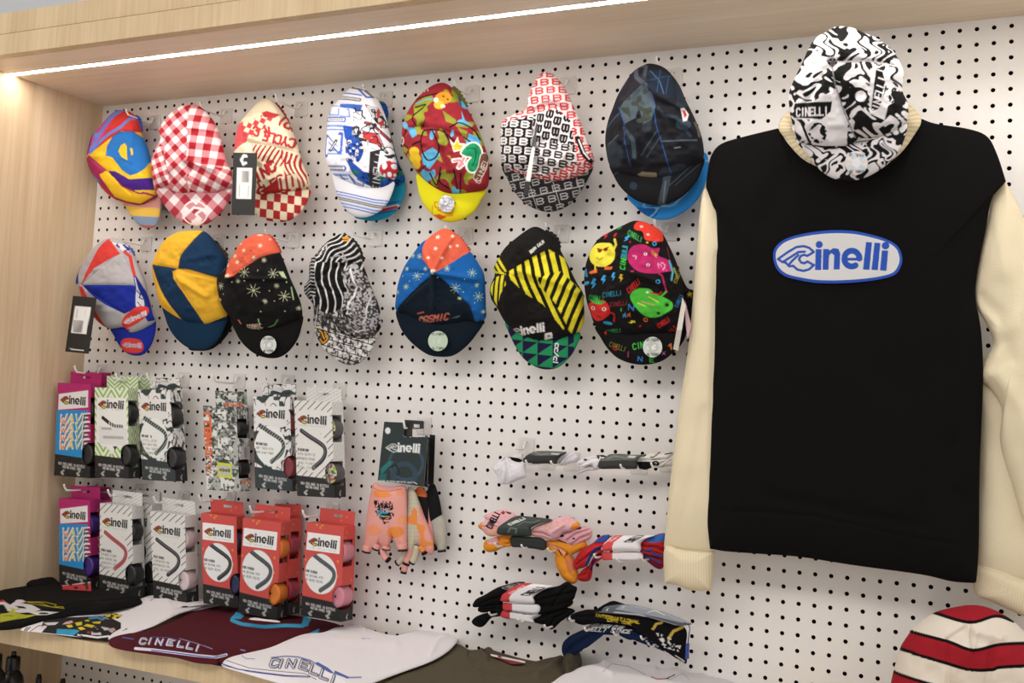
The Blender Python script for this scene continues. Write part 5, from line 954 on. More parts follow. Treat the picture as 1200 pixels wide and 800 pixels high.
# far gloves
gp = paint('#17181a', ('clip', [(360, 530), (440, 480), (440, 700), (360, 700)], [('f', lambda x, y: x > 0, '#b0aca0')]))
glove(.028, [(345, 360), (375, 345), (400, 420), (415, 500), (432, 540), (438, 600), (430, 670), (400, 672), (370, 640), (355, 560), (335, 480)], gp, [([(375, 640), (382, 672)], .0065, '#1a1a1c'), ([(408, 640), (412, 680)], .008, '#a9a698')], 'black and grey cycling glove at the back of the hanging bunch', (390, 520), None, None)
gp = paint(GP, ('clip', lambda x, y: (x < 300), [('f', lambda x, y: x > 0, '#c2baa4'), ('f', lambda x, y: ((x % 16 - 8) ** 2 + ((y + 8) % 20 - 10) ** 2 < 6), '#9a917c')]), ('f', lambda x, y: noise(x, y, 40, 7) > .7, GO_))
glove(.045, [(245, 362), (275, 372), (300, 430), (325, 500), (350, 560), (372, 640), (365, 690), (330, 680), (290, 640), (262, 690), (235, 690), (215, 600), (225, 460)], gp, [([(262, 660), (250, 700), (235, 742)], .007, GP), ([(290, 650), (278, 705), (262, 735)], .0065, '#c2baa4'), ([(310, 650), (330, 690)], .0065, GO_), ([(235, 670), (215, 715), (190, 735)], .0065, '#b9b19c'), ([(245, 700), (232, 745), (222, 785)], .006, GP)], 'pink cycling glove turned to its pale padded palm, behind the front pink glove', (280, 540), None, None)
glove(.034, [(285, 370), (320, 362), (345, 420), (360, 520), (375, 600), (368, 680), (340, 665), (315, 560), (295, 460)], paint('#1b1a1b', ('f', lambda x, y: noise(x, y, 30, 17) > .62, '#c96a3a'), ('f', lambda x, y: x > 348, GP)), [([(345, 640), (350, 680)], .007, GP)], 'dark cycling glove with orange trim squeezed in the middle of the bunch', (330, 500), None, None, D=.010)
gp = paint(GP, ('p', S([(85, 375), (130, 380), (170, 400), (130, 412), (85, 405)], 4), GO_), ('p', [(190, 370), (225, 375), (228, 405), (195, 400)], '#dc9070'), ('p', S([(50, 555), (90, 545), (118, 575), (90, 600), (55, 590)], 4), '#e0906a'), ('p', S([(155, 560), (215, 555), (225, 590), (190, 610), (150, 600)], 4), GO_), ('p', S([(200, 510), (232, 500), (236, 535), (205, 545)], 4), '#e0966a'),
  ('s', [(75, 362), (110, 378), (160, 380), (220, 368)], 3, '#a05a58'), ('f', lambda x, y: inpoly(x, y, [(80, 425), (165, 430), (182, 500), (160, 535), (125, 530), (88, 490)]) & (np.abs(noise(x, y, 15, 9) - .5) < .17), '#1b1c28'), ('p', [(96, 470), (160, 475), (170, 510), (110, 515)], '#20222c'), ('f', lambda x, y: inpoly(x, y, [(96, 470), (160, 475), (170, 510), (110, 515)]) & (noise(x, y, 9, 3) > .6), '#3f9ac0'), text('LUNCH', (86, 436), (85, 6), (4, 24), 5, '#1c1a20'), text('TIME', (90, 462), (70, 4), (2, 16), 4, '#c9a0a0'), ('e', 136, 535, 7, 6, '#1c1a20'), ('s', [(105, 500), (160, 505)], 4, '#c9b03a'))
glove(.060, [(76, 338), (110, 350), (160, 356), (218, 352), (236, 372), (240, 480), (240, 620), (238, 668), (215, 674), (198, 668), (190, 620), (172, 610), (150, 650), (136, 662), (118, 655), (100, 640), (78, 665), (50, 680), (25, 678), (30, 600), (42, 500), (58, 400)], gp,
  [([(46, 650), (38, 682)], .0085, GP), ([(95, 640), (85, 668)], .0080, GP), ([(140, 650), (136, 668)], .0082, '#d99484'), ([(216, 640), (218, 676)], .0090, GP), ([(120, 670), (130, 700), (150, 722)], .0065, GP)], 'pink and orange graphic cycling glove at the front of the hanging bunch', (140, 500), None, None)
gc = thing('glove_header_card', WY([(470, 525)], -.13)[0], 'dark green header card with white winged lettering above the front pink glove', 'card')
cp = paint('#23302f', ('f', lambda x, y: np.abs(np.hypot(x - 235, y - 240) - 82) < 7, '#32475a'), ('f', lambda x, y: np.abs(np.hypot((x - 225), (y - 300)) - 55) < 12, '#2b3f4e'), ('p', [(108, 270), (150, 230), (175, 235), (112, 300)], '#1f6a68'), ('p', [(105, 300), (140, 290), (135, 330), (100, 320)], '#1c5a5a'), ('s', [(150, 265), (185, 250), (205, 290), (190, 300)], 8, '#141a1c'), ('e', 145, 82, 13, 16, '#dcdcdc'), logo((136, 138), (170, 8), (0, 185), '#dcdedb', line=13), text('READY TO RIDE AND RIDE AGAIN', (103, 326), (165, 8), (0, 7), 2, '#b9bdba'), ('s', [(272, 335), (290, 345)], 3, '#ddd'))
panel('card', [(127, 38), (348, 46), (322, 358), (95, 328)], tf, .072, .0008, cp, CARD, gc, 60, 110, edge='#c9c9c9', holes=lambda x, y: (x > 224) & (y < 112))
panel('card', [(330, 104), (352, 116), (344, 362), (322, 356)], tf, .055, .0008, paint('#141515', ('s', [(345, 130), (340, 350)], 2, '#8a8a8a')), CARD, gc, 10, 40)
panel('card', [(352, 100), (378, 104), (370, 352), (336, 345)], tf, .045, .0008, paint('#111212'), CARD, gc, 10, 40)
panel('card', [(222, 28), (322, 34), (322, 112), (222, 112)], tf, .066, .0008, paint('#131414'), BLACKP, gc, 30, 30, holes=lambda x, y: ((x > 268) & (y > 74)) | ((x > 275) & (x < 300) & (y > 52) & (y < 66)))
w = WY([(473, 495)], -.078)[0]; hook(tuple(PX((w[0], 0, w[2] - .006))), .074, 'white peg hook through the dark glove header card', 'pegboard hooks', rise=.02, r=.0022)
# ------------------------------------------------------------------ socks
SG = 'folded sock pairs resting on pegs'
def socks(px, at, label): return thing('folded_socks', WY([px], -at)[0], label, 'socks', SG)
def sock(o, name, outl, tf, at0, D, pf, bumps=(), center=None, na=160, nr=44, mat=None, off=0, wr=.001, p=2.6, back=.5):
    return patch(name, outl, tf, at0 - .034, D, pf, mat or KNIT, o, na, nr, center, p=p, bumps=bumps, wr=wr, wsc=60, off=off, back=back)
def peg(x, y, ln, lab): 
    ln = .09; w = WY([(x, y)], -ln - .006)[0]; hook(tuple(PX((w[0], 0, w[2] - .003))), ln, lab, 'pegs under the folded socks', plate=y < 600, rise=.007, r=.0018)
# white socks (upper left)
tf = (570, 515, 10.)
o = socks((630, 545), .09, 'white ankle socks with dark wrapper, left pair on the top pegs, toe fanned down')
wh = paint('#dcd8de')
sock(o, 'sock', [(210, 195), (300, 170), (420, 160), (430, 230), (400, 262), (330, 255), (270, 215)], tf, .075, .008, paint('#d6d4d2', ('p', [(270, 200), (380, 215), (430, 240), (440, 268), (370, 268), (300, 240)], '#171717')))
sock(o, 'sock', [(200, 200), (120, 280), (78, 335), (95, 375), (130, 430), (150, 510), (185, 518), (260, 520), (370, 475), (468, 430), (462, 350), (450, 275), (330, 262), (250, 215)], tf, .09, .014, wh, [([(205, 210), (130, 330), (140, 440)], 22, -.004), ([(210, 210), (190, 350), (170, 510)], 18, -.005), ([(215, 215), (235, 370), (240, 515)], 18, -.005), ([(250, 260), (290, 480)], 30, .003)])
sock(o, 'sock', [(820, 285), (850, 200), (920, 150), (990, 128), (1060, 150), (1090, 210), (1050, 260), (960, 280), (900, 300), (850, 300)], tf, .085, .014, wh, [([(850, 270), (920, 190), (1000, 150)], 14, -.005), ([(880, 280), (950, 210), (1040, 150)], 10, .003)])
sock(o, 'paper_band', [(430, 240), (460, 195), (520, 155), (600, 133), (750, 133), (900, 140), (940, 150), (870, 200), (835, 240), (825, 290), (790, 292), (700, 280), (540, 285), (440, 268)], tf, .1, .010, paint('#2e2c2e', ('p', [(500, 165), (600, 133), (930, 143), (850, 185), (600, 190)], '#5c5f58'), ('s', [(570, 150), (640, 175), (740, 165)], 7, '#8f938a'), ('p', [(770, 155), (870, 160), (850, 180), (760, 172)], '#bcb8b8')), mat=PAPER, p=4, wr=0)
for x, y in ((616, 540), (645.5, 541)): peg(x, y - 1, .112, 'white peg under the white ankle socks')
hook((617.5, 523), .05, 'clear plated hook furthest from the sweatshirt above the top socks', 'pegboard hooks', tip=False)
tf = (670, 515, 10.)
o = socks((740, 542), .095, 'white printed socks with a dark wrapper, right pair on the top pegs beside the sleeve')
sock(o, 'sock', [(60, 395), (110, 350), (170, 310), (260, 290), (330, 300), (320, 350), (200, 360), (110, 390)], tf, .085, .012, paint('#cfc6c8'))
sock(o, 'sock', [(65, 280), (100, 240), (180, 205), (300, 180), (400, 190), (420, 260), (330, 335), (270, 345), (230, 300), (100, 320)], tf, .095, .012, paint('#dedadd', ('clip', [(290, 170), (430, 165), (420, 230), (300, 240)], [('f', lambda x, y: noise(x, y, 16, 5) > .5, '#2a2a2c')]), ('e', 165, 235, 22, 12, '#1a1a1c'), ('e', 95, 285, 8, 8, '#77707a')), [([(110, 300), (230, 230), (330, 210)], 16, -.004)])
sock(o, 'sock', [(760, 200), (860, 170), (980, 150), (1100, 140), (1190, 150), (1210, 230), (1180, 300), (1060, 315), (950, 330), (880, 350), (800, 345), (770, 280)], tf, .09, .012, paint('#d6d2cc', ('p', [(770, 255), (880, 255), (960, 260), (950, 320), (870, 355), (770, 335)], '#151517'), ('p', [(820, 195), (870, 165), (880, 185), (850, 200)], '#1b1b1d'), ('s', [(930, 205), (970, 200), (1000, 180), (1020, 160)], 12, '#38342c'), ('e', 1027, 150, 17, 14, '#b23c34'), ('s', [(965, 170), (1000, 160)], 9, '#c9b85a'), ('e', 990, 280, 40, 34, '#151517'), ('s', [(975, 275), (990, 262), (1005, 280), (985, 290)], 5, '#d6d2cc'), ('s', [(1100, 170), (1180, 155)], 14, '#232323'), ('s', [(940, 232), (1040, 228)], 8, '#2a2a2a'), ('s', [(1060, 320), (1120, 260), (1170, 230)], 7, '#5a564e')), [([(780, 240), (950, 235), (1110, 225)], 12, -.004), ([(1000, 300), (1090, 260), (1180, 190)], 14, -.004)])
sock(o, 'paper_band', [(322, 252), (400, 200), (450, 170), (560, 165), (700, 175), (830, 180), (790, 215), (772, 250), (766, 335), (700, 345), (500, 342), (325, 338)], tf, .104, .010, paint('#322f31', ('p', [(322, 250), (400, 200), (450, 168), (830, 178), (775, 245), (600, 240)], '#5b6058'), ('s', [(420, 225), (500, 190), (640, 215)], 7, '#8b9188'), ('p', [(680, 185), (760, 190), (745, 215), (650, 210)], '#c0bcbc')), mat=PAPER, p=4, wr=0)
for x, y in ((727, 545), (763, 543)): peg(x, y - 1, .122, 'white peg under the white printed socks')
# pink orange
tf = (555, 590, 8.); PK, OR = '#dcaaae', '#dd8f2e'
o = socks((625, 632), .09, 'orange and pink socks, lower pair of the pink pile, orange foot hanging down')
sock(o, 'sock', [(770, 480), (765, 540), (790, 620), (830, 690), (880, 735), (930, 752), (965, 735), (985, 680), (970, 600), (950, 520), (900, 470), (830, 450)], tf, .082, .02, paint(OR, ('p', [(860, 520), (960, 480), (975, 620), (900, 650)], '#cc7a50')), [([(860, 520), (900, 640), (940, 700)], 26, -.004)])
sock(o, 'sock', [(92, 400), (110, 345), (160, 330), (250, 300), (360, 300), (360, 390), (280, 410), (220, 440), (150, 455), (105, 435)], tf, .09, .014, paint(OR, ('p', [(130, 350), (200, 315), (240, 320), (240, 370), (150, 380)], PK), ('s', [(145, 360), (230, 340)], 5, '#b8803a')), [([(250, 330), (300, 380), (360, 370)], 12, -.005), ([(240, 310), (245, 400)], 12, -.005)])
sock(o, 'sock', [(660, 350), (760, 340), (860, 350), (960, 380), (1040, 345), (1060, 400), (1000, 440), (940, 470), (900, 490), (870, 450), (850, 500), (845, 530), (810, 530), (760, 470), (700, 440), (665, 400)], tf, .09, .012, paint(OR, ('s', [(700, 370), (800, 420), (900, 490)], 16, PK), ('s', [(800, 430), (830, 480)], 12, '#221c1c'), ('s', [(690, 395), (820, 500)], 5, '#b8742a')), [([(690, 380), (830, 430), (900, 480)], 14, -.005), ([(790, 430), (840, 520)], 12, -.005)], center=(880, 425))
sock(o, 'paper_band', [(358, 300), (500, 305), (665, 335), (670, 432), (560, 422), (430, 410), (356, 398)], tf, .1, .009, paint('#262a29', ('s', [(365, 338), (660, 370)], 6, '#0e0f0f')), mat=PAPER, p=5, wr=0)
o = socks((625, 615), .1, 'pink socks with black lettering and orange scrolls, top of the pink pile')
sock(o, 'sock', [(42, 215), (60, 185), (110, 150), (100, 110), (200, 70), (310, 58), (400, 110), (420, 200), (300, 290), (150, 305), (80, 250)], tf, .1, .014, paint(PK, ('p', [(40, 215), (60, 180), (85, 170), (85, 240), (60, 250)], OR), ('p', [(90, 225), (230, 215), (230, 240), (90, 235)], '#e0a07a'), ('p', [(130, 262), (230, 250), (220, 300), (140, 300)], '#e3a888'), text('CINELLI', (125, 212), (80, -140), (52, 22), 13, '#241c20'), ('p', [(255, 90), (280, 65), (305, 80), (290, 100)], '#9a2c2c'), ('p', [(300, 70), (360, 85), (350, 100), (320, 90)], '#2a2022')), [([(90, 215), (230, 215)], 10, -.004), ([(110, 140), (230, 180)], 14, -.003)])
sock(o, 'sock', [(760, 330), (820, 280), (900, 250), (980, 215), (1090, 225), (1115, 280), (1090, 330), (1030, 360), (960, 395), (900, 395), (850, 370)], tf, .092, .014, paint('#d9a4ac', ('e', 985, 228, 30, 12, '#2a2022'), ('e', 830, 300, 26, 12, '#2a2022'), ('e', 945, 325, 14, 8, '#2a2022'), ('s', [(800, 340), (870, 370)], 14, '#2a2022')), [([(880, 340), (960, 280), (1090, 240)], 9, -.006), ([(920, 385), (1000, 320), (1110, 280)], 9, -.006)])
sock(o, 'sock', [(540, 235), (620, 190), (730, 150), (860, 112), (930, 130), (1000, 190), (990, 220), (930, 250), (850, 270), (800, 310), (735, 340), (650, 325), (540, 295)], tf, .102, .016, paint('#dbabb4', ('p', [(930, 190), (980, 165), (1000, 195), (960, 240), (910, 235)], OR), ('s', [(560, 225), (600, 240), (650, 190), (690, 200), (670, 245), (715, 240), (740, 180), (800, 165), (790, 200), (830, 220), (850, 150), (910, 135), (900, 170)], 7, '#dfa052'), ('s', [(545, 262), (640, 268), (715, 300)], 8, '#c07a7c'), ('s', [(545, 285), (640, 295), (700, 320)], 6, '#e0a860')), [([(545, 262), (650, 270), (730, 310)], 10, -.006), ([(730, 320), (740, 270), (850, 200)], 16, .004)])
sock(o, 'paper_band', [(228, 225), (290, 175), (400, 115), (520, 120), (740, 148), (640, 180), (560, 215), (535, 240), (540, 300), (500, 305), (350, 300), (228, 285)], tf, .112, .010, paint('#2e3431', ('p', [(228, 228), (400, 115), (740, 148), (560, 215), (530, 240), (350, 222)], '#3c423e'), text('CINELLI', (325, 190), (145, -62), (28, 10), 9, '#c3c6c2'), ('s', [(330, 265), (350, 225), (410, 235), (400, 275)], 14, '#5a7062'), ('s', [(420, 200), (480, 170), (560, 175), (620, 155)], 10, '#5b6a62')), mat=PAPER, p=4, wr=0)
for x, y in ((580, 637), (611, 639), (642, 643)): peg(x, y - 1, .122, 'white peg under the pink and orange socks')
# red blue
tf = (670, 615, 10.); R1, B1 = '#b02a2a', '#2f4c94'
for lev, lab in ((1, 'red and blue striped socks, lower of the two bundles beside the cream cuff'), (0, 'red and blue striped socks, upper of the two bundles beside the cream cuff')):
    o = socks((735, 650), .09 + .012 * (1 - lev), lab)
    if lev:
        sock(o, 'sock', [(365, 330), (300, 330), (240, 400), (200, 470), (110, 540), (65, 610), (90, 650), (150, 662), (215, 645), (240, 570), (250, 480), (290, 410), (370, 380)], tf, .086, .014, paint(R1, ('s', [(330, 360), (260, 430), (235, 520)], 26, '#3a1c4a')), [([(200, 490), (170, 570), (80, 600)], 14, -.005), ([(220, 520), (210, 620)], 12, -.005)])
        sock(o, 'sock', [(800, 330), (900, 350), (1000, 370), (1110, 400), (1095, 460), (1050, 515), (980, 500), (900, 440), (840, 390)], tf, .088, .012, paint('#8a1f28', ('s', [(820, 340), (960, 400), (1050, 440)], 20, B1), ('s', [(850, 390), (950, 450), (1040, 500)], 14, '#4a1c4c')), [([(830, 360), (1060, 480)], 14, -.005)])
        sock(o, 'paper_band', [(362, 318), (480, 318), (800, 316), (800, 410), (480, 408), (362, 406)], tf, .1, .010, paint('#e2dcde', ('f', lambda x, y: x < 482, '#c94448'), ('s', [(362, 312), (800, 312)], 10, '#8a7a7c')), mat=PAPER, p=6, wr=0)
    else:
        sock(o, 'sock', [(365, 120), (450, 118), (420, 200), (370, 240), (370, 320), (290, 300), (230, 380), (180, 480), (100, 510), (50, 520), (22, 470), (40, 400), (100, 300), (180, 250), (260, 200), (310, 150)], tf, .098, .016, paint(R1, ('p', [(250, 210), (380, 110), (470, 115), (400, 190), (300, 205)], B1), ('s', [(370, 262), (290, 280), (230, 350), (180, 470)], 34, '#27408a'), ('s', [(370, 240), (280, 245), (200, 300), (130, 400)], 16, '#c23434')), [([(370, 260), (230, 330), (60, 460)], 14, -.006), ([(120, 300), (60, 420)], 14, -.004), ([(380, 210), (260, 220)], 14, -.003)], center=(210, 330))
        sock(o, 'sock', [(810, 210), (850, 165), (950, 125), (1085, 95), (1120, 180), (1115, 300), (1100, 400), (1000, 370), (880, 345), (805, 320)], tf, .096, .016, paint(R1, ('p', [(850, 175), (960, 125), (1100, 90), (1110, 190), (960, 205), (870, 190)], '#3a62a8'), ('s', [(820, 280), (900, 310), (950, 290), (920, 275)], 22, B1), ('s', [(960, 330), (1100, 385)], 28, B1), ('s', [(810, 240), (940, 250), (1100, 300)], 8, '#7a1c22')), [([(820, 240), (1000, 250), (1110, 300)], 12, -.005), ([(820, 300), (980, 320), (1100, 360)], 12, -.005)])
        sock(o, 'paper_band', [(362, 240), (400, 195), (500, 125), (720, 122), (970, 118), (870, 160), (810, 215), (800, 300), (600, 302), (362, 300)], tf, .108, .012, paint('#e4e0e2', ('p', [(355, 245), (505, 122), (610, 120), (500, 200), (480, 250), (482, 305), (355, 305)], '#cf464a'), text('CINELLI', (615, 195), (145, -78), (100, 4), 9, '#3a3638'), text('CRAFT', (430, 190), (110, -60), (36, 2), 5, '#e6b0b0')), mat=PAPER, p=4, wr=0)
for x, y in ((696, 650), (723, 655), (752, 653)): peg(x, y - 1, .122, 'white peg under the red and blue striped socks')
# black stack
tf = (545, 675, 8.571); K = paint('#121212')
for lev, (b, lf, rt, at, lab) in enumerate((
   ([(368, 345), (450, 350), (690, 385), (745, 385), (690, 425), (690, 470), (560, 450), (368, 410)], [(365, 345), (240, 360), (120, 400), (68, 450), (90, 490), (150, 512), (200, 490), (270, 415), (370, 395)], [(690, 430), (800, 380), (950, 320), (1060, 320), (1105, 350), (1060, 390), (960, 460), (890, 525), (850, 530), (790, 490), (690, 462)], .088, 'black socks with red and white paper band, lowest of the black stack'),
   ([(385, 268), (480, 272), (735, 285), (720, 375), (480, 352), (388, 342)], [(390, 270), (280, 270), (150, 300), (130, 345), (180, 365), (300, 355), (385, 390)], [(735, 285), (860, 270), (1000, 230), (1080, 240), (1070, 290), (960, 340), (800, 380), (720, 372)], .094, 'black socks with red and white paper band, middle of the black stack'),
   ([(360, 220), (380, 180), (500, 100), (600, 68), (820, 85), (880, 100), (760, 150), (690, 205), (685, 275), (450, 262), (362, 250)], [(530, 55), (430, 80), (320, 115), (190, 190), (110, 230), (75, 290), (100, 312), (200, 300), (370, 270), (420, 180), (600, 70)], [(685, 210), (800, 130), (940, 95), (1020, 55), (1085, 90), (1125, 115), (1110, 180), (1080, 240), (950, 290), (820, 300), (690, 275)], .1, 'black socks with red and white paper band and printed lettering, top of the black stack'))):
    o = socks((620, 700), at, lab)
    pl_ = K if lev < 2 else paint('#121212', text('CINELLI', (370, 115), (150, -55), (70, 18), 6, '#8a8886'))
    sock(o, 'sock', lf, tf, at, .013, pl_, [([(120, 300), (250, 230), (370, 210)], 14, -.004), ([(130, 340), (300, 320)], 12, -.004)] if lev else [([(90, 440), (160, 470)], 16, -.004)])
    sock(o, 'sock', rt, tf, at, .014, K, [([(700, 250), (900, 200), (1080, 160)], 14, -.004), ([(880, 290), (980, 150), (1050, 80)], 14, -.004)] if lev else [([(860, 500), (900, 420), (1040, 350)], 14, -.005)])
    sock(o, 'paper_band', b, tf, at + .010, .010, paint('#e2dee0', ('p', [(340, 230), (360, 190), (500, 95), (600, 60), (690, 68), (540, 130), (470, 180), (450, 215), (455, 265), (340, 260)], '#c23c42') if lev == 2 else ('f', lambda x, y: x < (478 if lev == 1 else 456), '#c23c42'), text('CINELLI', (560, 185), (170, -80), (90, 5), 9, '#3a3638') if lev == 2 else text('-', (560, 370), (80, 8), (0, 8), 6, '#2a2a2a'), text('CRAFT', (440, 170), (150, -80), (34, 0), 5, '#e6b0b0') if lev == 2 else []), mat=PAPER, p=5, wr=0)
for x, y in ((573, 718), (607, 726), (638, 733)): peg(x, y - 1, .122, 'white peg under the black socks')
# navy / dark technical socks
tf = (650, 695, 7.059)
dots = lambda a: ('clip', a, [('f', lambda x, y: (noise(x, y, 15, 3) > .60), '#cfcdca')])
o = socks((730, 745), .09, 'navy socks with white lettering and dotted cuffs, foot hanging over the olive shirt')
sock(o, 'sock', [(245, 290), (330, 240), (450, 235), (600, 260), (720, 290), (840, 330), (900, 400), (980, 470), (940, 490), (860, 460), (780, 430), (740, 380), (690, 375), (620, 385), (560, 350), (480, 345), (370, 345), (330, 390), (280, 440), (220, 470), (170, 510), (110, 535), (75, 520), (58, 460), (75, 400), (130, 350), (200, 315)], tf, .09, .018, paint('#15223c', text('GENTLEMEN CLUB', (290, 245), (300, 22), (-30, 26), 6, '#cfccc8'), text('CINELLI SINCE', (225, 275), (420, 25), (-20, 26), 7, '#d6d3cf'), ('e', 705, 298, 15, 13, '#2f9ac0'), ('e', 770, 338, 20, 15, '#2f9ac0'), dots([(740, 360), (820, 340), (990, 460), (960, 490), (860, 470), (780, 430)])), [([(100, 490), (180, 420), (330, 340)], 26, -.006), ([(350, 300), (600, 300), (850, 400)], 14, .004)], center=(460, 300), na=320, nr=70)
o = socks((735, 728), .1, 'black socks with yellow lettering and two yellow stripes, lying under the grey card')
sock(o, 'sock', [(130, 190), (170, 160), (260, 135), (340, 130), (420, 85), (480, 62), (540, 75), (640, 110), (800, 170), (950, 230), (1060, 270), (1095, 330), (1085, 440), (1095, 560), (1070, 580), (1010, 530), (970, 460), (900, 420), (820, 370), (700, 290), (600, 270), (450, 232), (330, 240), (240, 262), (170, 240)], tf, .102, .018, paint('#100f10', text('INTERNATIONAL', (345, 165), (370, 60), (-6, 22), 7, '#b99f2c'), text('CAFE TEAM', (450, 205), (190, 32), (-6, 20), 7, '#c7ac34'), ('s', [(820, 290), (845, 250), (890, 238)], 20, '#b79e45'), ('s', [(945, 372), (985, 310), (1055, 280)], 24, '#b79e45'), dots([(835, 305), (920, 350), (1060, 400), (1030, 480), (900, 440)]), ('s', [(1000, 510), (1080, 560)], 6, '#cfcdca'), ('s', [(1010, 535), (1070, 575)], 5, '#cfcdca')), [([(150, 190), (340, 190), (600, 250)], 18, -.003), ([(1060, 300), (1050, 560)], 16, -.005)], center=(560, 210), na=320, nr=70)
gcd = socks((760, 722), .115, 'grey glossy card lying on top of the black and yellow socks'); gcd.name = 'product_card'; gcd['category'] = 'card'; del gcd['group']
patch('card', [(330, 155), (380, 150), (420, 110), (560, 90), (700, 105), (860, 145), (1000, 190), (1130, 250), (1100, 262), (1020, 268), (860, 225), (700, 190), (500, 170)], tf, .088, .003, paint('#4c5058', ('p', [(560, 95), (700, 105), (860, 145), (1000, 190), (1130, 250), (1040, 240), (850, 195), (500, 130)], '#8b8f98'), ('s', [(495, 155), (700, 175), (1010, 268)], 12, '#a9abb0'), ('s', [(770, 158), (830, 140), (910, 178)], 6, '#c9c9c4'), ('s', [(430, 140), (440, 125), (432, 145)], 5, '#ddd'), ('s', [(560, 125), (575, 108)], 4, '#ddd'), ('p', [(660, 188), (770, 192), (1000, 262), (860, 232)], '#1b2348')), SLICK, gcd, 200, 30, (700, 160), p=6, wr=0, k=4)
V, F = tube_geo(WY(smooth_open([(802, 729), (808, 734), (807, 746), (806, 757)], 5), -.09), .0008, 6); mesh_obj('loop', V, F, plain('navy_cord', '#1c2648', .6), gcd)
panel('clip', [(1085, 415), (1112, 415), (1108, 540), (1080, 545)], tf, .092, .003, paint('#1c3a86'), SLICK, gcd, 4, 8)
for x, y in ((685, 736), (719, 741), (751, 746)): peg(x, y - 1, .122, 'white peg under the navy socks')
peg(667, 724, .12, 'peg tip between the black stack and the black and yellow socks')

# ------------------------------------------------------------------ sweatshirt
CRM = '#ddd0b2'
sw = thing('sweatshirt', WY([(990, 160)], -.12)[0], 'black sweatshirt with cream sleeves and blue oval chest emblem hanging on the pegboard', 'sweatshirt')
rib = lambda a, s, c1, c2: paint(c1, ('f', lambda x, y: ((x * math.cos(a) + y * math.sin(a)) % s) < s * .35, c2), aa=.2)
T1 = (0, 0, 1.)
BK = paint('#0f0e0e')
body = [(1080, 139), (1080, 139), (1097, 145), (1135, 151), (1157, 160), (1169, 182), (1179, 213), (1179, 213), (1163, 231), (1155, 270), (1147, 310), (1143, 345), (1150, 390), (1152, 450), (1148, 550), (1147, 640), (1144, 683), (1144, 683), (1115, 681), (1080, 673), (1000, 662), (935, 652), (880, 648), (832, 643), (832, 643), (828, 600), (829, 570), (835, 410), (838, 325), (840, 257), (835, 240), (827, 219), (827, 219), (830, 195), (835, 179), (846, 168), (872, 160), (913, 150), (913, 150), (925, 170), (950, 192), (995, 203), (1040, 192), (1066, 162)]
folds = [([(1145, 345), (1130, 420), (1128, 560)], 12, .008), ([(1165, 240), (1120, 300), (1110, 420)], 16, -.004), ([(850, 260), (862, 380), (850, 560)], 14, -.003), ([(905, 580), (960, 590), (1080, 615)], 8, -.003), ([(1000, 450), (1040, 520), (1050, 600)], 30, .004), ([(930, 195), (900, 260)], 14, -.004), ([(1075, 150), (1135, 164), (1176, 205)], 2.5, -.0015), ([(829, 598), (890, 597), (960, 603), (1060, 626), (1147, 640)], 2.2, -.002), ([(1110, 520), (1080, 600)], 18, -.005)]
patch('torso', body, T1, .105, .028, BK, KNIT, sw, 420, 110, (985, 420), p=5, bumps=folds, wr=.003, wsc=110, q=.6, back=.35, k=5)
def hemshade(): pass
# back hem drooping behind the front one
patch('back_hem', [(838, 630), (880, 632), (960, 636), (1040, 645), (1040, 660), (1000, 655), (940, 650), (880, 648), (836, 643)], T1, .095, .01, BK, KNIT, sw, 90, 20, wr=0)
sl = patch('sleeve', [(827, 219), (827, 219), (822, 232), (816, 300), (808, 395), (796, 480), (786, 560), (781, 610), (778, 642), (778, 642), (800, 645), (837, 648), (837, 648), (846, 600), (850, 480), (850, 380), (850, 290), (846, 240), (837, 222)], T1, .088, .03, paint(CRM), KNIT, sw, 260, 60, (822, 420), p=3, bumps=[([(826, 225), (826, 400), (806, 640)], 12, .003), ([(790, 640), (812, 560), (826, 480)], 6, -.003), ([(838, 640), (836, 500), (842, 300)], 5, -.004)], wr=.002, wsc=50, k=5)
patch('cuff', [(779, 640), (800, 643), (837, 646), (837, 646), (836, 670), (834, 692), (834, 692), (822, 692), (808, 691), (795, 686), (779, 683), (779, 683)], T1, .090, .024, rib(0, 3, CRM, '#d4c5a4'), KNIT, sl, 180, 46, (807, 665), p=3, bumps=[([(779, 641), (837, 647)], 2.5, -.003)], wr=0, k=4)
lo = patch('sleeve', [(1142, 430), (1160, 420), (1210, 470), (1240, 560), (1245, 690), (1200, 680), (1147, 664), (1147, 560), (1148, 490)], T1, .070, .022, paint(CRM), KNIT, sw, 200, 50, (1190, 570), p=3, wr=.002, wsc=60)
patch('cuff', [(1144, 662), (1170, 666), (1205, 680), (1245, 690), (1243, 735), (1200, 722), (1165, 706), (1142, 694)], T1, .072, .018, rib(.15, 3.2, CRM, '#d4c5a4'), KNIT, lo, 180, 46, p=3, wr=0, k=4, bumps=[([(1144, 664), (1205, 682), (1240, 692)], 2.5, -.002)])
up = patch('sleeve', [(1179, 213), (1179, 213), (1200, 257), (1226, 330), (1240, 450), (1238, 560), (1222, 640), (1203, 620), (1187, 572), (1172, 520), (1174, 480), (1160, 455), (1149, 444), (1153, 425), (1164, 402), (1156, 380), (1144, 358), (1142, 336), (1149, 295), (1158, 255), (1163, 231)], T1, .088, .034, paint(CRM), KNIT, sw, 300, 70, (1192, 400), p=2.8, bumps=[([(1148, 440), (1170, 440), (1200, 480), (1215, 560)], 10, .006), ([(1150, 350), (1170, 370), (1185, 420)], 9, -.006), ([(1155, 400), (1190, 380), (1215, 330)], 10, .004), ([(1170, 240), (1178, 320)], 12, .003)], wr=.003, wsc=50, k=5)
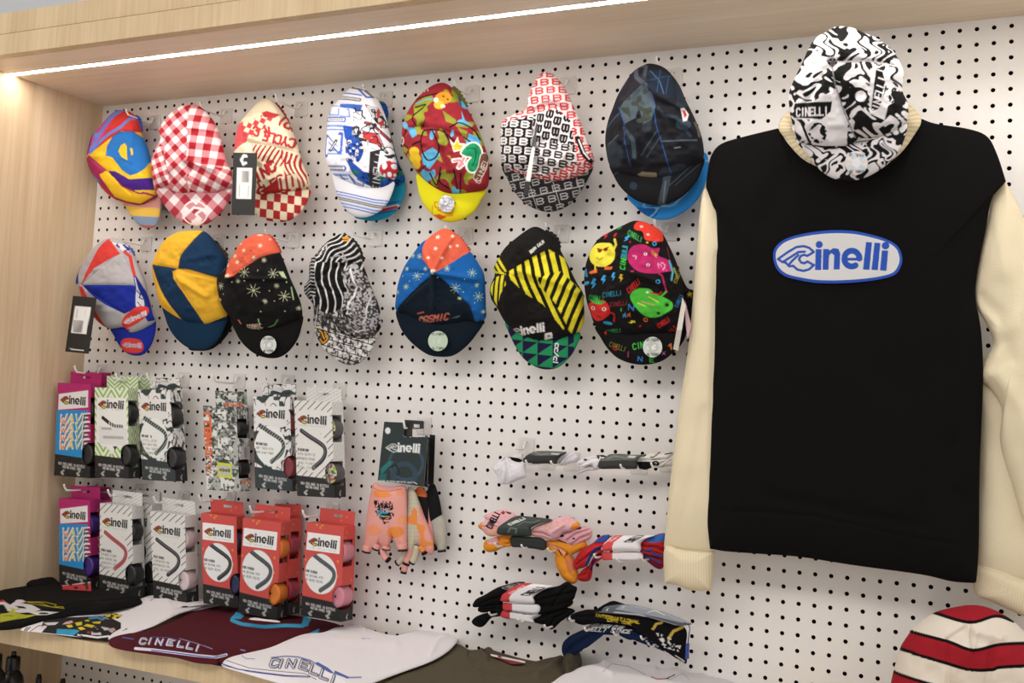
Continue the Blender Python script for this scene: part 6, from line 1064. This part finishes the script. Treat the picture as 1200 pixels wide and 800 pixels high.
# collar
cp_ = np.array([(915, 148), (924, 164), (940, 182), (965, 196), (995, 200), (1025, 196), (1050, 182), (1068, 160), (1077, 140), (1060, 122), (1030, 112), (995, 110), (960, 114), (930, 128)], float)
W1 = np.vstack([WY([q], -(.122 if i < 9 else .07))[0] for i, q in enumerate(cp_)]); cl = []
for i in range(len(W1)):
    for t in np.arange(8) / 8: cl.append(cr(W1[i - 1], W1[i], W1[(i + 1) % len(W1)], W1[(i + 2) % len(W1)], t))
cl = np.array(cl); cc_ = cl.mean(0); V = []; C = []; n_ = 10
for i, q in enumerate(cl):
    o_ = q - cc_; o_[1] = 0; o_ /= np.linalg.norm(o_)
    for k_ in range(n_):
        a = 2 * math.pi * k_ / n_; V.append(q - o_ * (.0075 + .0105 * math.cos(a)) + np.array([0, -1, 0]) * (.0035 * math.sin(a) + .002)); C.append(lin(CRM) if (i % 2) else lin('#c8b68f'))
N_ = len(cl); F = [(i * n_ + k_, i * n_ + (k_ + 1) % n_, ((i + 1) % N_) * n_ + (k_ + 1) % n_, ((i + 1) % N_) * n_ + k_) for i in range(N_) for k_ in range(n_)]
mesh_obj('collar', V, F, KNIT, sw, np.array(C))
# emblem
tfb = (895, 260, 6.857); bl = '#2c4fa8'
ov = [(75, 280), (90, 210), (150, 150), (250, 110), (400, 80), (560, 66), (720, 72), (860, 100), (1000, 145), (1080, 200), (1112, 280), (1105, 350), (1060, 420), (960, 455), (800, 480), (600, 493), (430, 490), (300, 470), (170, 435), (100, 370)]
ip = S([(x + (590 - x) * .042, y + (280 - y) * .115) for x, y in ov], 5)
patch('chest_emblem', ov, tfb, .105, .0012, paint(bl, ('p', ip, '#c9c8c8'), logo((115, 160), (895, 0), (0, 895), bl, line=15)), FAB, sw, 420, 120, (590, 280), p=8, wr=0, off=.0302, q=1, k=5, back=4)
hk = hook((1000, 100), .12, 'hook holding the sweatshirt behind the swirl cap', 'pegboard hooks', tip=False)

# ------------------------------------------------------------------ striped beanie
tf = (1035, 700, 7.273); rd, kk = '#97202a', '#141011'
bn = thing('knitted_beanie', WY([(1130, 790)], -.11)[0], 'cream knitted beanie with red and black stripes at the lower right corner', 'beanie')
sts = [[(430, 125), (740, 205), (960, 155), (1110, 200)], [(240, 285), (560, 360), (770, 430), (1000, 385), (1300, 380)], [(140, 425), (560, 540), (740, 590), (920, 592), (1000, 570), (1300, 562)], [(80, 620), (480, 725), (740, 790), (900, 800), (1300, 770)], [(40, 800), (480, 890), (740, 960), (1300, 930)]]
sm = [smooth_open(s, 5) for s in sts]
pf = paint('#dad0c2', ('p', [(430, 125), (740, 205), (960, 160), (1110, 200), (900, 20), (700, 20), (500, 60)], rd), ('p', list(sm[1]) + list(sm[2][::-1]), rd), ('p', list(sm[3]) + list(sm[4][::-1]), rd), *[('s', s, 26, kk) for s in sm])
patch('knit_body', [(750, 62), (640, 75), (520, 100), (430, 130), (330, 190), (240, 270), (180, 360), (145, 430), (110, 550), (85, 640), (60, 760), (40, 900), (30, 1100), (300, 1200), (700, 1230), (1200, 1200), (1500, 1100), (1500, 800), (1420, 600), (1330, 440), (1230, 320), (1110, 200), (980, 120), (860, 75)], tf, .105, .075, pf, KNIT, bn, 420, 140, (740, 560), p=2.6, bumps=[([(740, 70), (745, 210), (750, 420)], 8, -.003), ([(560, 350), (700, 260), (745, 215)], 22, -.005), ([(750, 230), (850, 290), (1000, 330)], 40, .006), ([(560, 400), (570, 700)], 20, -.003), ([(930, 400), (880, 700)], 30, -.004), ([(770, 430), (790, 360), (800, 300)], 20, .004)], wr=.003, wsc=150)
hook((1130, 735), .12, 'hook inside the striped beanie', 'pegboard hooks', tip=False)

# ------------------------------------------------------------------ folded T-shirts on the worktop
TG = 'folded T-shirts laid out on the worktop'
def tee(outl, tf, z, D, pf, label, center, bumps=(), mat=None, na=300, nr=80, wr=.002, p=6):
    px = np.array(center) / tf[2] + [tf[0], tf[1]]; w = WZ([px], z(px[None])[0] if callable(z) else z)[0]
    o = thing('folded_t_shirt', (w[0], w[1], ZS), label, 'T-shirt', TG)
    patch('folded_body', outl, tf, 0, D, pf, mat or FAB, o, na, nr, center, p=p, bumps=bumps, wr=wr * .5, wsc=160, zplane=z, back=.0 if False else .35, k=6)
    return o
# white at the far right
tf = (500, 730, 6.)
wp = paint('#e2dddf', ('s', [(1580, 375), (1620, 392), (1700, 388)], 8, '#b04a52'), ('s', [(1690, 386), (1745, 360)], 7, '#1c1c1c'), ('s', [(1240, 340), (1300, 280), (1420, 300), (1540, 360)], 5, '#a9a4ac'), ('s', [(1700, 400), (1800, 350), (1850, 400)], 4, '#b0abb0'))
o = tee([(880, 430), (950, 380), (1040, 345), (1130, 315), (1230, 300), (1290, 268), (1340, 275), (1450, 320), (1560, 345), (1700, 352), (1820, 350), (1960, 380), (2150, 425), (2300, 520), (2200, 640), (1500, 640), (900, 560), (820, 480)], tf, 1.0965, .014, wp, 'plain white folded shirt at the far right end of the worktop', (1500, 470), [([(1240, 330), (1290, 290), (1420, 310), (1600, 370)], 26, .008), ([(1050, 350), (1200, 370), (1300, 420)], 20, .004), ([(1700, 400), (1850, 370), (1950, 400)], 24, .005)], wr=.004, na=600, nr=110)
# olive
o = tee([(180, 150), (290, 190), (350, 192), (450, 180), (480, 200), (700, 262), (850, 280), (950, 245), (1010, 240), (1070, 230), (1090, 290), (1060, 340), (960, 390), (880, 440), (700, 560), (300, 620), (-300, 560), (-350, 460), (0, 270)], tf, 1.0925, .008, paint('#544c3d', ('s', [(300, 200), (290, 250), (330, 310), (420, 350), (600, 370), (800, 330)], 3, '#3c372c')), 'dark olive folded T-shirt with small white and red neck label, on the worktop', (420, 400), [([(450, 185), (385, 215), (380, 250), (420, 290)], 12, .008), ([(400, 200), (440, 240)], 16, -.006), ([(780, 400), (900, 320), (960, 260)], 26, .006), ([(300, 195), (290, 250), (340, 310), (480, 355), (700, 360)], 6, -.002)], wr=.003, na=700, nr=120)
patch('neck_label', [(456, 216), (520, 230), (600, 248), (688, 268), (686, 280), (640, 288), (590, 284), (530, 256), (457, 230)], tf, 0, .001, paint('#7a2426', ('s', [(450, 222), (520, 238), (690, 273)], 13, '#dcd8d4'), ('s', [(505, 234), (522, 238)], 12, '#5a2a30')), PAPER, o, 90, 14, zplane=1.1045, wr=0, p=8, k=4)
patch('sleeve_fold', [(960, 250), (1010, 230), (1065, 222), (1090, 280), (1080, 310), (1000, 350), (960, 330)], tf, 0, .022, paint('#443e31'), FAB, o, 80, 30, p=3, zplane=1.105, bumps=[([(1000, 330), (1080, 310)], 10, -.006)])
# white CINELLI
tf = (250, 700, 7.059)
cb = '#4c62a8'
Ll = []
for i, (ch, x, y) in enumerate(zip('CINELLI', (490, 555, 625, 735, 820, 905, 985), (510, 515, 515, 520, 560, 600, 640))):
    wd = 60 if ch != 'I' else 30
    for w_, c_, dx in ((28, '#2c2a2a', 0), (14, '#e4e2e4', 0), (6, cb, 5)):
        Ll += text(ch, (x + dx, y), (wd, 22 if i > 2 else 4), (-22, 62), w_, c_)
wpt = paint('#e6e1e4', ('s', [(480, 497), (600, 485), (700, 492), (800, 520), (900, 580), (960, 618), (1120, 665), (1220, 662)], 13, '#7d84b4'), ('s', [(860, 545), (940, 590), (975, 620)], 22, cb), ('s', [(1010, 618), (1110, 665)], 20, cb), ('s', [(235, 480), (270, 505), (340, 508)], 7, '#8a8fbc'), Ll,
   ('s', [(75, 548), (200, 592), (400, 622), (600, 648), (800, 655)], 9, '#2f4c9c'), ('s', [(110, 520), (300, 585), (600, 618), (760, 632), (850, 680)], 5, '#3a3838'), ('s', [(75, 560), (300, 615), (600, 655), (800, 665)], 4, '#38383c'), ('s', [(1490, 730), (1530, 705)], 10, '#6a74ac'), ('s', [(1250, 345), (1230, 330), (1300, 335)], 4, '#9d9ac4'))
o = tee([(75, 545), (110, 515), (200, 490), (450, 430), (720, 320), (900, 300), (1000, 262), (1070, 250), (1100, 235), (1180, 232), (1260, 255), (1420, 310), (1600, 330), (1750, 330), (1850, 255), (1990, 268), (2030, 330), (1960, 430), (1800, 530), (1500, 640), (1300, 720), (1160, 800), (700, 760), (560, 715), (300, 640), (90, 575)], tf, (lambda q: 1.0935 + .006 * np.clip((q[:, 0] - 270) / 60, 0, 1) + .005 * np.clip((q[:, 0] - 430) / 90, 0, 1)), .010, wpt, 'white folded T-shirt with arched striped CINELLI lettering along its front edge', (1000, 520), [([(850, 660), (1000, 705), (1150, 790)], 10, .004), ([(1180, 250), (1240, 270), (1250, 300)], 12, .006), ([(1800, 500), (1860, 400), (2000, 290)], 20, .006), ([(600, 420), (1000, 400), (1500, 430)], 40, .003)], na=900, nr=150, wr=.002)
# maroon
tf = (130, 690, 8.); LB2 = '#3d9cc4'; mo = '#4d1720'
Lm = []
for i, (ch, x, y) in enumerate(zip('CINELLI', (268, 345, 420, 525, 625, 710, 790), (462, 462, 468, 475, 492, 508, 528))):
    for w_, c_, dx in ((20, '#d0ccd4', 0), (6, '#5a6cb0', 7)): Lm += text(ch, (x + dx + 18, y), (52 if ch != 'I' else 26, 6), (-20, 50), w_, c_)
off8 = lambda P: [((250 + x / 7.059 - 130) * 8, (700 + y / 7.059 - 690) * 8) for x, y in P]
mp = paint(mo, Lm, ('s', [(230, 558), (400, 572), (600, 598), (800, 625), (960, 640), (1000, 640), (1080, 618)], 26, '#d4d0da'), ('s', [(380, 575), (600, 600), (800, 628), (960, 645), (1080, 622)], 10, '#3f5cae'), ('s', [(110, 455), (210, 470)], 9, '#5f6aa0'), ('s', [(370, 450), (520, 455), (640, 485)], 4, '#6a70a8'), ('s', [(640, 465), (800, 510), (950, 565)], 7, '#8a86b0'),
  ('s', off8([(215, 115), (160, 170), (155, 185), (230, 215), (330, 230), (430, 240), (600, 228), (740, 232), (790, 180)]), 34, LB2), ('p', off8([(185, 112), (260, 145), (225, 175), (170, 170)]), LB2), ('p', off8([(745, 150), (808, 160), (780, 235), (725, 240), (740, 190)]), LB2), ('s', off8([(300, 175), (380, 180), (540, 200)]), 9, '#d8d4d4'),
  ('s', off8([(630, 360), (740, 325), (830, 290), (872, 262)]), 12, LB2), ('p', off8([(800, 290), (870, 258), (872, 285), (850, 302), (780, 305)]), LB2), ('s', off8([(225, 432), (262, 440)]), 10, '#8c8cc0'))
o = tee([(-10, 478), (130, 452), (300, 430), (480, 360), (620, 300), (800, 200), (960, 155), (1050, 145), (1200, 165), *off8([(900, 150)]), *off8([(1020, 175), (1075, 235), (1000, 280), (700, 380), (420, 455), (280, 480), (180, 500), (100, 530), (60, 560)]), (1040, 690), (980, 705), (800, 690), (600, 640), (300, 600), (60, 560), (-10, 525)], tf, (lambda q: 1.0935 + 0 * q[:, 0]), .010, mp, 'maroon folded T-shirt with light blue collar and white striped CINELLI lettering', (700, 440), [([(400, 540), (700, 590), (1040, 620)], 14, .004), (off8([(600, 380), (800, 310), (1000, 260)]), 14, -.004), (off8([(170, 165), (330, 225), (700, 235), (790, 175)]), 12, .003)], na=900, nr=150, wr=.002)
# white graphic
tf = (0, 665, 6.667); 
gp_ = paint('#e2dddf', ('p', [(350, 395), (520, 388), (700, 380), (830, 372), (945, 430), (945, 475), (890, 505), (850, 540), (845, 565), (700, 555), (560, 530), (320, 505), (330, 440)], '#282625'),
  ('s', [(700, 395), (760, 388), (800, 405), (830, 385)], 16, '#3a8ab4'), ('s', [(785, 378), (850, 402)], 6, '#bf8f92'), ('p', [(815, 365), (880, 350), (960, 372), (920, 398), (850, 395)], '#2c2a20'), ('f', lambda x, y: inpoly(x, y, [(815, 365), (880, 350), (960, 372), (920, 398), (850, 395)]) & (noise(x, y, 15, 4) > .5), '#cdbb3a'),
  *[('p', P, '#d2c033') for P in ([(515, 450), (560, 445), (570, 465), (535, 470)], [(585, 430), (640, 422), (640, 448), (600, 455)], [(650, 455), (680, 440), (740, 452), (720, 470)], [(605, 470), (640, 462), (670, 480), (630, 490)], [(660, 410), (690, 405), (700, 418), (670, 420)], [(720, 425), (790, 418), (780, 438), (730, 435)])],
  ('p', [(485, 445), (510, 425), (560, 412), (572, 428), (540, 440)], '#c9a8a4'), ('p', [(445, 478), (600, 485), (622, 495), (570, 532), (440, 515)], '#3a94b8'), ('p', [(245, 500), (350, 450), (368, 460), (320, 508)], '#d6d2d4'), ('s', [(190, 490), (215, 465)], 8, '#2a2827'), ('s', [(205, 495), (235, 465)], 8, '#2a2827'), ('s', [(235, 498), (300, 455), (390, 445)], 6, '#7a3a3a'), ('p', [(340, 430), (460, 425), (430, 448), (370, 450)], '#d8d2d2'),
  ('s', [(610, 525), (660, 530), (760, 545), (850, 535)], 14, '#d6d2d4'), ('s', [(620, 520), (650, 540)], 6, '#3a1f1e'), ('f', lambda x, y: inpoly(x, y, [(670, 500), (760, 455), (900, 480), (860, 530), (700, 525)]) & (noise(x, y, 20, 5) > .55), '#c4bcbc'), ('e', 695, 505, 18, 8, '#9a3030'), ('p', [(840, 480), (890, 470), (905, 490), (860, 505)], '#b89a94'), ('e', 985, 482, 8, 4, '#333'), ('e', 965, 490, 8, 3, '#333'), ('s', [(975, 478), (1000, 474)], 3, '#555'),
  ('s', [(850, 560), (900, 540), (1050, 510), (1200, 460), (1400, 360), (1600, 300)], 5, '#7a6a98'), ('p', [(1410, 303), (1440, 296), (1470, 298), (1465, 308), (1430, 310)], '#222'), ('s', [(1175, 255), (1195, 240)], 4, '#444'))
o = tee([(160, 488), (250, 455), (400, 410), (560, 375), (800, 330), (1040, 285), (1100, 262), (1160, 230), (1250, 215), (1400, 225), (1560, 240), (1660, 268), (1730, 290), (1650, 290), (1560, 315), (1380, 370), (1200, 460), (1040, 515), (930, 545), (870, 568), (840, 560), (700, 550), (500, 528), (300, 505)], tf, (lambda q: 1.0945 + .013 * np.clip((q[:, 0] - 140) / 60, 0, 1)), .008, gp_, 'white folded T-shirt with a dark, yellow and blue graphic, next to the black one', (900, 430), [([(850, 560), (1000, 530), (1200, 470), (1500, 340)], 10, -.003), ([(1000, 300), (1300, 290)], 30, .003)], na=700, nr=130, wr=.002)
# black
bp_ = paint('#0e0d0d', ('p', [(-40, 265), (30, 262), (80, 290), (110, 268), (250, 290), (320, 330), (250, 350), (150, 355), (60, 340), (30, 290), (-40, 285)], '#cdc9c7'), ('p', S([(115, 262), (135, 250), (175, 250), (200, 265), (170, 275), (130, 273)], 3), '#cdc9c7'), ('p', [(115, 298), (150, 318), (210, 320), (190, 305), (150, 300)], '#0e0d0d'), ('p', [(-20, 262), (20, 248), (45, 262), (10, 272)], '#b83a3a'),
  ('p', [(0, 362), (60, 355), (90, 335), (100, 310), (120, 330), (110, 350), (200, 370), (290, 370), (200, 395), (100, 410), (0, 430)], '#a8a832'), ('s', [(25, 380), (60, 375), (100, 380)], 4, '#2a2a14'), ('s', [(80, 315), (100, 330), (150, 325)], 6, '#a8a832'), ('p', [(220, 350), (330, 340), (460, 348), (370, 370), (290, 372)], '#cdc9c7'), ('e', 340, 358, 40, 7, '#2a2814'), ('s', [(190, 262), (300, 290), (420, 310), (500, 318), (490, 305), (400, 308), (300, 270), (200, 266), (350, 268), (440, 290), (430, 300)], 5, '#a89a26'))
o = tee([(-60, 210), (20, 172), (120, 145), (200, 140), (260, 100), (330, 80), (400, 85), (440, 110), (470, 150), (700, 170), (900, 205), (1060, 235), (1105, 260), (1080, 290), (800, 340), (540, 380), (300, 430), (150, 470), (40, 485), (-80, 480), (-200, 420)], tf, (lambda q: 1.0945 + .016 * np.clip((q[:, 0] - 30) / 90, 0, 1)), .012, bp_, 'black folded T-shirt with yellow and white cartoon print, left end of the worktop', (400, 300), [([(210, 140), (280, 150), (450, 130)], 14, -.006), ([(150, 440), (400, 385), (560, 330), (1050, 275)], 10, -.005), ([(520, 370), (800, 300), (1080, 270)], 12, .004)], na=520, nr=110, wr=.003)
patch('sleeve_fold', [(205, 130), (250, 95), (330, 62), (400, 75), (450, 110), (470, 150), (350, 160), (240, 150)], tf, 0, .009, paint('#0d0c0c'), FAB, o, 80, 30, p=3, zplane=1.106)
nl = thing('cardboard_label', WZ([(89, 690)], 1.12)[0], 'small red and white card standing between the black T-shirt and the magenta box', 'label')
panel('card', [(485, 138), (705, 110), (712, 182), (490, 170)], (0, 665, 6.667), .15, .001, paint('#bf3a3c', ('s', [(485, 136), (705, 112)], 8, '#dcd4d4'), ('f', lambda x, y: noise(x, y, 26, 3) > .66, '#3a2420')), SLICK, nl, 30, 12)
tl = thing('neck_label', WZ([(310, 726)], 1.12)[0], 'thin white card slip lying at the collar of the maroon T-shirt', 'label')
patch('slip', off8([(300, 172), (345, 168), (380, 178), (540, 194), (535, 204), (400, 192), (310, 182)]), (130, 690, 8.), 0, .002, paint('#dcd8d8'), PAPER, tl, 60, 12, zplane=1.118, wr=0)

# ------------------------------------------------------------------ bottles under the worktop
def lathe(name, prof, c, mat, parent, n=40):
    V = [(c[0] + r * math.cos(2 * math.pi * k / n), c[1] + r * math.sin(2 * math.pi * k / n), c[2] + z) for r, z in prof for k in range(n)]
    F = [(i * n + k, i * n + (k + 1) % n, (i + 1) * n + (k + 1) % n, (i + 1) * n + k) for i in range(len(prof) - 1) for k in range(n)]
    F.append(tuple(range(n))[::-1]); F.append(tuple((len(prof) - 1) * n + k for k in range(n)))
    return mesh_obj(name, V, F, mat, parent)
BB = plain('black_bottle_plastic', '#1b1b1c', .32, .5)
def bottle(x, y, at, rb, label, zt, slim=False):
    w = WY([(x, y)], -at)[0]; h = w[2] - .79; o = thing('squeeze_bottle' if not slim else 'spray_nozzle_bottle', (w[0], w[1], .79), label, 'bottle', 'black bottles under the worktop')
    c = (w[0], w[1], .79)
    if not slim:
        lathe('bottle_body', [(rb * .9, 0), (rb, .004), (rb, h - .072), (rb * .97, h - .058), (rb * .85, h - .048), (rb * .62, h - .040), (rb * .52, h - .037), (rb * .52, h - .030)], c, BB, o)
        lathe('cap', [(rb * .58, h - .036), (rb * .60, h - .034), (rb * .57, h - .012), (rb * .54, h - .0105), (rb * .25, h - .010)], c, BLACKP, o)
        lathe('spout', [(rb * .22, h - .012), (rb * .22, h - .002), (rb * .18, h), (0.0005, h)], c, BLACKP, o, 20)
    else:
        lathe('bottle_body', [(.018, 0), (.019, .004), (.019, h - .06), (.012, h - .045), (.007, h - .035)], c, BB, o)
        lathe('nozzle', [(.0065, h - .036), (.0055, h - .006), (.0045, h - .005), (.0045, h - .001), (.001, h)], c, BLACKP, o, 20)
bottle(16.5, 763, .22, .0235, 'black squeeze bottle with ribbed cap under the worktop, whole cap visible', 0)
bottle(-5, 760, .285, .0235, 'black squeeze bottle cut off by the left edge of the photo', 0)
bottle(46, 789.5, .16, 0, 'slim black nozzle bottle in front of the wood panel under the worktop', 0, True)
bottle(74, 794.5, .12, 0, 'slim black nozzle bottle in front of the pegboard under the worktop', 0, True)
